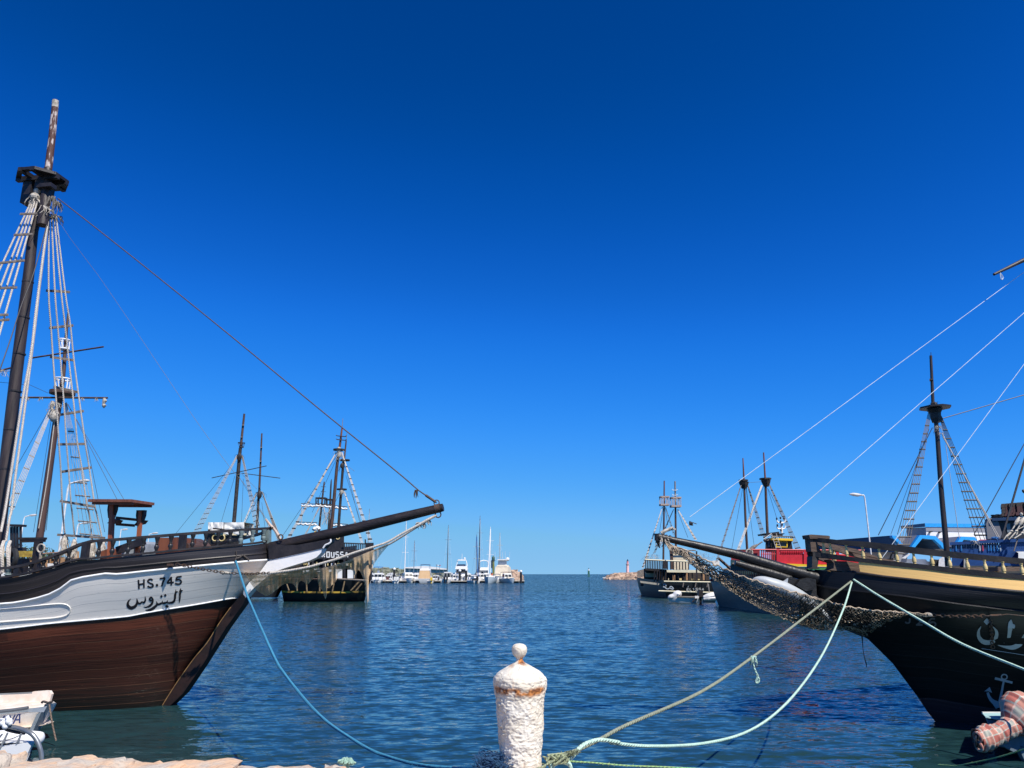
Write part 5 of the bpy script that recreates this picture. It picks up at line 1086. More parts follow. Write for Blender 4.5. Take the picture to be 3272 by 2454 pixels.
wrapped([px(*C8(x, y), Y_) for x, y, Y_ in ((1760, 760, Yd - .3), (1640, 800, Yd - .33), (1500, 870, Yd - .36), (1350, 960, Yd - .4), (1200, 1010, Yd - .44), (1050, 1060, Yd - .48), (935, 1085, Yd - .5))], [.13, .14, .135, .125, .14, .165, .16, .135], 'wrapped_leg', 2, .22)
wrapped([px(*C8(x, y), Y_) for x, y, Y_ in ((1600, 840, Yd - .3), (1690, 740, Yd - .28), (1800, 620, Yd - .25), (1900, 520, Yd - .22), (2050, 430, Yd - .2), (2150, 380, Yd - .2))], [.03, .2, .30, .33, .26, .02], 'wrapped_cowl', 5, .07)
mb = MB(); c = px(*C8(925, 1085), Yd - .55); d = (px(*C8(935, 1085), Yd - .5) - px(*C8(1100, 1050), Yd - .47)).normalized()
X_ = d.cross(V((0, 0, 1))).normalized(); Y2 = d.cross(X_)
for k, (ox, oz, r) in enumerate(((-.02, .05, .06), (.0, -.07, .055))): ring(mb, c + V((0, -.03, oz)), r, .02, d, 14)
mb.put('blanket_fold', M_plaid, ob, True)
mb = MB(); mb.tube([c + V((.03, -.01, 0)), c + d * -.02], [.10, .11], 14); mb.put('motor_end', M_glass, ob)
# ================================================================ ships further back
def pxl(z, Y, *xy): return [px(*p, Y) for p in L(z, *xy)]
def mast_part(root, z, Y, pts, w, m=None, name='mast'):       # pts in an enlargement, widths in photograph units
    P = [px(*z(*p), Y) for p in pts]; return MB().tube(smooth(P, 3) if len(P) > 2 else P, [dia(x, Y) / 2 for x in w], 10).put(name, m or M_mast, root, True)
def bar(root, name, z, Y, a, b, w, m, Y2=None): return MB().tube([px(*z(*a), Y), px(*z(*b), Y2 or Y)], dia(w, Y) / 2, 6).put(name, m, root, True)
def back(c, th): return V((sum(p.x for p in c) / sum(p.y for p in c) * th * .93, th, 0))   # the ships lie nearly end on
def rect(root, name, z, Y, x0, y0, x1, y1, m, th=.3): 
    c = px(*z(x0, y1), Y), px(*z(x1, y1), Y), px(*z(x1, y0), Y), px(*z(x0, y0), Y)
    return MB().prism(c, back(c, th)).put(name, m, root)
def poly(root, name, z, Y, pts, m, th=.3):
    c = [px(*z(*p), Y) for p in pts]; return MB().prism(c, back(c, th)).put(name, m, root)
def ladder(root, z, Ya, Yb, top, bot, nr, rungs, w=1.6, rw=3.2, m=M_rope, mr=M_blackwood, ext=.06):
    f = lambda t, k: (lerp(lerp(top[0][0], bot[0][0], t), lerp(top[1][0], bot[1][0], t), k), lerp(lerp(top[0][1], bot[0][1], t), lerp(top[1][1], bot[1][1], t), k))
    for i in range(nr):
        k = i / max(1, nr - 1); MB().tube([px(*z(*f(0, k)), Ya), px(*z(*f(1, k)), Yb)], dia(w, Ya) / 2, 4).put('shroud', m, root)
    for t in rungs:
        Y = lerp(Ya, Yb, t); MB().tube([px(*z(*f(t, -ext)), Y), px(*z(*f(t, 1 + ext)), Y)], dia(rw, Y) / 2, 5).put('ratline', mr, root)
def fr(n, a=.1, b=.97): return [lerp(a, b, i / (n - 1)) for i in range(n)]
def loft(root, name, rows, m, close=True, n=10):                 # rows of (u, v, Y) from low to high
    R = [[px(u, v, Y) for u, v, Y in r] for r in rows]; R = [[p for p in smooth(r, n)] for r in R]
    return MB().grid(R, luv(R)).put(name, m, root, 2)
def luv(R):
    o = []
    for j, r in enumerate(R):
        l = 0; w = []
        for i, p in enumerate(r):
            if i: l += (p - r[i - 1]).length
            w.append((l, j / (len(R) - 1)))
        o.append(w)
    return o
M_navyhull = plank_mat('navy_black_planking', (.006, .009, .014), (.012, .015, .02), (.025, .026, .028), 8, .45, .03, .1, .3)
M_rope8 = mat('grey_shroud', (.16, .145, .135), .9, bump=0)
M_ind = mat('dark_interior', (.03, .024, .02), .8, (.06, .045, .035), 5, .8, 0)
# ---- brown ship behind the white one (masts with white baskets)
Y2 = 31.
s2 = thing('pirate_ship', px(130, 2000, Y2), 'galleon behind the white ship, its brown mast carrying two white basket tops', 'ship', 'galleon style excursion ships')
mast_part(s2, A3, Y2, [(380, 2000), (428, 1659), (535, 900), (600, 450), (640, 210)], [24, 22, 20, 19, 19], mat('brown_mast', (.085, .045, .036), .55, (.05, .028, .024), 4, .7, .2, stretch=(3, 3, .3)))
mast_part(s2, A2, Y2, [(528, 1560), (560, 1380), (575, 1160), (590, 960), (606, 800)], [17, 12, 11, 8, 5], M_darkbrown, 'topmast')
def basket(root, z, Y, cx, y0, y1, w0, w1, m, n=8, plat=None):    # y0 top, y1 bottom
    t, b = px(*z(cx, y0), Y), px(*z(cx, y1), Y); s_ = z(1, 0)[0] - z(0, 0)[0]; r0, r1 = dia(w0 * s_, Y) / 2, dia(w1 * s_, Y) / 2
    mb = MB(); C_ = lambda c, r: [c + V((cos(a), sin(a), 0)) * r for a in [2 * pi * k / 20 for k in range(21)]]
    mb.tube(C_(t, r0), .035, 6); mb.tube(C_(b, r1), .04, 6); br = mb.put('basket_rim', m, root, True)
    for k in range(n):
        a = 2 * pi * k / n + .2; d = V((cos(a), sin(a), 0)); MB().lathe(b + d * r1, t + d * r0, [(0, .02), (.2, .032), (.5, .018), (.8, .032), (1, .02)], 6).put('basket_post', m, br, True)
    if plat: 
        P = C_(b - V((0, 0, .05)), dia(plat * s_, Y) / 2); MB().prism(P[:-1], V((0, 0, -.14))).put('top_platform', M_darkbrown, root)
basket(s2, A2, Y2, 568, 1070, 1150, 92, 76, M_white); basket(s2, A2, Y2, 555, 1415, 1510, 132, 100, M_white, 10, 210)
bar(s2, 'yard', A2, Y2 - .3, (275, 1228), (915, 1128), 5.5, M_darkbrown); bar(s2, 'yard', A2, Y2 - .3, (-40, 1350), (95, 1315), 6, M_darkbrown)
bar(s2, 'yard', A3, Y2 - .3, (190, 232), (1140, 237), 6.5, M_darkbrown)
mb = MB(); 
for x in (300, 435, 875, 1020): m_ = MB(); tuft(m_, px(*A3(x, 238), Y2 - .35), .06, 8, .16, x); m_.put('furled_rag', M_rag, s2)
m_ = MB(); tuft(m_, px(*A2(40, 1340), Y2 - .35), .3, 18, .25, 5); m_.put('furled_rag', M_rag, s2); P = pxl(A3, Y2 - .35, 1105, 240, 1110, 270, 1098, 300, 1105, 320, 1100, 345); mb.tube(P, [.05, .09, .05, .09, .02], 7); mb.put('furled_rag', M_rag, s2, True)
mb = MB(); tuft(mb, px(*A3(580, 290), Y2 - .3), .18, 22, .3, 3); tuft(mb, px(*A3(575, 360), Y2 - .3), .18, 20, .3, 4); mb.ball(px(*A3(575, 430), Y2 - .25), .2, 8, (1, 1, 1.3)); mb.tube(pxl(A3, Y2 - .28, 560, 270, 545, 330, 560, 380), .07, 6); mb.put('rope_lashing', M_rag, s2, True)
ladder(s2, A3, Y2 - .2, Y2 - 1.6, ((545, 310), (560, 350)), ((60, 1420), (140, 1425)), 5, [.09, .21, .35, .48, .60, .72, .84, .97], 2.2, 4)
ladder(s2, A3, Y2 + .2, Y2 + 1.6, ((685, 290), (705, 290)), ((860, 1720), (1060, 1740)), 5, [.21, .40, .59, .685, .78, .875, .97], 1.6, 4.2, mr=M_wood)
for a, b in (((540, 330), (100, 1100)), ((720, 300), (1250, 1330)), ((860, 420), (1110, 1659)), ((700, 280), (1330, 1340)), ((630, 470), (475, 1659)), ((545, 460), (355, 1659)), ((600, 460), (490, 1640)), ((250, 70), (510, 185)), ((300, 100), (-100, 60))):
    bar(s2, 'stay', A3, Y2, a, b, 1.4, M_wire)
mb = MB(); mb.tube(smooth(pxl(A3, Y2 - .2, 580, 460, 500, 1100, 410, 1620), 3), dia(3, Y2) / 2, 5); mb.put('halyard', M_rope, s2)
MB().grid([[px(*C2(x, y), Y2 - 1 + abs(x - 900) * .0005) for x in (-900, 100, 400, 700, 1000, 1300, 1480, 1560)] for y in (2100, 1500, 1000, 760)]).put('hull', M_orange, s2)
MB().grid([[px(*C2(x, 760), Y2 - 1 + k) for x in (-900, 100, 400, 700, 1000, 1300, 1480, 1560)] for k in (0, 3, 6)] + [[px(*C2(x, 2100), Y2 + 5) for x in (-900, 100, 400, 700, 1000, 1300, 1480, 1560)]]).put('deck', M_wood, s2)
rect(s2, 'bulwark_planks', C2, Y2 - 1.1, 915, 735, 1090, 850, M_orange, .1); rect(s2, 'bulwark_planks', C2, Y2 - 1.1, 700, 770, 860, 960, M_orange, .1); rect(s2, 'bulwark_planks', C2, Y2 - 1.1, 390, 790, 560, 880, M_orange, .1)
rect(s2, 'white_panel', C2, Y2 - 1.12, 300, 870, 540, 1060, M_tarp, .08); rect(s2, 'white_panel', C2, Y2 - 1.12, 800, 845, 1100, 960, M_tarp, .08); rect(s2, 'white_panel', C2, Y2 - 1.12, -60, 1000, 200, 1090, M_tarp, .08)
MB().tube(pxl(C2, Y2 - 1.2, 380, 730, 560, 700, 800, 675, 1080, 650, 1300, 640), dia(4.5, Y2) / 2, 6).put('hand_rail', mat('pinkish_rail', (.34, .20, .14), .6, (.2, .12, .09), 6, .6), s2)
for x in (410, 500, 620, 740, 830, 920, 1010): bar(s2, 'rail_post', C2, Y2 - 1.15, (x, 690), (x, 800), 4, M_darkbrown)
rect(s2, 'deck_crate', C2, Y2 - .5, 1450, 600, 1500, 770, M_orange, .4); rect(s2, 'deck_crate', C2, Y2 - .5, 1120, 640, 1330, 800, M_orange, .4)
# ---- ship with the white tarpaulin on its wheelhouse
Y3 = 88.
s3 = thing('pirate_ship', px(720, 1908, Y3), 'dark galleon with white tarpaulin over its wheelhouse, behind the white ship', 'ship', 'galleon style excursion ships')
mast_part(s3, A7, Y3, [(640, 1400), (655, 1290), (710, 640), (724, 500)], [13, 12, 11, 10], M_blackwood); mast_part(s3, A7, Y3, [(722, 540), (765, 140)], [9, 6.5], M_darkbrown, 'topmast')
mast_part(s3, A7, Y3 + 5, [(895, 1420), (915, 1050), (925, 940)], [9, 8, 8], M_blackwood); mast_part(s3, A7, Y3 + 5, [(923, 960), (951, 348)], [7.5, 5], M_darkbrown, 'topmast')
for (x, y, w, Y) in ((752, 258, 22, Y3), (735, 385, 16, Y3), (945, 495, 22, Y3 + 5), (938, 642, 22, Y3 + 5), (700, 778, 40, Y3)): rect(s3, 'mast_collar', A7, Y - .3, x - w / 2, y - 5, x + w / 2, y + 6, M_wood, .4)
basket(s3, A7, Y3, 735, 448, 495, 70, 40, M_blackwood, 6); 
for k, (x, y) in enumerate(((712, 600), (925, 1000))): 
    mb = MB(); Y = Y3 + 5 * k - .2; tuft(mb, px(*A7(x, y - 30), Y), .5, 26, .9, 50 + k); mb.ball(px(*A7(x, y), Y), .3, 8, (1, 1, 1.8)); mb.put('mast_cheek', M_blackwood, s3, True)
bar(s3, 'yard', A7, Y3 - .4, (420, 820), (1000, 692), 2.6, M_blackwood); bar(s3, 'yard', A7, Y3 + 4, (740, 770), (1145, 822), 2.6, M_blackwood)
ladder(s3, A7, Y3 - .3, Y3 - 2, ((685, 580), (690, 600)), ((190, 1460), (265, 1440)), 4, fr(13, .2, .96), 1.3, 2.2)
ladder(s3, A7, Y3 + .3, Y3 + 2, ((735, 575), (750, 590)), ((880, 1360), (930, 1340)), 4, fr(11, .28, .97), 1.6, 2.4)
ladder(s3, A7, Y3 + 5, Y3 + 3.6, ((890, 980), (895, 985)), ((750, 1310), (760, 1320)), 3, fr(7, .2, .95), 1.4, 2)
ladder(s3, A7, Y3 + 5, Y3 + 6.5, ((950, 960), (955, 970)), ((1120, 1480), (1160, 1480)), 5, [.55], 2.2, 3)
mb = MB(); P = smooth(pxl(A7, Y3 + 4, 990, 1255, 1030, 1310, 1080, 1360, 1120, 1420, 1150, 1470), 3); mb.tube(P, [.12, .17, .14, .17, .1], 7); tuft(mb, P[3], .3, 14, .7, 6); tuft(mb, P[9], .3, 14, .7, 8); mb.put('furled_sail', mat('tan_furled_canvas', (.50, .36, .28), .9, (.62, .52, .45), 7, .8), s3, True)
for a, b in (((30, 1420), (610, 710)), ((680, 760), (980, 1250)), ((720, 760), (900, 940)), ((860, 1060), (1000, 1260)), ((665, 800), (520, 1290)), ((755, 830), (735, 1290)), ((900, 1050), (770, 1310)), ((950, 1080), (985, 1350))): bar(s3, 'stay', A7, Y3, a, b, 1.0, M_wire)
rect(s3, 'wheelhouse', A5, Y3 - 1, 1400, 500, 1790, 700, M_blackwood, 4); rect(s3, 'wheelhouse_roof', A5, Y3 - 1.2, 1490, 525, 1830, 545, M_cream, 4.4)
mb = MB()
for x0, x1 in ((1412, 1580), (1588, 1805)):
    R = []
    for f in range(8):
        v = lerp(405, 530, f / 7); R.append([px(*A5(lerp(x0, x1, k / 10), v + 6 * N.noise(V((k * .7 + x0, f * .6, 0))) * (1 + f * .6)), Y3 - 1.25 + .3 * N.noise(V((k * .6 + x0, f * .35, 4)))) for k in range(11)])
    mb.grid(R); mb.grid([R[0], [p + V((0, 3.2, .05)) for p in R[0]], [p + V((0, 3.2, 0)) for p in R[-1]]])
mb.put('tarpaulin', M_tarp, s3, True)
bar(s3, 'gun_barrel', A5, Y3 - 1.6, (1465, 470), (1590, 485), 5, M_black); rect(s3, 'gun_stand', A5, Y3 - 1.6, 1410, 480, 1435, 520, M_black, .3)
for x in (1490, 1560):
    mb = MB(); ring(mb, px(*A5(x, 575), Y3 - 1.2), .33, .07, V((0, -1, 0))); mb.put('porthole_ring', M_gold, s3, True)
loft(s3, 'hull', [[D6(-400, 1005) + (Y3 - 1,), D6(100, 1005) + (Y3 - 1,), D6(420, 1005) + (Y3 - 1,), D6(490, 1003) + (Y3,), D6(515, 1000) + (Y3 + 2,), D6(420, 990) + (Y3 + 16,)],
                  [D6(-400, 880) + (Y3 - 1,), D6(100, 885) + (Y3 - 1,), D6(450, 885) + (Y3 - 1,), D6(555, 880) + (Y3,), D6(575, 878) + (Y3 + 2,), D6(460, 870) + (Y3 + 16,)],
                  [D6(-400, 740) + (Y3 - 1,), D6(100, 740) + (Y3 - 1,), D6(500, 740) + (Y3 - 1,), D6(620, 740) + (Y3,), D6(640, 740) + (Y3 + 2,), D6(500, 740) + (Y3 + 16,)],
                  [D6(-400, 560) + (Y3 - 1,), D6(100, 560) + (Y3 - 1,), D6(520, 560) + (Y3 - 1,), D6(660, 560) + (Y3,), D6(680, 560) + (Y3 + 2,), D6(500, 600) + (Y3 + 16,)]], M_navyhull, n=4)
for a, b in (((595, 830), (625, 895)), ((655, 800), (690, 900))): bar(s3, 'hull_rib', D6, Y3 - 1.2, a, b, 3, M_darkbrown)
for k in range(12): bar(s3, 'rail_post', A5, Y3 + 3, (1240 + k * 22, 640), (1240 + k * 22, 690), 2.2, M_blackwood)
bar(s3, 'hand_rail', A5, Y3 + 3, (1230, 636), (1410, 640), 3, M_blackwood); 
# ---- black ship seen from astern with white name
Y4 = 76.
s4 = thing('pirate_ship', px(1040, 1923, Y4), 'black ship seen from astern, white lettered name board and yellow stripe on stern', 'ship', 'galleon style excursion ships')
def srow(y, xl, xr, dy, yb=0): return [D6(xl + 30, y) + (Y4 + 18,), D6(xl, y) + (Y4 + 2 - dy,), D6(xl + 30, y + yb * .5) + (Y4 + .6 - dy,), D6(lerp(xl, xr, .3), y + yb) + (Y4 - dy,), D6(lerp(xl, xr, .7), y + yb) + (Y4 - dy,), D6(xr - 60, y + yb * .5) + (Y4 + .6 - dy,), D6(xr, y - 8) + (Y4 + 2 - dy,), D6(xr - 70, y - 20) + (Y4 + 18,)]
low = [srow(1100, 640, 1830, -1, 12), srow(1040, 612, 1858, -.6, 40), srow(960, 596, 1872, -.2, 22), srow(905, 585, 1885, 0, 20), srow(820, 570, 1915, .3, 8), srow(728, 560, 1950, .5, 4)]
loft(s4, 'lower_hull', low, M_navyhull, n=5)
R = [[px(u, v, Y) for u, v, Y in srow(y, 586, 1884, d, 20)] for y, d in ((918, .08), (892, .10))]; MB().grid([smooth(r, 5) for r in R]).put('yellow_stripe', mat('worn_yellow_stripe', (.52, .34, .05), .5, (.10, .07, .02), 1.4, .9, .1, ramp=(.48, .56)), s4)
for a, b in (((955, 742), (965, 915)), ((1165, 760), (1160, 910)), ((1380, 790), (1355, 915)), ((1545, 750), (1508, 920)), ((1770, 760), (1640, 900)), ((1810, 790), (1715, 905)), ((800, 770), (815, 905)), ((655, 800), (690, 900))):
    bar(s4, 'stern_rib', D6, Y4 - .65, a, b, 4.5, mat('tan_rib', (.24, .17, .09), .6, (.10, .07, .04), 6, .8))
bar(s4, 'stern_ledge', D6, Y4 - .7, (560, 722), (1450, 722), 5, M_darkbrown); bar(s4, 'stern_ledge', D6, Y4 - .7, (1450, 722), (1900, 745), 6, M_wood)
rect(s4, 'gallery_back_wall', D6, Y4 + 1.5, 560, 400, 1960, 735, M_ind, .3); rect(s4, 'gallery_side', D6, Y4 - .2, 1850, 400, 1955, 740, M_black, 14)
for x0, x1, y0, y1 in ((1405, 1508, 568, 712), (1588, 1682, 580, 712), (1300, 1345, 575, 612), (1050, 1170, 565, 610), (950, 1000, 585, 615), (905, 925, 590, 620)): rect(s4, 'white_panel', D6, Y4 - .5, x0, y0, x1, y1, M_boatwhite, .1)
g = random.Random(4)
for k in range(14):
    x = 930 + k * 58; y = 470 + g.uniform(-5, 15); rect(s4, 'tableware', D6, Y4 - .5, x, y, x + g.uniform(12, 40), y + g.uniform(25, 55), M_tarp if k % 3 else M_gold, .1)
for x in (640, 700, 860, 1040, 1210, 1360, 1525, 1690, 1850): rect(s4, 'gallery_post', D6, Y4 - .64, x, 400, x + 34, 735, M_black, .4)
for x in (905, 955, 1120, 1450, 1580, 1620, 1740, 1785, 1815): bar(s4, 'yellow_bracket', D6, Y4 - .35, (x, 450), (x + (18 if x % 2 else -22), 520), 2.6, M_gold)
rect(s4, 'gallery_rail', D6, Y4 - .35, 560, 540, 1900, 562, M_black, .2)
poly(s4, 'name_board', D6, Y4 - .6, [(470, 265), (1990, 290), (1975, 420), (1930, 430), (480, 400)], M_black, .5)
mb = MB(); lw = 15
glyph = {'R': [(0, 1, 0, 0), (0, 0, .8, 0, .95, .25, .8, .5, 0, .5), (.3, .5, 1, 1)], 'O': [(0, 0, 0, 1), (1, 0, 1, 1), (-.12, 0, 1.12, 0), (-.12, 1, 1.12, 1)], 'U': [(0, 0, 0, 1), (1, 0, 1, 1), (-.12, 1, 1.12, 1)], 'S': [(1, 0, 0, 0), (0, 0, 0, .5), (0, .5, 1, .5), (1, .5, 1, 1), (1, 1, 0, 1)],
         'A': [(0, 1, .5, 0), (1, 1, .5, 0), (.2, .62, .8, .62)], 'E': [(0, 0, 0, 1), (0, 0, 1, 0), (0, .5, .8, .5), (0, 1, 1, 1)], 'L': [(0, 0, 0, 1), (0, 1, 1, 1)], 'Y': [(0, 0, .5, .5), (1, 0, .5, .5), (.5, .5, .5, 1)]}
def write(word, z, Y, x, y0, y1, w, gap, lw, slope=0., lean=0.):
    mb = MB()
    for ch in word:
        for st in glyph[ch]:
            pts = [c for k in range(0, len(st), 2) for c in (x + st[k] * w + lean * (1 - st[k + 1]), lerp(y0, y1, st[k + 1]) + slope * (x + st[k] * w))]
            text_strokes(mb, [tuple(pts)], lambda p: px(*z(p.x, p.y), Y), lw)
        x += w + gap
    return mb
write('EROUSSA', D6, Y4 - .63, 1128, 300, 378, 40, 31, 17, .006).put('ship_name', M_boatwhite, s4)
rect(s4, 'wheelhouse', D6, Y4 - .2, 1180, 20, 1530, 270, M_black, 5); bar(s4, 'wheelhouse_roof', D6, Y4 - .4, (1080, 10), (1200, 6), 8, M_yellow)
mb = MB(); ring(mb, px(*D6(1440, 85), Y4 - .25), .17, .05, V((0, -1, 0))); mb.put('porthole_ring', M_gold, s4, True)
bar(s4, 'hand_rail', D6, Y4 - .5, (1530, 168), (1860, 182), 4, M_black); bar(s4, 'hand_rail', D6, Y4 - .5, (1530, 282), (1860, 292), 4, M_black)
for k in range(12): bar(s4, 'rail_bar', D6, Y4 - .5, (1545 + k * 27, 172 + k), (1545 + k * 27, 288), 3.2, M_black)
rect(s4, 'stern_quarter', D6, Y4 - .5, 1860, 165, 1990, 292, M_black, 1.2); bar(s4, 'flag_post', D6, Y4 - .5, (1862, 112), (1862, 190), 4, M_black); rect(s4, 'deck_slab', D6, Y4 - .4, 1200, 268, 1985, 296, M_black, 15)
mast_part(s4, A8, Y4 + 5, [(435, 1100), (465, 900), (500, 500), (520, 340)], [11, 11, 9.5, 9], M_darkbrown); mast_part(s4, A8, Y4 + 5, [(518, 380), (543, 175)], [8.5, 5.5], M_brown, 'topmast'); mast_part(s4, A8, Y4 + 5, [(543, 180), (550, 95)], [2.2, 1.5], M_wood, 'whip_aerial')
mast_part(s4, A8, Y4 + 9, [(505, 1100), (535, 700), (555, 430)], [9.5, 8.5, 8], M_blackwood); mast_part(s4, A8, Y4 + 9, [(558, 470), (577, 275)], [6, 4.5], M_darkbrown, 'topmast'); mast_part(s4, A8, Y4 + 9, [(577, 280), (583, 212)], [2.2, 1.5], M_wood, 'whip_aerial')
for x0, x1, y, Y in ((470, 565, 355, Y4 + 5), (523, 607, 440, Y4 + 9), (500, 582, 678, Y4 + 9)): MB().prism([px(*A8((x0 + x1) / 2, y), Y) + V((cos(a), sin(a), 0)) * dia((x1 - x0) * .392, Y) / 2 for a in [2 * pi * k / 12 for k in range(12)]], V((0, 0, .14))).put('top_platform', M_blackwood, s4)
for y in (238, 268): mb = MB(); mb.tube(smooth(pxl(A8, Y4 + 4.8, 495, y - 8, 505, y - 2, 540, y + 2, 572, y + 4, 578, y - 4), 3), .05, 5); mb.put('aerial_bar', M_blackwood, s4)
for (x, y, Y, sd) in ((518, 350, Y4 + 4.7, 1), (545, 480, Y4 + 8.7, 2), (540, 690, Y4 + 8.7, 3), (520, 390, Y4 + 4.7, 5)): mb = MB(); tuft(mb, px(*A8(x, y), Y), .4, 22, .8, sd); mb.ball(px(*A8(x, y), Y), .26, 7, (1, 1, 1.3)); mb.put('rope_lashing', M_rag if sd % 2 else M_blackwood, s4, True)
ladder(s4, A8, Y4 + 4.8, Y4 + 2, ((494, 370), (500, 372)), ((90, 1080), (112, 1080)), 4, fr(11, .2, .95), 1.4, 5, ext=.2); ladder(s4, A8, Y4 + 4.8, Y4 + 2, ((538, 365), (544, 368)), ((765, 1100), (790, 1100)), 4, fr(14, .1, .97), 1.5, 5, ext=.2)
ladder(s4, A8, Y4 + 8.8, Y4 + 6, ((560, 690), (564, 690)), ((700, 1110), (716, 1110)), 3, fr(9, .1, .9), 1.8, 4, ext=.2)
for a, b in (((500, 400), (60, 1050)), ((575, 560), (715, 1000)), ((580, 520), (690, 950)), ((600, 490), (645, 525)), ((500, 420), (300, 860)), ((530, 690), (400, 960))): bar(s4, 'stay', A8, Y4 + 5, a, b, 1.1, M_wire)
# ---- ship behind it with furled sails
Y5 = 104.
s5 = thing('pirate_ship', px(1020, 1890, Y5), 'farther ship behind the black stern, square mast tops and white sails furled along yards', 'ship', 'galleon style excursion ships')
mast_part(s5, A8, Y5, [(350, 1100), (360, 960), (395, 640), (400, 615)], [7.5, 7, 5, 2], M_darkbrown); mast_part(s5, A8, Y5 + 5, [(425, 1100), (440, 900), (453, 640), (457, 590)], [7, 7, 5, 2], M_blackwood)
for x0, x1, y0, y1, Y in ((340, 412, 745, 797, Y5), (410, 468, 757, 800, Y5 + 5)):
    c0, c1 = px(*A8((x0 + x1) / 2, y0), Y), px(*A8((x0 + x1) / 2, y1), Y); h = dia((x1 - x0) * .392, Y) / 2; mb = MB()
    for c in (c0, c1):
        for a in (-1, 1): mb.beam(c + V((-h, a * h, 0)), c + V((h, a * h, 0)), .14, .14); mb.beam(c + V((a * h, -h, 0)), c + V((a * h, h, 0)), .14, .14)
    for a in (-1, 1):
        for b in (-1, 1): mb.beam(c1 + V((a * h, b * h, 0)), c0 + V((a * h, b * h, 0)), .14, .14)
    mb.box(c1, h, h, .06); mb.put('square_top', M_blackwood, s5)
for (x0, y0, x1, y1) in ((210, 793, 335, 797), (460, 806, 585, 820), (170, 942, 340, 948), (460, 952, 590, 962), (330, 792, 470, 806)):
    bar(s5, 'yard', A8, Y5 - .5, (x0, y0 - 4), (x1, y1 - 4), 2.6, M_darkbrown)
    n = max(4, int((x1 - x0) / 9)); MB().tube([px(*A8(lerp(x0, x1, i / n), lerp(y0, y1, i / n) + 8 + 9 * abs(sin(i * .8))), Y5 - .7) for i in range(n + 1)], [.10 + .08 * abs(sin(i * 1.3)) for i in range(n + 1)], 6).put('furled_sail', M_tarp, s5, True)
mb = MB(); 
for (x, y) in ((375, 830), (440, 830), (435, 900), (410, 860)): tuft(mb, px(*A8(x, y), Y5 - .6), .6, 16, 1.4, x)
mb.put('loose_canvas', M_rag, s5)
for a, b in (((375, 800), (240, 1040)), ((390, 800), (420, 960)), ((462, 800), (380, 960)), ((360, 810), (250, 1040)), ((215, 800), (215, 940))): bar(s5, 'shroud', A8, Y5 - 1, a, b, 2.2, M_rope)
for y in (690, 650): bar(s5, 'aerial_bar', A8, Y5 - .3, (370, y), (412, y + 2), 1.4, M_wire)
MB().tube(smooth(pxl(A8, Y5 - .8, 310, 990, 325, 1000, 345, 985, 355, 1000), 3), .3, 6).put('furled_sail', M_tarp, s5, True)
loft(s5, 'hull', [[A8(120, 1560) + (Y5,), A8(300, 1575) + (Y5 - 2,), A8(560, 1575) + (Y5 - 2,), A8(640, 1560) + (Y5 + 1,)], [A8(90, 1130) + (Y5,), A8(300, 1140) + (Y5 - 2,), A8(560, 1140) + (Y5 - 2,), A8(660, 1130) + (Y5 + 1,)]], M_navyhull)
rect(s5, 'deckhouse', A8, Y5 + 1, 320, 1015, 560, 1200, M_blackwood, 3); bar(s5, 'deckhouse_roof', A8, Y5 + .6, (320, 1022), (400, 1026), 6, M_yellow)
# ---- black and cream ship with grey lettering, far right of the open water
Y6 = 87.
s6 = thing('pirate_ship', px(2100, 1912, Y6), 'black ship with cream deck bands and two slatted basket tops, name in grey on stern', 'ship', 'galleon style excursion ships')
def e6(y, xb, xc, xr, dy=0., m_=0): return [D4(xb, y - m_) + (Y6 + 16,), D4(lerp(xb, xc, .06) + 0, y - m_ * .8) + (Y6 + 13,), D4(lerp(xb, xc, .45), y - m_ * .3) + (Y6 + 6,), D4(xc, y) + (Y6 - dy,), D4(lerp(xc, xr, .5), y + 2) + (Y6 - dy,), D4(xr, y - 4) + (Y6 + 1 - dy,), D4(xr - 30, y - 10) + (Y6 + 16,)]
def loft_s(root, name, rows, m):
    R = [[px(u, v, Y) for u, v, Y in r] for r in rows]; return MB().grid(R, luv(R)).put(name, m, root, True)
loft_s(s6, 'hull', [e6(1600, 100, 420, 1000, 0, 30), e6(1560, 75, 400, 1022, .2, 25), e6(1490, 50, 385, 1022, .5, 25), e6(1400, 26, 370, 990, .7, 30), e6(1352, 22, 365, 970, .8, 42)], M_navyhull)
def band6(name, y0, y1, xb, xc, xr, dy, m, m_): loft_s(s6, name, [e6(y1, xb, xc, xr, dy, m_), e6(y0, xb, xc, xr, dy, m_)], m)
M_cr6 = mat('pale_cream_band', (.66, .60, .42), .6, (.54, .48, .33), 3, .7, .1)
bar(s6, 'cream_band', D4, Y6 - 1, (370, 1366), (970, 1376), 5, M_cr6); bar(s6, 'cream_band', D4, Y6 - .8, (300, 1490), (1015, 1512), 5, M_cr6)
poly(s6, 'side_band', D4, Y6 + .5, [(60, 1358), (340, 1395), (338, 1420), (70, 1385)], mat('grey_cream_band', (.34, .32, .26), .6), .1); rect(s6, 'hawse_box', D4, Y6 + 5, 68, 1372, 108, 1425, M_black, .3)
for x in (625, 785, 938): bar(s6, 'fender_line', D4, Y6 - 1.05, (x, 1380), (x - 12, 1440), 3.5, M_wood)
write('ELYSSA', D4, Y6 - .95, 664, 1452, 1482, 25, 14, 7.5, .002, 4).put('ship_name', mat('silver_lettering', (.40, .40, .38), .5, bump=0), s6)
mb = MB(); text_strokes(mb, [(678, 1440, 690, 1424)], lambda p: px(*D4(p.x, p.y), Y6 - .95), 5); mb.put('letter_accent', M_greymark, s6)
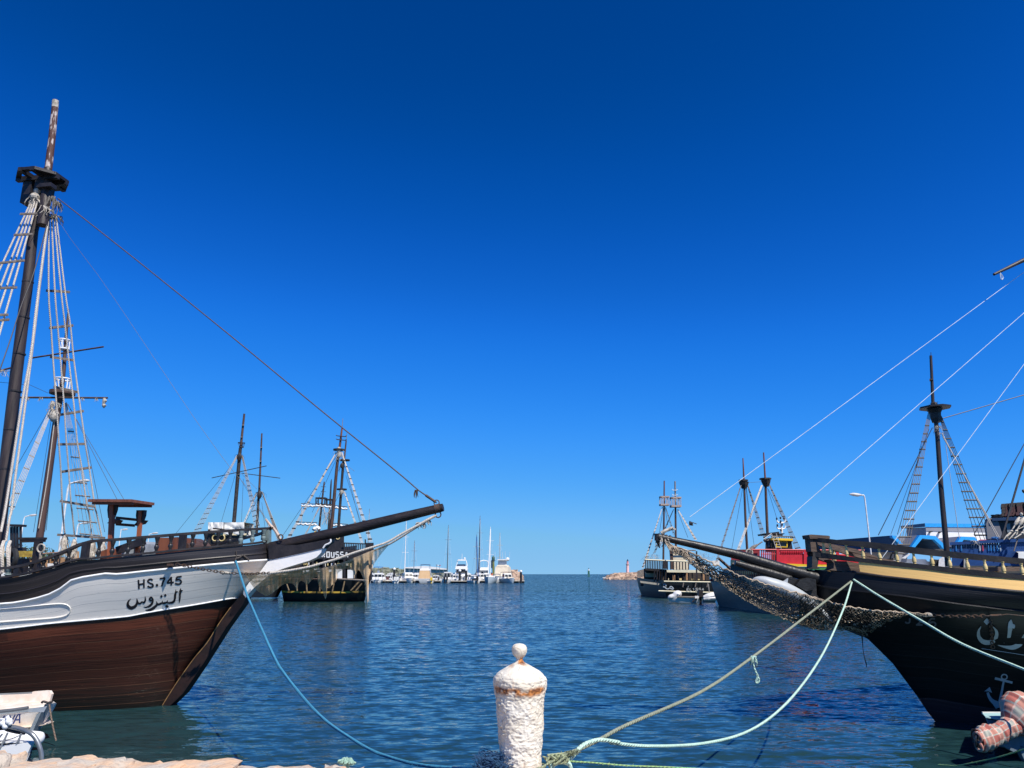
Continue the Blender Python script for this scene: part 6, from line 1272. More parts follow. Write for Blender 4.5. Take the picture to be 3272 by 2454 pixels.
mb = MB(); text_strokes(mb, [(360, 1405, 385, 1400, 398, 1420, 390, 1445, 412, 1462, 440, 1455, 455, 1432, 480, 1440, 495, 1465), (440, 1452, 470, 1462, 492, 1468), (398, 1425, 375, 1440, 360, 1430)], lambda p: px(*D4(p.x, p.y), Y6 - .85), 13); mb.put('curling_emblem', M_greymark, s6)
rect(s6, 'lower_deck_wall', D4, Y6 + 2.2, 400, 1240, 960, 1370, M_ind, .2); poly(s6, 'lower_side_wall', D4, Y6 + 7, [(110, 1200), (420, 1240), (420, 1375), (110, 1330)], M_ind, .3)
for x in (250, 285, 318, 350, 385, 410): bar(s6, 'deck_post', D4, Y6 + 2, (x, 1215), (x - 6, 1370), 4, M_black)
for x in (500, 560, 625, 690, 740, 800, 860, 905): bar(s6, 'deck_post', D4, Y6 - .6, (x - 8, 1250), (x + 6, 1372), 3.5, M_black)
for x, w, y0, m in ((500, 30, 1285, M_orange), (668, 20, 1260, M_orange), (885, 22, 1270, M_orange), (585, 30, 1325, M_gold), (740, 22, 1330, M_gold), (430, 8, 1325, M_cr6), (820, 22, 1335, M_gold)): rect(s6, 'deck_seat', D4, Y6 + .8, x - w / 2, y0, x + w / 2, 1368, m, .5)
for k in range(9): x = 140 + k * 14; bar(s6, 'pale_baluster', D4, Y6 + 6, (x, 1258), (x + 3, 1310), 6.5, M_cr6)
poly(s6, 'bow_bulwark', D4, Y6 + 12, [(28, 1230), (130, 1200), (140, 1300), (22, 1310)], M_wood, .3)
poly(s6, 'upper_deck', D4, Y6 - .9, [(405, 1218), (880, 1218), (885, 1255), (410, 1248)], M_cr6, .3); poly(s6, 'upper_deck_side', D4, Y6 + 3, [(125, 1195), (405, 1210), (408, 1245), (125, 1222)], M_black, 6)
bar(s6, 'upper_rail', D4, Y6 - .8, (395, 1098), (690, 1110), 5, M_cr6); bar(s6, 'upper_rail', D4, Y6 + 2, (128, 1085), (400, 1098), 5, M_cr6)
for k in range(13): bar(s6, 'rail_bar', D4, Y6 + 2, (135 + k * 22, 1092), (133 + k * 22, 1205), 3.4, M_black)
for k in range(8): bar(s6, 'rail_bar', D4, Y6 - .8, (415 + k * 39, 1105), (417 + k * 39, 1215), 3.4, M_black)
rect(s6, 'rail_panel', D4, Y6 + .5, 360, 1105, 410, 1205, M_black, .2)
poly(s6, 'deckhouse', D4, Y6 + 1, [(485, 985), (575, 985), (700, 1150), (690, 1215), (495, 1215)], mat('cream_deckhouse', (.66, .58, .42), .6, (.50, .42, .30), 4, .7, .1), 3); poly(s6, 'deckhouse_side', D4, Y6 + .9, [(445, 975), (486, 970), (495, 1210), (460, 1210)], M_darkbrown, 3); bar(s6, 'deckhouse_roof', D4, Y6 + .6, (440, 968), (780, 965), 4, M_wood)
rect(s6, 'stern_post', D4, Y6 - .9, 782, 975, 802, 1365, M_black, .3)
mast_part(s6, D4, Y6 + 6, [(362, 1100), (368, 700), (372, 385)], [6.2, 5.8, 5.5], M_darkbrown); mast_part(s6, D4, Y6 + 6, [(372, 390), (374, 66)], [5, 4], M_brown, 'topmast')
mast_part(s6, D4, Y6 + 2, [(524, 980), (522, 700), (519, 400)], [7, 6.5, 6], M_darkbrown); mast_part(s6, D4, Y6 + 2, [(519, 410), (513, 72)], [5.5, 4.6], M_wood, 'topmast')
M_pinkwood = mat('bleached_wood', (.42, .33, .28), .7, (.26, .19, .16), 6, .7)
for cx, y0, y1, w0, w1, Y in ((374, 276, 378, 100, 112, Y6 + 6), (520, 287, 397, 112, 126, Y6 + 2)):
    t, b = px(*D4(cx, y0), Y), px(*D4(cx, y1), Y); s_ = .2472; h0, h1 = dia(w0 * s_, Y) / 2, dia(w1 * s_, Y) / 2; mb = MB()
    for a in (-1, 1): mb.beam(t + V((-h0, a * h0, 0)), t + V((h0, a * h0, 0)), .16, .16); mb.beam(t + V((a * h0, -h0, 0)), t + V((a * h0, h0, 0)), .16, .16)
    fr_ = mb.put('basket_rim', M_pinkwood, s6)
    MB().box(b, h1, h1, .1).put('top_platform', M_pinkwood, s6)
    for a in (-1, -.33, .33, 1):
        for c in (-1, 1): MB().beam(b + V((a * h0, c * h0, 0)), t + V((a * h0, c * h0, 0)), .07, .07).put('basket_post', M_pinkwood, fr_)
for y in (185, 250): MB().tube(smooth(pxl(D4, Y6 + 1.8, 473, y - 12, 480, y, 515, y + 4, 540, y, 545, y - 12), 3), .04, 5).put('aerial_bar', M_wirewhite, s6)
ladder(s6, D4, Y6 + 5.8, Y6 + 4, ((350, 402), (354, 402)), ((85, 1200), (105, 1190)), 3, fr(16, .2, .97), 1.7, 3, ext=.3); ladder(s6, D4, Y6 + 1.8, Y6, ((545, 435), (552, 435)), ((770, 830), (795, 830)), 4, fr(8, .25, .95), 1.7, 3, ext=.1)
ladder(s6, D4, Y6 + 6, Y6 + 8, ((388, 405), (392, 405)), ((495, 770), (510, 765)), 2, fr(6, .3, .9), 1.5, 2.6); ladder(s6, D4, Y6 + 2, Y6 + 4, ((490, 440), (495, 440)), ((230, 1010), (255, 1000)), 3, fr(7, .4, .9), 1.5, 2.6)
for a, b in (((545, 450), (680, 800)), ((385, 420), (420, 640)), ((500, 430), (400, 650)), ((360, 420), (290, 880))): bar(s6, 'stay', D4, Y6 + 3, a, b, 1.2, M_wire)
mb = MB(); 
for x, y in ((200, 1040), (175, 1060), (230, 1020), (100, 1240), (860, 1010), (900, 1050)): tuft(mb, px(*D4(x, y), Y6 + 4), .8, 14, .8, x)
mb.put('loose_rigging', M_rag, s6)
# tenders at its stern
Y7 = 72.5
M_rib = mat('grey_white_tube', (.66, .66, .66), .6, (.52, .52, .52), 3, .6)
t1 = thing('tender', px(2200, 1920, Y7), 'small white tender with covered bow moored under the black and cream stern', 'boat')
loft_s(t1, 'hull', [[D4(x, y) + (Y,) for x, y, Y in r] for r in ([(440, 1622, Y7), (560, 1645, Y7 - .3), (780, 1650, Y7 - .3), (800, 1630, Y7 + 1)], [(428, 1590, Y7), (550, 1590, Y7 - .5), (800, 1595, Y7 - .5), (815, 1580, Y7 + 1.2)], [(425, 1575, Y7), (540, 1562, Y7 - .5), (800, 1568, Y7 - .5), (815, 1560, Y7 + 1.2)])], M_boatwhite)
loft_s(t1, 'deck', [[D4(x, y) + (Y,) for x, y, Y in r] for r in ([(540, 1562, Y7 - .5), (800, 1568, Y7 - .5)], [(540, 1556, Y7 + 1.4), (815, 1558, Y7 + 1.4)])], M_wood)
mb = MB(); mb.tube(smooth([px(*D4(x, y), Y7 - .1) for x, y in ((428, 1590), (450, 1570), (500, 1555), (530, 1530), (560, 1535), (578, 1560))], 4), [.1, .22, .25, .3, .36, .15], 9); mb.put('bow_cover', M_rib, t1, True); bar(t1, 'rubbing_strake', D4, Y7 - .6, (535, 1564), (770, 1570), 4, M_black)
def outboard(root, c, s, m, yaw=0.): 
    o = MB(); o.box(c + V((0, 0, .42 * s)), .17 * s, .26 * s, .22 * s); o.box(c + V((0, -.03 * s, .66 * s)), .13 * s, .2 * s, .06 * s); cw = o.put('outboard_motor', m, root); MB().box(c + V((0, .02 * s, -.1 * s)), .07 * s, .1 * s, .36 * s).put('motor_leg', m, cw); MB().box(c + V((0, 0, -.42 * s)), .16 * s, .2 * s, .03 * s).put('propeller', M_black, cw)
outboard(t1, px(*D4(842, 1600), Y7 - .6), 1.15, M_black); bar(t1, 'tiller', D4, Y7 - .8, (735, 1630), (790, 1585), 5, M_black); rect(t1, 'motor_cover', D4, Y7 - .9, 770, 1555, 822, 1585, M_rib, .4)
t2 = thing('inflatable_boat', px(2280, 1916, Y7 + 2), 'grey striped inflatable between the small tender and the teal ship', 'boat')
for a, b in (((880, 1570), (1030, 1545)), ((880, 1592), (1035, 1580))): MB().tube(smooth(pxl(D4, Y7 + 2, a[0], a[1] + 4, a[0] + 60, a[1] - 8, b[0], b[1]), 4), [.16, .3, .3], 9).put('side_tube', M_rib, t2, True)
poly(t2, 'hull', D4, Y7 + 2, [(875, 1600), (1035, 1588), (1035, 1640), (875, 1650)], mat('slate_blue_hull', (.14, .18, .23), .6), 1.4)
bar(t2, 'painter', D4, Y7 + 3, (945, 1400), (960, 1550), 2, M_rope)
# ---- teal ship with red, yellow and green upperworks
s7 = thing('pirate_ship', px(2350, 1945, 60), 'teal hulled ship with red bulwarks over yellow and green bands and a dark wheelhouse', 'ship', 'galleon style excursion ships')
M_teal = plank_mat('dark_teal_planking', (.012, .040, .052), (.02, .055, .062), (.05, .07, .08), 9, .5, .03, .1, .3); M_green = mat('green_band', (.05, .26, .08), .5)
Ya, Yb_ = 66., 50.
def t7(z, x, y, f, off=0): return z(x, y) + (lerp(Ya, Yb_, f) + off,)
loft_s(s7, 'hull', [[t7(B8, 830, 828, 0, 7), t7(B8, 790, 835, 0), t7(B8, 1000, 870, .35), t7(B8, 1300, 895, .8), t7(B8, 1700, 905, 1), t7(B8, 2400, 900, 1.05), t7(B8, 2400, 850, 1.05, 9)],
                    [t7(B8, 760, 694, 0, 6), t7(B8, 735, 700, 0), t7(B8, 1000, 730, .35), t7(B8, 1300, 745, .8), t7(B8, 1700, 750, 1), t7(B8, 2400, 750, 1.05), t7(B8, 2400, 720, 1.05, 9)],
                    [t7(B8, 720, 545, 0, 5), t7(B8, 700, 548, 0), t7(B8, 950, 600, .35), t7(B8, 1300, 610, .8), t7(B8, 1700, 600, 1), t7(B8, 2400, 600, 1.05), t7(B8, 2400, 590, 1.05, 9)],
                    [t7(B8, 890, 400, .2, 5), t7(B8, 892, 400, .2), t7(B8, 1000, 440, .35), t7(B8, 1300, 470, .8), t7(B8, 1700, 445, 1), t7(B8, 2400, 430, 1.05), t7(B8, 2400, 430, 1.05, 9)]], M_teal)
Y8 = 55.
def r7(name, z, pts, m, th=.25, Y=Y8): return poly(s7, name, z, Y, pts, m, th)
r7('bow_bulwark', B8, [(685, 545), (760, 500), (765, 545), (700, 560)], M_red, .3, Ya - .3)
r7('side_panel', B3, [(280, 1290), (560, 1310), (560, 1480), (280, 1400)], M_teal, 3, Y8 + .5)
for k in range(15): bar(s7, 'rail_bar', B3, Y8 + .3, (300 + k * 20, 1400), (302 + k * 20, 1480), 3.2, M_black)
r7('green_band', B3, [(820, 1362), (1700, 1372), (1700, 1420), (820, 1420)], M_green, .3, Y8 - .15); r7('yellow_band', B3, [(820, 1328), (1140, 1340), (1700, 1345), (1700, 1372), (1140, 1362), (820, 1362)], M_yellow, .3, Y8 - .2)
r7('red_bulwark', B3, [(800, 1225), (1060, 1230), (1060, 1335), (800, 1328)], M_red, .25, Y8); r7('red_bulwark', B3, [(1085, 1232), (1700, 1240), (1700, 1345), (1085, 1336)], M_red, .25, Y8)
for x0, x1, y0, y1 in ((768, 800, 1172, 1330), (1056, 1088, 1180, 1336), (1400, 1432, 1190, 1345)): r7('red_post', B3, [(x0, y0), (x1, y0 + 2), (x1, y1), (x0, y1)], M_red, .4, Y8 - .1)
bar(s7, 'red_rail', B3, Y8 - .05, (500, 1182), (1700, 1190), 5, M_red); bar(s7, 'red_rail', B3, Y8, (600, 1228), (770, 1230), 3, M_red); bar(s7, 'red_rail', B3, Y8 + .05, (800, 1228), (1700, 1236), 4, M_red)
for k in range(8): bar(s7, 'red_bar', B3, Y8, (610 + k * 22, 1186), (608 + k * 22, 1320), 4, M_red)
g = random.Random(8)
for k in range(17): 
    x = 812 + k * 19; 
    if not 1050 < x < 1090: MB().tube([px(*B3(x, 1186), Y8), px(*B3(x, 1200), Y8), px(*B3(x, 1226), Y8)], [.06, .10, .05], 7).put('red_baluster', M_red, s7, True)
r7('red_side', B3, [(285, 1190), (590, 1182), (590, 1300), (440, 1330), (285, 1300)], mat('shaded_red_paint', (.24, .02, .03), .6, (.16, .015, .02), 4, .6), .3, Y8 + 1.5); bar(s7, 'dark_top_rail', B3, Y8 + 1.3, (285, 1188), (590, 1182), 4, M_darkbrown)  # left face turned from the sun: its shade is put into a darker red
for x0, x1 in ((690, 820), (820, 1060), (1060, 1400)): r7('deck_object', B3, [(x0 + 20, 1190), (x1 - 40, 1190), (x1 - 40, 1300), (x0 + 20, 1300)], M_ind, .4, Y8 + 2.5)
r7('deck', B3, [(300, 1320), (1700, 1330), (1700, 1345), (300, 1335)], M_wood, 9, Y8 + .2)
# wheelhouse
M_wh = plank_mat('black_board_wheelhouse', (.022, .022, .026), (.035, .035, .04), (.012, .012, .012), 1, .6, .0, 0, .1)
def w7(name, pts, m, th, Y=Y8 + 3): return poly(s7, name, C5, Y, pts, m, th)
w7('wheelhouse', [(745, 1190), (1265, 1190), (1300, 1400), (735, 1400)], M_black, 4); bar(s7, 'corner_board', C5, Y8 + 2.9, (855, 1195), (850, 1390), 5, M_blackwood)
w7('roof_band', [(848, 1140), (1300, 1155), (1298, 1200), (845, 1182)], M_yellow, 3.5, Y8 + 2.7); w7('roof_side', [(705, 1155), (848, 1140), (850, 1190), (740, 1195)], M_wood, 3.6, Y8 + 2.8)
wf = MB()
for a in ((960, 1208, 1190, 1222), (960, 1312, 1190, 1328)): wf.add([px(*C5(x, y), Y8 + 2.85) for x, y in ((a[0], a[1]), (a[2], a[1] + 6), (a[2], a[3] + 6), (a[0], a[3]))], [(0, 1, 2, 3)])
for a in ((958, 975), (1172, 1190)): wf.add([px(*C5(x, y), Y8 + 2.84) for x, y in ((a[0], 1205), (a[1], 1205), (a[1], 1335), (a[0], 1330))], [(0, 1, 2, 3)])
wfo = wf.put('window', M_yellow, s7); poly(wfo, 'pane', C5, Y8 + 2.9, [(972, 1220), (1176, 1226), (1176, 1318), (972, 1312)], M_glass, .05); w7('side_window', [(790, 1210), (830, 1210), (825, 1330), (785, 1330)], mat('blue_dark_pane', (.03, .05, .09), .3), .05, Y8 + 2.95)
for k in range(12): bar(s7, 'roof_rail_post', C5, Y8 + 3, (870 + k * 38, 1105), (870 + k * 38, 1145), 2.6, M_black)
bar(s7, 'roof_rail', C5, Y8 + 3, (850, 1108), (1290, 1110), 3, M_black)
mb = MB(); mb.prism(pxl(C5, Y8 + 3.2, 745, 1045, 1020, 1012, 1022, 1060, 760, 1078), V((0, 2, 0))); mb.prism(pxl(C5, Y8 + 3.2, 1010, 1050, 1130, 1045, 1125, 1060, 1090, 1075, 1095, 1110, 1020, 1115), V((0, 1.5, 0))); mb.tube(pxl(C5, Y8 + 3.1, 700, 1130, 780, 1105, 860, 1050), .08, 6); mb.put('roof_timber', M_black, s7)
for xs in (((860, 1050), (955, 1360)), ((955, 1050), (1060, 1360))): bar(s7, 'roof_ladder_rail', C5, Y8 + 2.6, xs[0], xs[1], 2.2, M_rope)
for k in range(5): t_ = .2 + k * .18; bar(s7, 'roof_ladder_rung', C5, Y8 + 2.6, (lerp(860, 955, t_), lerp(1050, 1360, t_)), (lerp(955, 1060, t_), lerp(1050, 1360, t_)), 1.8, M_rope)
bar(s7, 'white_strut', C5, Y8 + 2.6, (705, 1165), (860, 1055), 2.4, M_wirewhite)
mb = MB(); mb.tube(pxl(C5, Y8 + 3.5, 1072, 1040, 1062, 830), .09, 7)
for y in (825, 955): mb.tube(smooth(pxl(C5, Y8 + 3.5, 975, y - 50, 985, y - 8, 1005, y, 1065, y + 3, 1115, y, 1140, y - 20, 1150, y - 60), 3), .05, 6)
mb.put('light_mast', M_boatwhite, s7)
for x, y in ((970, 750), (1045, 735), (1118, 745), (1052, 805), (982, 885), (1080, 868), (1055, 985)): MB().ball(px(*C5(x, y), Y8 + 3.4), .07, 7, (1, 1, 1.5)).put('signal_lamp', M_black, s7, True)
mb = MB(); mb.tube(smooth(pxl(C5, Y8 + .5, 390, 1480, 430, 1400, 500, 1330, 580, 1280), 3), [.09, .16, .14, .06], 8); mb.tube(pxl(C5, Y8 + .5, 580, 1285, 640, 1240, 675, 1220), .05, 6); mb.put('swivel_gun', M_wood, s7); mb = MB(); ring(mb, px(*C5(410, 1440), Y8 + .4), .22, .06, V((0, -1, 0))); mb.put('rope_ring', M_rag, s7)
mast_part(s7, B3, Y8 + 4, [(460, 1250), (440, 900), (425, 510), (422, 450)], [8, 7.6, 7, 6.5], M_darkbrown); mast_part(s7, B3, Y8 + 4, [(423, 470), (411, 212)], [6.5, 3.6], M_brown, 'topmast')
mast_part(s7, B3, Y8 + 6, [(672, 1020), (658, 700), (650, 450)], [9, 8.5, 8], M_darkbrown); mast_part(s7, B3, Y8 + 6, [(648, 440), (630, 152)], [6, 4.4], M_brown, 'topmast')
for x0, x1, y, Y in ((366, 465, 458, Y8 + 4), (588, 710, 440, Y8 + 6)):
    MB().prism([px(*B3((x0 + x1) / 2, y), Y) + V((cos(a), sin(a), 0)) * dia((x1 - x0) * .3014, Y) / 2 for a in [2 * pi * k / 8 + pi / 8 for k in range(8)]], V((0, 0, .12))).put('top_platform', M_blackwood, s7)
    c = px(*B3((x0 + x1) / 2 + 4, y + 8), Y); MB().tube([c, c - V((0, 0, .22)), c - V((0, 0, .5))], [.40, .33, .2], 8).put('mast_cheek', M_blackwood, s7)
ladder(s7, B3, Y8 + 3.8, Y8 + 2, ((388, 500), (394, 500)), ((120, 1320), (140, 1310)), 3, fr(13, .05, .95), 1.7, 3, m=M_rope8, ext=.3); ladder(s7, B3, Y8 + 4.2, Y8 + 6, ((455, 490), (462, 490)), ((610, 1040), (650, 1035)), 4, fr(9, .1, .97), 1.6, 3.2)
ladder(s7, B3, Y8 + 5.8, Y8 + 3, ((605, 500), (618, 500)), ((345, 1190), (370, 1190)), 4, fr(11, .1, .95), 1.7, 3); ladder(s7, B3, Y8 + 6.2, Y8 + 8, ((682, 480), (690, 480)), ((975, 1190), (1025, 1180)), 5, fr(12, .1, .97), 1.6, 3.2)
for a, b in (((410, 520), (290, 1190)), ((445, 510), (530, 1140)), ((632, 510), (480, 860)), ((672, 530), (770, 850)), ((680, 540), (830, 840)), ((460, 472), (610, 462)), ((440, 500), (475, 800))): bar(s7, 'stay', B3, Y8 + 4, a, b, 1.1, M_wire)
bar(s7, 'deck_boom', B2, 62, (1610, 1025), (1740, 1140), 9, M_darkbrown); rect(s7, 'deck_locker', B2, 63, 1540, 1050, 1620, 1110, M_tarp, .6)
# ---- blue ship on the far right
Y9 = 44.
s8 = thing('pirate_ship', px(3150, 1900, Y9), 'blue railed ship at the right edge with dark cabin and bone white skeletons', 'ship', 'galleon style excursion ships')
M_blue9 = mat('deep_blue_paint', (.008, .045, .17), .5, (.006, .03, .11), 4, .7, .1); M_blued = mat('dark_blue_paint', (.008, .030, .085), .5, (.006, .022, .06), 4, .7, .1)
mast_part(s8, B6, Y9 + 3, [(545, 1800), (526, 1600), (490, 1200), (462, 800), (448, 680)], [17, 16.5, 15, 13.5, 13], M_mast); mast_part(s8, B6, Y9 + 3, [(430, 580), (413, 205)], [10.5, 8.5], M_mast, 'topmast'); bar(s8, 'mast_tip', B6, Y9 + 3, (414, 205), (414, 180), 2, M_wire)
for y in (383,): rect(s8, 'mast_collar', B6, Y9 + 2.8, 403, y - 4, 432, y + 5, M_mast, .4)
MB().prism([px(*B6(446, 605), Y9 + 3) + V((cos(a) * 1.0, sin(a), 0)) * dia(228 * .4218, Y9 + 3) / 2 for a in [2 * pi * k / 8 for k in range(8)]], V((0, 0, .1))).put('top_platform', M_black, s8)
c = px(*B6(442, 612), Y9 + 3); MB().tube([c, c - V((0, 0, .25)), c - V((0, 0, .6)), c - V((0, 0, .85))], [.48, .34, .31, .24], 8).put('mast_cheek', M_black, s8); mb = MB(); tuft(mb, px(*B6(440, 575), Y9 + 2.8), .22, 16, .2, 4, -.5); mb.ball(px(*B6(438, 578), Y9 + 2.9), .22, 7); mb.put('rope_lashing', M_black, s8)
mb = MB(); tuft(mb, px(*B6(460, 740), Y9 + 2.8), .3, 22, .5, 6); tuft(mb, px(*B6(485, 790), Y9 + 2.8), .2, 14, .3, 7); mb.put('rope_lashing', M_rag, s8)
ladder(s8, B6, Y9 + 2.8, Y9 + 1, ((393, 640), (414, 640)), ((165, 1640), (250, 1640)), 5, [(y - 640) / 1000 for y in (735, 797, 857, 915, 980, 1048, 1110, 1178, 1246, 1310, 1378, 1443, 1508, 1578, 1637)], 2.0, 5, m=M_rope8, mr=M_black)
ladder(s8, B6, Y9 + 3.2, Y9 + 5, ((476, 660), (492, 660)), ((760, 1600), (885, 1600)), 5, [(y - 660) / 940 for y in (705, 768, 834, 900, 966, 1030, 1100, 1166, 1234, 1299, 1365, 1430, 1497, 1565)], 2.0, 4.6, m=M_rope8, mr=M_black)
for a, b in (((500, 800), (920, 1590)), ((505, 820), (935, 1590))): bar(s8, 'white_shroud', B6, Y9 + 2, a, b, 3.2, M_rope)
for a, b, w, m in (((505, 680), (1250, 465), 3, M_wire), ((425, 750), (15, 1565), 2.4, M_wire), ((400, 760), (110, 1560), 1.3, M_wire), ((320, 990), (160, 1560), 1.8, M_wire), ((525, 880), (630, 1590), 2, M_rope), ((1250, 640), (740, 1560), 2.6, M_wire), ((1150, 900), (930, 1659), 6, mat('dark_cable', (.05, .045, .045), .6))): bar(s8, 'stay', B6, Y9 + 2, a, b, w, m)
bar(s8, 'stay', C4, Y9 - 1, (1460, 1120), (1380, 1390), 4, M_wood); bar(s8, 'deck_post', B6, Y9, (1115, 1235), (1250, 1180), 14, M_mast)
def p9(name, pts, m, th, Y=Y9): return poly(s8, name, C4, Y, pts, m, th)
p9('rail_cap', [(-40, 1195), (440, 1170), (700, 1150), (2400, 1080), (2400, 1160), (700, 1215), (440, 1235), (-30, 1255)], M_blue9, .35, Y9 - .2)
for k in range(30): 
    x = 10 + k * 55; w = 40 if x < 1040 else 58
    p9('rail_baluster', [(x, 1235 - x * .04), (x + w, 1233 - x * .04), (x + w, 1400), (x, 1400)], M_blue9 if x > 1040 else M_blued, .12, Y9 - .05)
p9('rail_back', [(0, 1245), (1040, 1215), (1040, 1400), (0, 1400)], M_blued, .1, Y9 + 3)
p9('grey_wale', [(240, 1390), (2400, 1380), (2400, 1490), (240, 1480)], mat('grey_wale_paint', (.16, .165, .18), .6), 3, Y9 - .1)
poly(s8, 'hull', B4, Y9 - .12, [(1505, 470), (2600, 480), (2600, 1300), (1560, 1300), (1505, 640)], M_blue9, 8); poly(s8, 'hull_band', B4, Y9 - .2, [(1505, 635), (2600, 640), (2600, 720), (1505, 700)], mat('dark_olive_band', (.05, .05, .045), .6), .1)
p9('white_locker', [(1430, 1400), (2400, 1395), (2400, 1550), (1480, 1560), (1480, 1430)], M_tarp, .5, Y9 - .5); poly(s8, 'grey_post', D5, Y9 - .4, [(2090, 820), (2140, 820), (2140, 1010), (2085, 1010)], mat('grey_post_paint', (.3, .29, .28), .6), .3)
p9('red_cloth', [(600, 1150), (640, 1132), (800, 1138), (700, 1158)], mat('coral_cloth', (.60, .12, .14), .8), .5, Y9 + .2); mb = MB(); tuft(mb, px(*C4(960, 1105), Y9 - .1), .25, 12, .05, 8); mb.ball(px(*C4(960, 1100), Y9), .15, 8, (1.5, 1, .5)); mb.put('blue_bundle', mat('bright_blue_canvas', (.02, .13, .36), .7), s8, True); mb = MB(); tuft(mb, px(*C4(500, 1160), Y9 - .25), .25, 16, .3, 9); mb.put('hanging_rag', M_rag, s8)
for x, m in ((100, 'b'), (215, 'b'), (625, 'w'), (690, 'r'), (815, 'b'), (870, 'b'), (935, 'b'), (1010, 'b'), (1075, 'w')):
    mm = {'b': mat('sky_blue_bottle', (.02, .14, .36), .5, bump=0), 'w': M_greymark, 'r': mat('pink_bottle', (.4, .04, .09), .5, bump=0)}[m]; MB().lathe(px(*C4(x, 1390), Y9 - .15), px(*C4(x, 1260), Y9 - .15), [(0, .05), (.3, .06), (.6, .04), (.8, .035), (1, .015)], 8).put('painted_baluster', mm, s8, True)
M_cab = mat('grey_cabin_wall', (.15, .15, .165), .6, (.12, .12, .13), 3, .5, .05); M_cabd = mat('black_cabin_wall', (.016, .018, .024), .6, bump=0)
p9('cabin_wing', [(755, 680), (890, 655), (1030, 720), (1150, 1110), (800, 1120)], M_cab, 4, Y9 + 4); p9('cabin_wall', [(1010, 700), (2400, 640), (2400, 1130), (1140, 1115)], M_cabd, 5, Y9 + 4.2); p9('cabin_roof', [(895, 660), (2400, 590), (2400, 690), (905, 720)], M_blued, 6, Y9 + 3.8)
p9('cabin_window', [(1212, 790), (1295, 775), (1310, 960), (1285, 985), (1235, 975)], mat('grey_pane', (.16, .19, .21), .3, bump=0), .1, Y9 + 4.15)
M_crate = mat('red_brown_crate', (.07, .028, .030), .7, (.05, .022, .022), 5, .7, .2); M_crateb = mat('dark_brown_crate', (.035, .026, .024), .7, (.05, .035, .03), 5, .7, .2)
for r, (y0, y1, x0) in enumerate(((345, 430, 1102), (430, 495, 1115), (495, 560, 1120), (560, 628, 1090))):
    for k in range(9): x = x0 + k * 84; p9('stacked_crate', [(x, y0 - k * 7), (x + 78, y0 - 6 - k * 7), (x + 78, y1 - 10 - k * 6), (x, y1 - 4 - k * 6)], M_crateb if r == 0 or k == 0 else M_crate, 1.5, Y9 + 5 + .1 * (k % 2))
for x, y, w, h in ((945, 625, 45, 60), (1045, 615, 50, 70)): MB().lathe(px(*C4(x, y + 40), Y9 + 4.5), px(*C4(x, y - 40), Y9 + 4.5), [(0, .16), (.3, .2), (.5, .12), (.6, .19), (.85, .2), (1, .05)], 9).put('roof_finial', M_cabd, s8, True)
# skeletons hung on its rigging
M_bone = mat('bone_plastic', (.58, .52, .43), .6, (.42, .36, .28), 8, .6, .1)
def skel(pts, label, Y):                # skull, ribs, pelvis, arms, legs by picture points
    r = thing('skeleton_figure', px(*C4(*pts['pelvis']), Y), label, 'skeleton', 'skeletons on the blue ship'); P = {k: [px(*C4(*q), Y) for q in v] if isinstance(v, list) else px(*C4(*v), Y) for k, v in pts.items()}
    MB().ball(P['skull'], .09, 8, (.9, 1, 1.15)).put('skull', M_bone, r, True); mb = MB(); mb.tube([P['neck'], P['pelvis']], .035, 6); mb.put('spine', M_bone, r)
    mb = MB(); a, b = P['neck'], P['neck'].lerp(P['pelvis'], .62); mb.tube([a.lerp(b, t) for t in (0, .2, .5, .8, 1)], [.04, .08, .10, .09, .03], 8); mb.put('rib_cage', M_bone, r, True)
    MB().ball(P['pelvis'], .085, 7, (1.2, .8, .8)).put('pelvis', M_bone, r, True)
    for k in ('arm', 'arm2'): 
        if k in P: MB().tube(P[k], [.028, .018, .026, .016, .016], 6).put('arm', M_bone, r, True)
    for k in ('leg', 'leg2'): MB().tube(P[k], [.036, .024, .034, .022, .018], 6).put('leg', M_bone, r, True)
skel(dict(skull=(1545, 575), neck=(1505, 640), pelvis=(1330, 945), arm=[(1500, 650), (1545, 660), (1580, 690)], leg=[(1310, 970), (1220, 1050), (1155, 1140)], leg2=[(1320, 980), (1230, 1060), (1255, 1115)]), 'bone white skeleton hanging in the rigging of the blue ship, nearest its cabin window', Y9 - .6)
skel(dict(skull=(1640, 560), neck=(1610, 640), pelvis=(1440, 945), arm=[(1600, 650), (1530, 700), (1470, 740), (1400, 735)], leg=[(1420, 970), (1350, 1050), (1275, 1130)], leg2=[(1460, 970), (1420, 1090), (1340, 1090)]), 'bone white skeleton second from the cabin window, legs bent over the blue rail', Y9 - .9)
skel(dict(skull=(1690, 700), neck=(1660, 760), pelvis=(1570, 990), arm=[(1660, 760), (1590, 850), (1480, 905)], leg=[(1560, 1000), (1470, 1060), (1395, 1110)], leg2=[(1600, 1010), (1680, 1080), (1620, 1100)]), 'bone white skeleton cut by the right edge of the view above the blue rail', Y9 - 1.2)
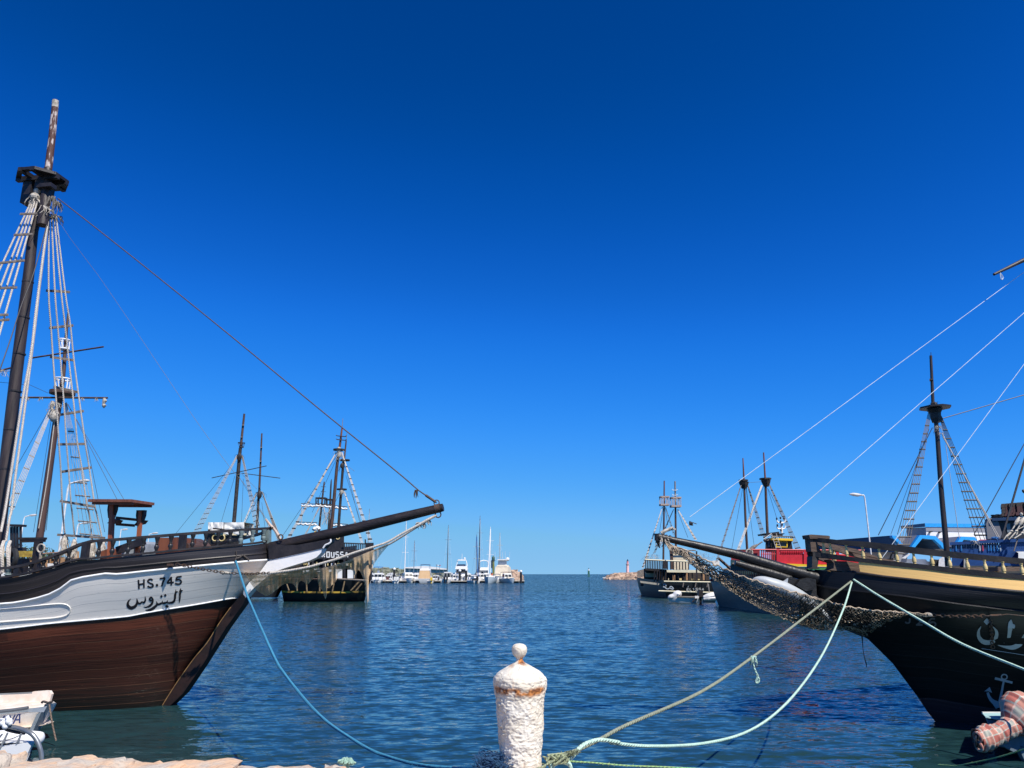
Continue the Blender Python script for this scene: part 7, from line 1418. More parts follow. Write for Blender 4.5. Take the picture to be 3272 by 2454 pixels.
# ================================================================ lamps, building, land, breakwater, lighthouse, marina
M_conc = mat('pale_quay_stone', (.46, .42, .36), .9, (.36, .33, .28), 1, .8, .2); M_lamp = mat('white_lamp_post', (.72, .73, .74), .5, bump=0)
mb = MB(); mb.box((-98, 110, .4), 45, 55, .8); struct(mb.put('far_quay', M_conc)); mb = MB(); mb.box((75, 88, .4), 46, 34, .8); struct(mb.put('far_quay', M_conc))
def lamp(z, Y, base, knee, head, w, label, grp='street lamps on the far quay'):
    b = px(*z(*base), Y); b.z = 1.1; k = px(*z(*knee), Y); k = V((b.x, Y, k.z)); h = px(*z(*head), Y); h = V((h.x - (px(*z(*knee), Y).x - k.x), Y, h.z)); o = thing('street_lamp', (b.x, Y, 1.1), label, 'street lamp', grp)
    MB().tube([b, b.lerp(k, .5), k - V((0, 0, .25))] + smooth([k - V((0, 0, .25)), k + V(((h.x - k.x) * .12, 0, .12)), k.lerp(h, .5) + V((0, 0, .06)), h], 4)[1:], [dia(w, Y) / 2] * 2 + [dia(w * .6, Y) / 2] * 30 if False else dia(w * .8, Y) / 2, 8).put('pole', M_lamp, o, True)
    d = (h - k); d.z = 0; d = d.normalized(); MB().tube([h - d * .1, h + d * .2, h + d * .6 + V((0, 0, .05)), h + d * .85 + V((0, 0, .05))], [.06, .14, .13, .05], 8).put('lamp_head', mat('lamp_grey', (.5, .5, .5), .5, bump=0), o, True)
lamp(A3, 62, (560, 2330), (732, 1165), (845, 1120), 7.5, 'tallest white street lamp seen through the rigging of the white ship')
lamp(A3, 96, (165, 2100), (172, 1510), (235, 1482), 4, 'curved street lamp just right of the big mast at the left edge')
lamp(A3, 92, (755, 2100), (765, 1590), (815, 1565), 5, 'short street lamp beside the tall one, behind the hanging ladder ropes')
lamp(C2, 120, (1960, 900), (1960, 290), (1985, 275), 3.5, 'street lamp head showing beside the left post of the deck pergola')
lamp(A5, 115, (728, 900), (730, 545), (768, 525), 3.5, 'small street lamp right of the pergola above the white ship rail')
lamp(B3, 62, (1800, 1500), (1672, 625), (1625, 602), 5.5, 'white street lamp behind the black ship, in front of the blue building', 'street lamps on the right quay')
# trees far left
def bush(c, r, h, label, seed):
    c = V(c); g = random.Random(seed); o = thing('tree', c, label, 'tree'); MB().tube([c, c + V((0, 0, h * .5))], [.2, .12], 6).put('trunk', M_darkbrown, o); mb = MB()
    for k in range(900):
        a, b = g.uniform(0, 2 * pi), g.uniform(-.3, 1); q = V((cos(a) * sqrt(1 - b * b * .8), sin(a) * sqrt(1 - b * b * .8), b * .7)) * r * (.55 + .5 * g.random()); p = V(c) + V((0, 0, h * .55)) + q; s_ = g.uniform(.12, .3); u_ = V((g.uniform(-1, 1), g.uniform(-1, 1), g.uniform(-1, 1))).normalized() * s_; w_ = u_.cross(V((g.uniform(-1, 1), g.uniform(-1, 1), g.uniform(-1, 1)))).normalized() * s_
        mb.add([p - u_, p + w_ * .6, p + u_, p - w_ * .6], [(0, 1, 2, 3)])
    mb.put('crown', mat('tree_leaves', (.045, .075, .035), .7, (.07, .10, .045), 2, .8, 0), o)
c = px(*C2(490, 700), 105); bush((c.x, 105, 1.2), 3.2, c.z * 1.1, 'dark green tree on the far quay left of the ship post', 1)
c = px(*C2(800, 760), 110); bush((c.x, 110, 1.2), 3.0, c.z * .8, 'lower green tree on the far quay seen under the brown rail', 2)
# ---- blue and white harbour building
YG = 74.
bd = thing('harbour_building', px(2960, 1830, YG), 'white and grey harbour building with bright blue angular canopies', 'building')
M_bw = mat('white_render', (.76, .76, .75), .7, (.68, .68, .67), 1.5, .6, .05); M_bg = mat('grey_render', (.26, .265, .30), .7, (.22, .225, .25), 1.5, .6, .05); M_bb = mat('bright_blue_trim', (.02, .33, .80), .5, bump=0); M_bd = mat('dark_blue_vault', (.010, .055, .13), .6, bump=0)
def b5(name, pts, m, th, Y=YG): return poly(bd, name, D5, Y, pts, m, th)
b5('upper_wall', [(1345, 215), (2700, 225), (2700, 700), (1360, 700)], M_bw, 10, YG + 4); b5('grey_frieze', [(1340, 208), (2700, 218), (2700, 305), (1345, 290)], M_bg, .3, YG + 3.95)
MB().hexa([px(*D5(1345, 215), YG + 4), px(*D5(1360, 700), YG + 4), px(*D5(990, 700), YG + 16), px(*D5(960, 235), YG + 16), px(*D5(1350, 215), YG + 4.3), px(*D5(1365, 700), YG + 4.3), px(*D5(1000, 700), YG + 16.3), px(*D5(970, 235), YG + 16.3)]).put('side_wall', M_bg, bd)
b5('parapet', [(1318, 135), (2700, 150), (2700, 220), (1340, 208)], M_bb, .5, YG + 3.9)
MB().hexa([px(*D5(1318, 135), YG + 3.5), px(*D5(1320, 205), YG + 3.5), px(*D5(860, 243), YG + 16), px(*D5(845, 188), YG + 16), px(*D5(1330, 135), YG + 4), px(*D5(1332, 205), YG + 4), px(*D5(870, 243), YG + 16.4), px(*D5(856, 188), YG + 16.4)]).put('parapet_side', M_bd, bd)
for x, y in ((1450, 300), (1630, 310)): mb = MB(); mb.prism([px(*D5(*p), YG + 3.6) for p in ((x - 30, y + 15), (x - 10, y - 12), (x + 35, y - 14), (x + 15, y + 5), (x - 20, y + 22))], V((0, .3, 0))); mb.put('floodlight', M_black, bd)
def vault(o_, w=.36):                    # canopy outline (outer), its bright blue edge and dark inside
    out = [px(*D5(*p), YG) for p in o_]; c = sum((p for p in out), V((0, 0, 0))) / len(out); c.z = min(p.z for p in out); inn = [c.lerp(p, 1 - w / max(1, (p - c).length)) for p in out]
    mb = MB(); n = len(out)
    for k in range(n - 1): mb.add([out[k], out[k + 1], inn[k + 1], inn[k], out[k] + V((0, .5, 0)), out[k + 1] + V((0, .5, 0)), inn[k + 1] + V((0, .5, 0)), inn[k] + V((0, .5, 0))], [(0, 1, 2, 3), (0, 4, 5, 1), (3, 2, 6, 7)])
    mb.put('canopy_edge', M_bb, bd); MB().grid([[p + V((0, .51, 0)) for p in inn], [p + V((0, 12, 0)) for p in inn]]).put('canopy_inside', M_bd, bd); MB().grid([[p + V((0, .5, .02)) for p in out], [p + V((0, 12, .02)) for p in out]]).put('canopy_roof', M_bg, bd)
    MB().prism([p + V((0, 9, 0)) for p in inn], V((0, .3, 0))).put('canopy_back', M_bd, bd)
vault([(1030, 640), (1225, 368), (1375, 372), (1530, 385), (1700, 545), (1760, 640)]); vault([(1900, 600), (2035, 395), (2300, 405), (2420, 560), (2440, 620)])
out = [px(*D5(*p), YG - 3) for p in ((-700, 480), (0, 420), (680, 373))]
MB().hexa([px(*D5(-900, 500), YG + 10), px(*D5(680, 373), YG - 3), px(*D5(760, 700), YG - 3), px(*D5(-900, 720), YG + 10), px(*D5(-900, 490), YG + 16), px(*D5(760, 385), YG + 6), px(*D5(860, 700), YG + 6), px(*D5(-900, 720), YG + 16)]).put('long_canopy', M_bd, bd)
MB().prism([px(*D5(*p), YG - 3.2) for p in ((680, 373), (745, 385), (890, 540), (840, 560), (685, 410))], V((0, .5, 0))).put('canopy_edge', M_bb, bd)
b5('grey_roof', [(800, 430), (960, 400), (1180, 410), (1040, 580), (890, 560)], M_bg, 8, YG + 2.5); b5('lower_wall', [(-300, 700), (1000, 690), (960, 900), (-300, 900)], M_bg, 6, YG + 1); b5('white_base', [(880, 960), (960, 835), (1340, 842), (1420, 940), (1420, 1400), (880, 1400)], M_bw, 3, YG + 2)
b5('grey_pillar', [(1600, 840), (1700, 780), (1715, 1000), (1590, 980)], mat('light_grey_render', (.5, .5, .52), .7, bump=0), 2, YG + .5); b5('dark_door', [(1420, 840), (1590, 850), (1590, 1000), (1420, 1000)], M_cabd, .5, YG + 1.5); b5('grey_wall', [(1560, 440), (2000, 430), (2000, 720), (1740, 740), (1700, 560)], M_bg, 4, YG + 3); b5('blue_dado', [(1790, 630), (1860, 630), (1860, 720), (1790, 720)], M_bb, .2, YG + 2.8)
b5('stair_wall', [(860, 820), (1010, 730), (1040, 700), (1030, 750), (940, 830)], mat('pale_render', (.55, .55, .56), .7, bump=0), 1, YG - .5); b5('pier_wall', [(-300, 890), (2700, 880), (2700, 1500), (-300, 1500)], M_bg, 5, YG + 5)
mb = MB()
for a, b in (((680, 720), (930, 735)), ((670, 735), (640, 850)), ((750, 725), (720, 850)), ((580, 850), (740, 835))): mb.tube([px(*D5(*a), YG - .3), px(*D5(*b), YG - .3)], .08, 5)
mb.put('stair_rail', M_black, bd)
# ---- breakwaters
M_rock = mat('ochre_pink_boulders', (.52, .38, .28), .9, (.28, .20, .155), .35, .9, .8, bscale=2)
def mound(name, outline, z, Y, depth, n, smin, smax, label, seed, m=None):
    g = random.Random(seed); mb = MB(); xs = [p[0] for p in outline]
    for k in range(n):
        x = g.uniform(min(xs), max(xs)); top = px(*z(x, interp(outline, x)), Y).z; f = g.random(); h = max(.2, top) * f; Yk = Y + depth * (1 - 2 * g.random()) * (1 - f); s_ = g.uniform(smin, smax); c = px(*z(x, 0), Y)
        rock(mb, (c.x, Yk - (1 - f) * .5 * depth, h - s_ * .35), s_ * g.uniform(.8, 1.5), s_, s_ * g.uniform(.6, 1), g.uniform(0, 99), 2, .35)
    o = mb.put(name, m or M_rock); o['kind'] = 'structure'; return o
mound('breakwater', [(395, 760), (440, 720), (520, 660), (600, 625), (760, 585), (1000, 578), (1500, 580), (1800, 580)], D3, 383, 5, 1000, .45, 1.0, '', 3)
mound('breakwater', [(1880, 710), (1940, 755), (2000, 805), (2040, 835)], D2, 300, 4, 120, .6, 1.2, '', 5)
mound('breakwater', [(-60, 700), (200, 690), (500, 690), (900, 710), (1300, 710), (1900, 710), (2200, 730)], D1, 420, 5, 420, .9, 1.8, '', 7, mat('grey_green_rubble', (.22, .22, .17), .9, (.13, .15, .10), .3, .9, .6, bscale=2))
# white launch by the mole end
o = thing('motorboat', px(*D3(320, 750), 372), 'tiny white boat off the tip of the boulder breakwater', 'boat'); MB().hexa([px(*D3(*p), Y) for p, Y in (((300, 745), 372), ((385, 750), 372), ((395, 720), 372), ((280, 715), 372), ((300, 745), 374), ((385, 750), 374), ((395, 720), 374), ((280, 715), 374))]).put('hull', M_boatwhite, o); MB().tube([px(*D3(320, 715), 373), px(*D3(312, 680), 373)], .2, 6).put('driver_seat', M_black, o)
YL = 385.
lh = thing('lighthouse', px(*D3(1165, 585), YL), 'pink cylindrical lighthouse on the end of the boulder breakwater', 'lighthouse')
M_pink = mat('pink_paint', (.80, .50, .48), .6, (.74, .44, .42), .6, .6, 0); sL = 200 / 2212
def LH(y, w): return px(*D3(1165, y), YL), dia(w * sL, YL) / 2
a, ra_ = LH(600, 100); b, rb2 = LH(285, 92); MB().tube([a - V((0, 0, 1)), a, b], [ra_, ra_, rb2], 20).put('tower', M_pink, lh, True); c, rc_ = LH(265, 92); MB().tube([b, c], [rb2 * 1.02, rb2 * 1.1], 20).put('dark_ring', M_darkbrown, lh, True)
a, _ = LH(265, 0); b, _ = LH(240, 0); MB().tube([a, b], dia(130 * sL, YL) / 2, 20).put('gallery', mat('pale_pink', (.66, .55, .52), .6, bump=0), lh); a, r_ = LH(240, 72); b, _ = LH(140, 0); MB().tube([a, b], [r_, r_ * .9], 16).put('lantern_room', mat('rose_paint', (.70, .27, .29), .6, bump=0), lh, True)
a, _ = LH(142, 0); b, _ = LH(118, 0); MB().tube([a, b], [r_ * 1.05, r_ * .8], 16).put('cap', M_blued, lh, True); b2, _ = LH(75, 0); MB().tube([b, b2], [.35, .15], 8).put('beacon_lamp', M_blued, lh)
YK = 470.
bk = thing('channel_beacon', pxz(*B2(112, 1225), 0) if False else px(*B2(112, 1228), YK), 'dark green channel marker tower standing alone on the horizon', 'beacon'); sB = 500 / 1803
for dx in (-1, 1):
    for dy in (-1, 1): MB().tube([px(*B2(112 + dx * 8, 1228), YK) + V((0, dy * .8, -.6)), px(*B2(112 + dx * 4, 1175), YK) + V((0, dy * .4, 0))], .2, 5).put('leg', mat('green_steel', (.03, .14, .09), .6, bump=0), bk)
MB().tube([px(*B2(112, 1205), YK), px(*B2(112, 1165), YK)], [.62, .5], 8).put('body', bpy.data.materials['green_steel'], bk); MB().tube([px(*B2(112, 1165), YK), px(*B2(112, 1150), YK)], [.5, .4], 8).put('white_top', M_boatwhite, bk); MB().tube([px(*B2(112, 1150), YK), px(*B2(112, 1136), YK)], .18, 6).put('lamp', M_black, bk)
YT = 330.
gt = thing('harbour_light', px(*D2(1333, 800), YT), 'olive green light tower among the marina masts', 'beacon'); sD = 260 / 2212
MB().tube([px(*D2(1333, 830), YT), px(*D2(1333, 440), YT)], dia(60 * sD, YT) / 2, 12).put('tower', mat('olive_paint', (.20, .22, .07), .6, bump=0), gt, True); MB().tube([px(*D2(1333, 440), YT), px(*D2(1333, 425), YT)], dia(95 * sD, YT) / 2, 10).put('gallery', M_black, gt); MB().tube([px(*D2(1333, 425), YT), px(*D2(1333, 350), YT), px(*D2(1333, 300), YT)], [.6, .6, .1], 8).put('lantern', mat('dark_green', (.02, .09, .05), .5, bump=0), gt); MB().tube([px(*D2(1285, 640), YT), px(*D2(1285, 430), YT)], .25, 6).put('ladder_pole', M_black, gt)
# ---- marina
YM = 238.
M_pon = mat('pontoon_deck', (.62, .56, .48), .8, (.5, .45, .38), 1, .7, 0)
def pont(a, b, Y, label):
    p, q = px(*a, Y), px(*b, Y); o = thing('pontoon', ((p.x + q.x) / 2, Y, 0), label, 'pontoon', 'pontoons of the marina'); MB().box(((p.x + q.x) / 2, Y + 1.2, .62), abs(q.x - p.x) / 2, 1.3, .09).put('deck', M_pon, o)
    n = max(2, int(abs(q.x - p.x) / 2.6))
    for k in range(n): MB().box((lerp(p.x, q.x, (k + .5) / n), Y + 1.3, .2), abs(q.x - p.x) / n * .44, 1.0, .32).put('float', M_cabd, o)
    return o
pont(D1(20, 1020), D1(2020, 1020), YM, 'long low pontoon with pale deck in front of the moored motorboats')
pont(D2(180, 1030), D2(660, 1030), YM - 8, 'short pontoon end between the walkaround boat and the inflatable')
pont(D2(880, 980), D2(1560, 980), YM + 4, 'pontoon behind the bow on sailing boat'); pont(D2(1880, 990), D2(2180, 990), YM - 2, 'outermost pontoon finger beside the last pile')
def pile(z, x, y0, y1, Y, label):
    b = px(*z(x, y1), Y); b.z = -.5; t = px(*z(x, y0), Y); t.x = b.x; o = thing('mooring_pile', (b.x, Y, 0), label, 'pile', 'mooring piles of the marina'); MB().tube([b, t], .34, 10).put('pile', M_cabd, o, True); MB().ball(t + V((0, 0, .25)), .42, 10).put('white_cap', M_boatwhite, o, True)
pile(D1, 700, 715, 960, YM + 1, 'dark pile with white ball cap beside the cabin cruiser bow'); pile(D2, 415, 735, 995, YM - 7, 'dark pile with white ball cap left of the inflatable'); pile(D2, 590, 715, 950, YM + 10, 'slimmer pile with white cap behind the inflatable'); pile(D2, 2082, 755, 985, YM - 2, 'outermost dark pile with white ball cap at the end of the marina')
from mathutils import Matrix
class Boat:
    def __init__(s, z, x, Y, yaw, Ln, B, F, label, name='motorboat', grp='boats moored in the marina', m=None, stripe=None):
        c = px(*z(x, 0), Y); k = (c.x / Y); s.c = V((px(*z(x, 900), Y).x, Y, 0)); s.R = Matrix.Rotation(yaw, 3, 'Z'); s.L, s.B, s.F = Ln, B, F; s.r = thing(name, s.c, label, 'boat', grp); m = m or M_boatwhite
        st = [(-.5, .86), (-.3, .97), (0, 1), (.2, .93), (.35, .70), (.45, .36), (.5, .02)]; rows = []
        for zf, wf, fwd in ((-.15, .62, .90), (.15, .80, .94), (.6, .94, .98), (1, 1, 1)):
            r = [s.T(x_ * Ln * fwd, w * B / 2 * wf, F * zf * (1 + (.25 * max(0, x_) * 2 if zf > .5 else 0))) for x_, w in st]; r2 = [s.T(x_ * Ln * fwd, -w * B / 2 * wf, F * zf * (1 + (.25 * max(0, x_) * 2 if zf > .5 else 0))) for x_, w in st][::-1]; rows.append(r + r2[1:] + [r[0]])
        MB().grid(rows).put('hull', m, s.r, True); n = len(st); top = rows[-1]
        MB().grid([[top[k] - V((0, 0, .05)) for k in range(n)], [top[2 * n - 2 - k] - V((0, 0, .05)) for k in range(n)]]).put('deck', M_boatwhite, s.r)
        if stripe: MB().grid([[s.T(x_ * Ln * .985, sg * w * B / 2 * .965, F * zz) for x_, w in st] for zz in (.62, .78) for sg in (1,)]).put('stripe', stripe, s.r)
    def T(s, x, y, z): return s.c + s.R @ V((x, y, z))
    def blk(s, name, x0, x1, y, z0, z1, m, tf=.0, tb=.0, ty=.85, par=None):     # block with raked front/back
        P = [s.T(x0, -y, z0), s.T(x1, -y, z0), s.T(x1, y, z0), s.T(x0, y, z0), s.T(x0 + tb, -y * ty, z1), s.T(x1 - tf, -y * ty, z1), s.T(x1 - tf, y * ty, z1), s.T(x0 + tb, y * ty, z1)]; return MB().hexa(P).put(name, m, par or s.r)
    def cabin(s, x0, x1, y, h, m=None, tf=.6, tb=.1, win=(.4, .8)):
        z0 = s.F; o = s.blk('cabin', x0, x1, y, z0, z0 + h, m or M_boatwhite, tf, tb)
        a, b = win; f = lambda k: (x0 + tb * k, x1 - tf * k, y * (1 - .15 * k)); (p0, p1, py), (q0, q1, qy) = f(a), f(b); e = .03
        for sg in (1, -1): MB().add([s.T(p0 + .2, sg * (py + e), z0 + h * a), s.T(p1 - .2, sg * (py + e), z0 + h * a), s.T(q1 - .2, sg * (qy + e), z0 + h * b), s.T(q0 + .2, sg * (qy + e), z0 + h * b)], [(0, 1, 2, 3)]).put('side_window', M_glass, o)
        for xa, xb, nm in ((p1 + e, q1 + e, 'windscreen'), (p0 - e, q0 - e, 'rear_window')): 
            for sg in (1, -1): MB().add([s.T(xa, sg * .06, z0 + h * a), s.T(xa, sg * (py - .1), z0 + h * a), s.T(xb, sg * (qy - .1), z0 + h * b), s.T(xb, sg * .06, z0 + h * b)], [(0, 1, 2, 3)]).put(nm, M_glass, o)
        return o
    def bim(s, x0, x1, y, z0, z1, m, th=.08):
        r = [[s.T(lerp(x0, x1, k / 6), y * j, z1 + .18 * sin(pi * k / 6) - abs(j) * .06) for k in range(7)] for j in (-1, -.5, 0, .5, 1)]; o = MB().grid(r).put('canopy_top', m, s.r, True); mb = MB()
        for x in (x0, x1):
            for sg in (1, -1): mb.tube([s.T(lerp(x, (x0 + x1) / 2, .3), sg * y, z0), s.T(x, sg * y, z1)], .04, 5)
        mb.put('canopy_frame', M_steel, s.r)
    def eng(s, n, m, sc=1.3, lift=0):
        for k in range(n):
            y = (k - (n - 1) / 2) * .75; c = s.T(-s.L / 2 - .25, y, s.F * .75); outboard(s.r, c, sc, m)
    def mast(s, x, h, furl=None, boom=True, m=None):
        a = s.T(x, 0, s.F); b = s.T(x, 0, s.F + h); m = m or M_steel; o = MB().tube([a, b], [.13, .09], 7).put('mast', m, s.r, True); mb = MB()
        for f in (.45, .72): mb.tube([s.T(x, -1.1, s.F + h * f), s.T(x, 1.1, s.F + h * f)], .045, 5)
        mb.put('spreader', m, o)
        for e in ((-s.L * .48, 0), (0, s.B * .48), (0, -s.B * .48)): MB().tube([s.T(x, 0, s.F + h * .98), s.T(e[0], e[1], s.F)], .022, 4).put('stay', M_wirewhite, s.r)
        MB().tube([s.T(x, 0, s.F + h * .95), s.T(s.L * .47, 0, s.F + .4)], .14 if furl else .03, 6).put('furled_headsail' if furl else 'forestay', furl or M_wirewhite, s.r, True)
        if boom: MB().tube([s.T(x, 0, s.F + 1.4), s.T(x - s.L * .3, 0, s.F + 1.35)], [.2, .2], 7).put('boom_cover', M_bbm, s.r, True)
    def rails(s, z=.7):
        mb = MB(); P = [s.T(s.L * x, sg * s.B * w / 2, s.F * 1.2 + z) for x, w, sg in ((.05, .9, 1), (.3, .75, 1), (.49, .05, 1), (.3, .75, -1), (.05, .9, -1))]; mb.tube(smooth(P, 3), .035, 5)
        for p in P: mb.tube([p, p - V((0, 0, z))], .03, 4)
        mb.put('bow_rail', M_steel, s.r)
M_bbm = mat('navy_canvas', (.015, .035, .11), .8, bump=0); M_bcv = mat('royal_blue_canvas', (.02, .10, .32), .8, bump=0); M_tan = mat('tan_cover', (.60, .40, .22), .8, (.52, .34, .18), 1, .6, 0); M_crc = mat('cream_cover', (.68, .60, .47), .8, (.6, .52, .4), 1, .6, 0); M_mar = mat('maroon_canvas', (.10, .035, .04), .8, bump=0); M_gstripe = mat('slate_hull', (.20, .22, .24), .5, bump=0); M_pale = mat('pale_blue_hull', (.48, .56, .62), .5, bump=0)
AW, TO = pi / 2, -pi / 2
b = Boat(D1, 250, YM - 3, AW + .1, 8, 3.0, 1.0, 'white cabin cruiser with a blue sun canopy and twin white outboards'); b.cabin(-1.2, 2.2, 1.25, 1.9); b.blk('radar_pod', .2, .9, .35, 2.9, 3.6, M_boatwhite); b.bim(-1, 1.4, 1.3, 2.9, 4.6, M_bcv); b.eng(2, M_boatwhite); MB().tube([b.T(.5, 0, 3.6), b.T(.5, 0, 6.2)], .05, 5).put('aerial', M_wirewhite, b.r)
b = Boat(D1, 540, YM + 4, AW - .1, 7, 2.6, .9, 'white open boat with a dark helm beside the blue canopied cruiser'); b.cabin(-.6, 1.4, .9, 1.4); b.blk('helm_seat', -2, -1.2, .6, .9, 1.7, M_mar); b.eng(1, M_boatwhite)
b = Boat(D1, 740, YM - 6, AW + .25, 5, 2.0, .7, 'low white runabout with tilted white outboards in front of the pontoon'); b.eng(2, M_boatwhite, 1.8); b.blk('console', -.2, .6, .4, .7, 1.3, M_boatwhite)
b = Boat(D1, 1100, YM + 3, TO + .35, 9, 3.3, 1.25, 'cream cabin boat bow on with dark split windscreen', stripe=M_gstripe); b.cabin(-2.6, 1.6, 1.35, 1.75, None, 1.0, .1); b.rails(); b.blk('blue_cover', -3.6, -2.8, 1.3, 1.2, 2.4, M_bcv)
b = Boat(D1, 1600, YM + 2, AW, 10, 3.9, 1.3, 'large cruiser closed at the stern by a tan cover'); b.blk('tan_cover', -4.8, -2.0, 1.8, 1.3, 3.6, M_tan, 0, .5, .8); b.cabin(-2, 2.2, 1.6, 2.2, None, 1.2, 0); b.blk('flybridge', -3.6, .2, 1.55, 3.65, 4.3, M_boatwhite, .4, .1); b.bim(-3.4, -.8, 1.4, 4.2, 5.3, M_bbm)
b = Boat(D1, 1720, YM - 6, AW + .3, 3.6, 1.7, .6, 'little tender with a yellow outboard under the tan covered cruiser', m=M_rib); b.eng(1, M_yellow, 1.7); b.blk('thwart', -.8, -.4, .7, .55, .7, M_black)
b = Boat(D2, 90, YM - 6, AW - .06, 7.5, 3.0, 1.1, 'white walkaround boat with twin black outboards'); b.cabin(-1.4, 1.2, 1.05, 2.1, None, .3, 0, (.3, .85)); b.eng(2, M_black, 1.5); b.rails()
b = Boat(D2, 480, YM + 22, AW, 14, 4.6, 1.9, 'white flybridge yacht seen from astern behind the inflatable', 'yacht'); b.blk('saloon', -5, 3, 2.1, 1.9, 4.2, M_boatwhite, 2, .6); b.blk('aft_cockpit', -5.05, -4.4, 1.6, 3.0, 3.9, M_cabd, 0, .3); b.blk('flybridge', -5.4, 1, 2.0, 4.2, 5.3, M_boatwhite, 1.2, .1); b.blk('flybridge_seat', -5.45, -4.6, 1.5, 5.3, 5.7, M_bbm); b.blk('radar_arch', -2.4, -1.6, 1.5, 6.9, 7.3, M_boatwhite)
mb = MB(); [mb.tube([b.T(-2, sg * 1.8, 5.2), b.T(-2, sg * 1.4, 7)], .14, 6) for sg in (1, -1)]; mb.tube([b.T(-2, 0, 7.2), b.T(-2, 0, 9.2)], .07, 5); mb.put('arch_legs', M_boatwhite, b.r); MB().ball(b.T(-2, -.9, 7.6), .35, 8).put('radar_dome', M_boatwhite, b.r, True)
b = Boat(D2, 760, YM - 11, AW + .5, 6, 2.5, .8, 'white inflatable with a black outboard at the front of the marina', 'inflatable_boat', m=M_rib); b.eng(1, M_black, 2.0); b.blk('console', -.4, .4, .5, .8, 1.7, M_boatwhite); b.blk('seat', -1.4, -.8, .6, .8, 1.3, M_cabd); b.bim(-1.2, .8, .9, 1, 2.2, M_boatwhite)
b = Boat(D2, 1010, YM + 30, AW + .3, 13, 4.2, 1.9, 'white motor yacht with a radar arch behind the sailing masts', 'yacht'); b.cabin(-3, 3, 1.8, 2.0, None, 1.8, .2); b.blk('flybridge', -3.6, .8, 1.6, 3.9, 4.8, M_boatwhite, 1.0, .1); mb = MB(); mb.tube(smooth([b.T(-2.5, 1.5, 4.5), b.T(-3, 1.3, 6.8), b.T(-3, -1.3, 6.8), b.T(-2.5, -1.5, 4.5)], 4), .16, 6); mb.put('radar_arch', M_boatwhite, b.r); b.blk('dinghy', -7, -5.5, 1.8, 2.0, 2.8, M_rib)
b = Boat(D2, 1250, YM - 4, TO - .1, 11, 3.5, 1.5, 'pale blue hulled sailing boat lying bow on', 'sailboat', m=M_pale); b.blk('coachroof', -3, 2, 1.1, 1.5, 2.1, M_boatwhite, .9, .1); b.mast(.5, 15, M_boatwhite, True, M_boatwhite); b.rails(.7); b.blk('orange_lifebuoy', -3.6, -3.3, .35, 2.2, 2.9, mat('orange_buoy', (.7, .18, .05), .6, bump=0))
b = Boat(D2, 1610, YM + 14, AW - .15, 14, 5.0, 2.0, 'big flybridge cruiser wrapped in a cream cover with radar dome', 'yacht'); b.blk('cream_cover', -4.5, 3, 2.3, 2, 4.9, M_crc, 1.6, .6, .86); b.blk('flybridge', -4, 1.5, 1.7, 4.9, 5.4, M_crc, .8, .2); b.blk('screen', -2.6, -2.5, 1.5, 5.4, 6.9, M_pale); b.blk('hard_top', -3.4, .2, 1.6, 6.9, 7.2, M_boatwhite); MB().ball(b.T(-2.8, -1.7, 7.2), .6, 10).put('radar_dome', M_boatwhite, b.r, True); mb = MB(); [mb.tube([b.T(-2, y, 7), b.T(-2, y * 1.05, 9.6)], .05, 5) for y in (-2.2, -.8, 0, 2.4)]; mb.put('aerial', M_wirewhite, b.r)
b = Boat(D2, 1720, YM - 5, TO + .35, 8.5, 3.1, 1.25, 'small cruiser bow on with maroon hood and cream foredeck', m=M_pale); b.cabin(-1.8, .8, 1.2, 1.5, M_boatwhite, .7, .1, (.35, .85)); b.bim(-2.6, -.2, 1.35, 1.3, 3.1, M_mar); b.blk('foredeck_cover', .6, 3.6, 1.1, 1.3, 1.75, M_crc, 1.4, .3, .6); b.rails(.6)
b = Boat(D2, 300, YM + 12, AW + .2, 7, 2.7, 1.0, 'white half cabin boat between the walkaround and the flybridge yacht'); b.cabin(-.8, 1.6, 1.0, 1.5); b.eng(1, M_black)
b = Boat(D1, 1880, YM + 10, AW - .2, 6.5, 2.5, .9, 'grey hulled boat between the tan cover and the walkaround', m=M_gstripe); b.cabin(-.6, 1.4, .9, 1.3)
b = Boat(D2, 860, YM + 8, TO + .2, 9, 3.1, 1.2, 'white sloop with blue sail cover behind the inflatable', 'sailboat'); b.blk('coachroof', -3, 1.6, 1.0, 1.2, 1.8, M_boatwhite, .9, .1); b.mast(.4, 13.6, M_bcv)
# sailing boats whose masts stand over the others
for z, bx, ytop, Y, furl, mm, lab in ((B1, 575, 180, YM + 8, M_boatwhite, M_boatwhite, 'sailing boat with thick white mast and furled sail behind the cream cabin boat'), (B1, 692, 430, YM + 40, M_bcv, None, 'sailing boat with a royal blue furled headsail on a short mast'),
                                       (B1, 1128, 230, YM + 16, mat('teal_furled_sail', (.02, .22, .24), .7, bump=0), None, 'sailing boat with a teal furled headsail near the walkaround boat'), (B1, 1540, 110, YM + 18, M_cabd, None, 'sailing boat with the tallest mast and a black furled headsail'), (B1, 1800, 330, YM + 40, None, mat('buff_mast', (.5, .46, .36), .6, bump=0), 'sailing boat with a buff mast behind the cream covered cruiser'), (A8, 768, 830, YM + 30, None, None, 'sailing boat with a thin grey mast hidden behind the black stern')):
    p = px(*z(bx, 800), Y); h = px(*z(bx, ytop), Y).z - 1.3
    b = Boat(z, bx, Y, AW + .12, 11, 3.4, 1.3, lab, 'sailboat'); b.c.x = p.x; b.r.location.x
    b.blk('coachroof', -3.2, 1.8, 1.1, 1.3, 1.9, M_boatwhite, .9, .1); b.mast(.5, h, furl, True, mm); b.rails(.6)
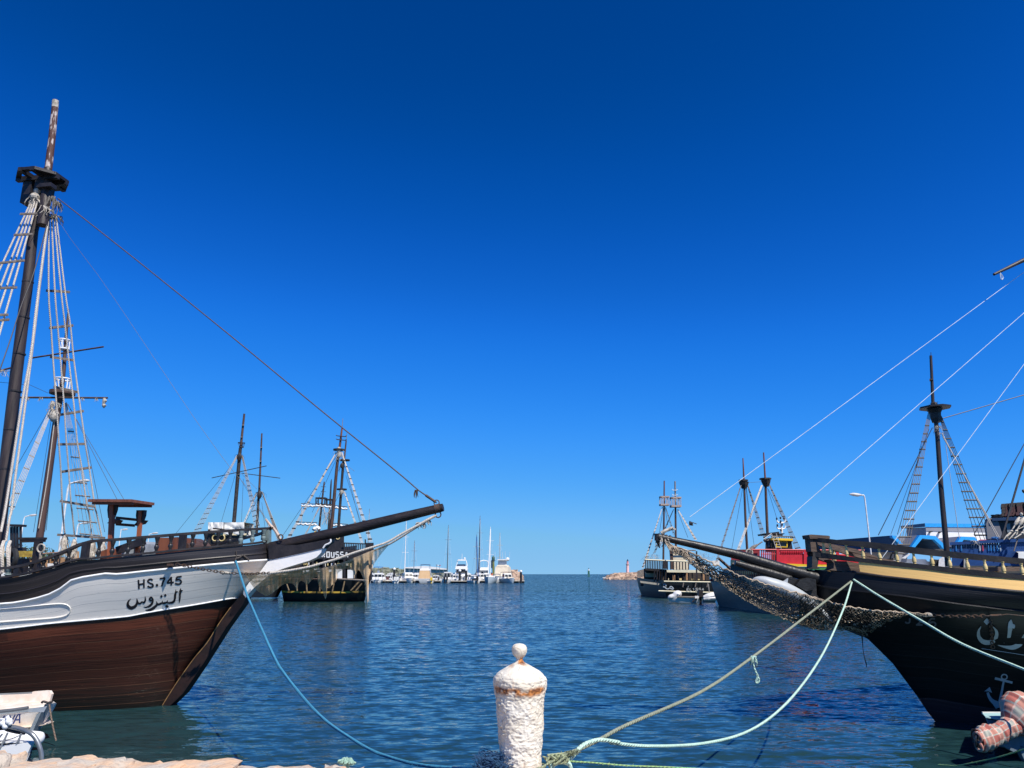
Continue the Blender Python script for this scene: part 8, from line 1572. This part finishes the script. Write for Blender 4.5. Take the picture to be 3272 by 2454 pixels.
# flags and white shed roof behind
o = thing('marina_shed', px(*D1(1450, 700), 300), 'long low white roofed shed behind the moored boats', 'building'); MB().prism([px(*D1(*p), 300) for p in ((1010, 640), (1560, 605), (1900, 640), (2200, 690), (2200, 712), (1010, 668))], V((0, 6, 0))).put('roof', M_boatwhite, o); MB().prism([px(*D1(*p), 301) for p in ((1020, 660), (2190, 705), (2190, 800), (1020, 800))], V((0, 4, 0))).put('wall', mat('sage_wall', (.48, .52, .47), .8, bump=0), o)
o = thing('flag_pole', px(*D1(1900, 760), 290), 'pair of thin poles flying a white and a red flag above the shed', 'flag'); mb = MB(); mb.tube([px(*D1(1905, 760), 290), px(*D1(1900, 560), 290)], .07, 5); mb.tube([px(*D1(1990, 760), 290), px(*D1(1985, 570), 290)], .07, 5); mb.put('pole', M_steel, o); MB().grid([[px(*D1(x, y + 5 * sin(x * .2)), 290 + .2 * sin(x * .1)) for x in range(1902, 1960, 8)] for y in (572, 602)]).put('white_flag', M_boatwhite, o); MB().grid([[px(*D1(x, y + 4 * sin(x * .2)), 290 + .2 * sin(x * .1)) for x in range(1987, 2020, 6)] for y in (580, 602)]).put('red_flag', M_red, o)

for x, z, dY, yw, L_, B_, nm, lab in ((330, D1, 14, .3, 7, 2.6, 'c', 'white half deck boat behind the blue canopied cruiser'), (630, D1, 16, -.4, 8, 2.8, 'c', 'white boat with small wheelhouse behind the first pile'), (860, D1, 12, .2, 6, 2.4, 'o', 'open white launch left of the cream cabin boat'),
        (1330, D1, 14, 2.9, 8, 2.9, 'c', 'white cabin boat squeezed between the cream boat and the tan covered cruiser'), (1960, D1, 6, .1, 6, 2.4, 'o', 'low white launch left of the walkaround boat'), (230, D2, 20, -.2, 9, 3.0, 'c', 'white fishing boat behind the walkaround boat'),
        (380, D2, 4, .2, 6.5, 2.5, 'o', 'white launch beside the second pile'), (640, D2, 14, .1, 8, 2.9, 'c', 'white cabin boat half hidden by the inflatable'), (930, D2, 14, 2.8, 8, 2.8, 'c', 'white boat left of the pale blue sailing boat'), (1120, D2, 16, .2, 9, 3, 'c', 'white motorboat behind the pale blue sailing boat'),
        (1430, D2, 6, -.1, 6, 2.4, 'o', 'low white launch between sailing boat and small cruiser'), (60, D1, 10, .1, 7, 2.7, 'c', 'white boat half hidden by the black stern')):
    b = Boat(z, x, YM + dY, AW + yw, L_, B_, 1.05, lab)
    if nm == 'c': b.cabin(-1.4, 1.5, B_ * .38, 1.7); b.eng(1, M_boatwhite); b.blk('roof_rack', -1, .6, .5, 2.8, 3.0, M_boatwhite)
    else: b.blk('console', -.4, .5, .5, 1, 1.9, M_boatwhite); b.bim(-1.3, 1, .9, 1, 2.5, M_bbm); b.eng(1, M_black)
    b.rails()
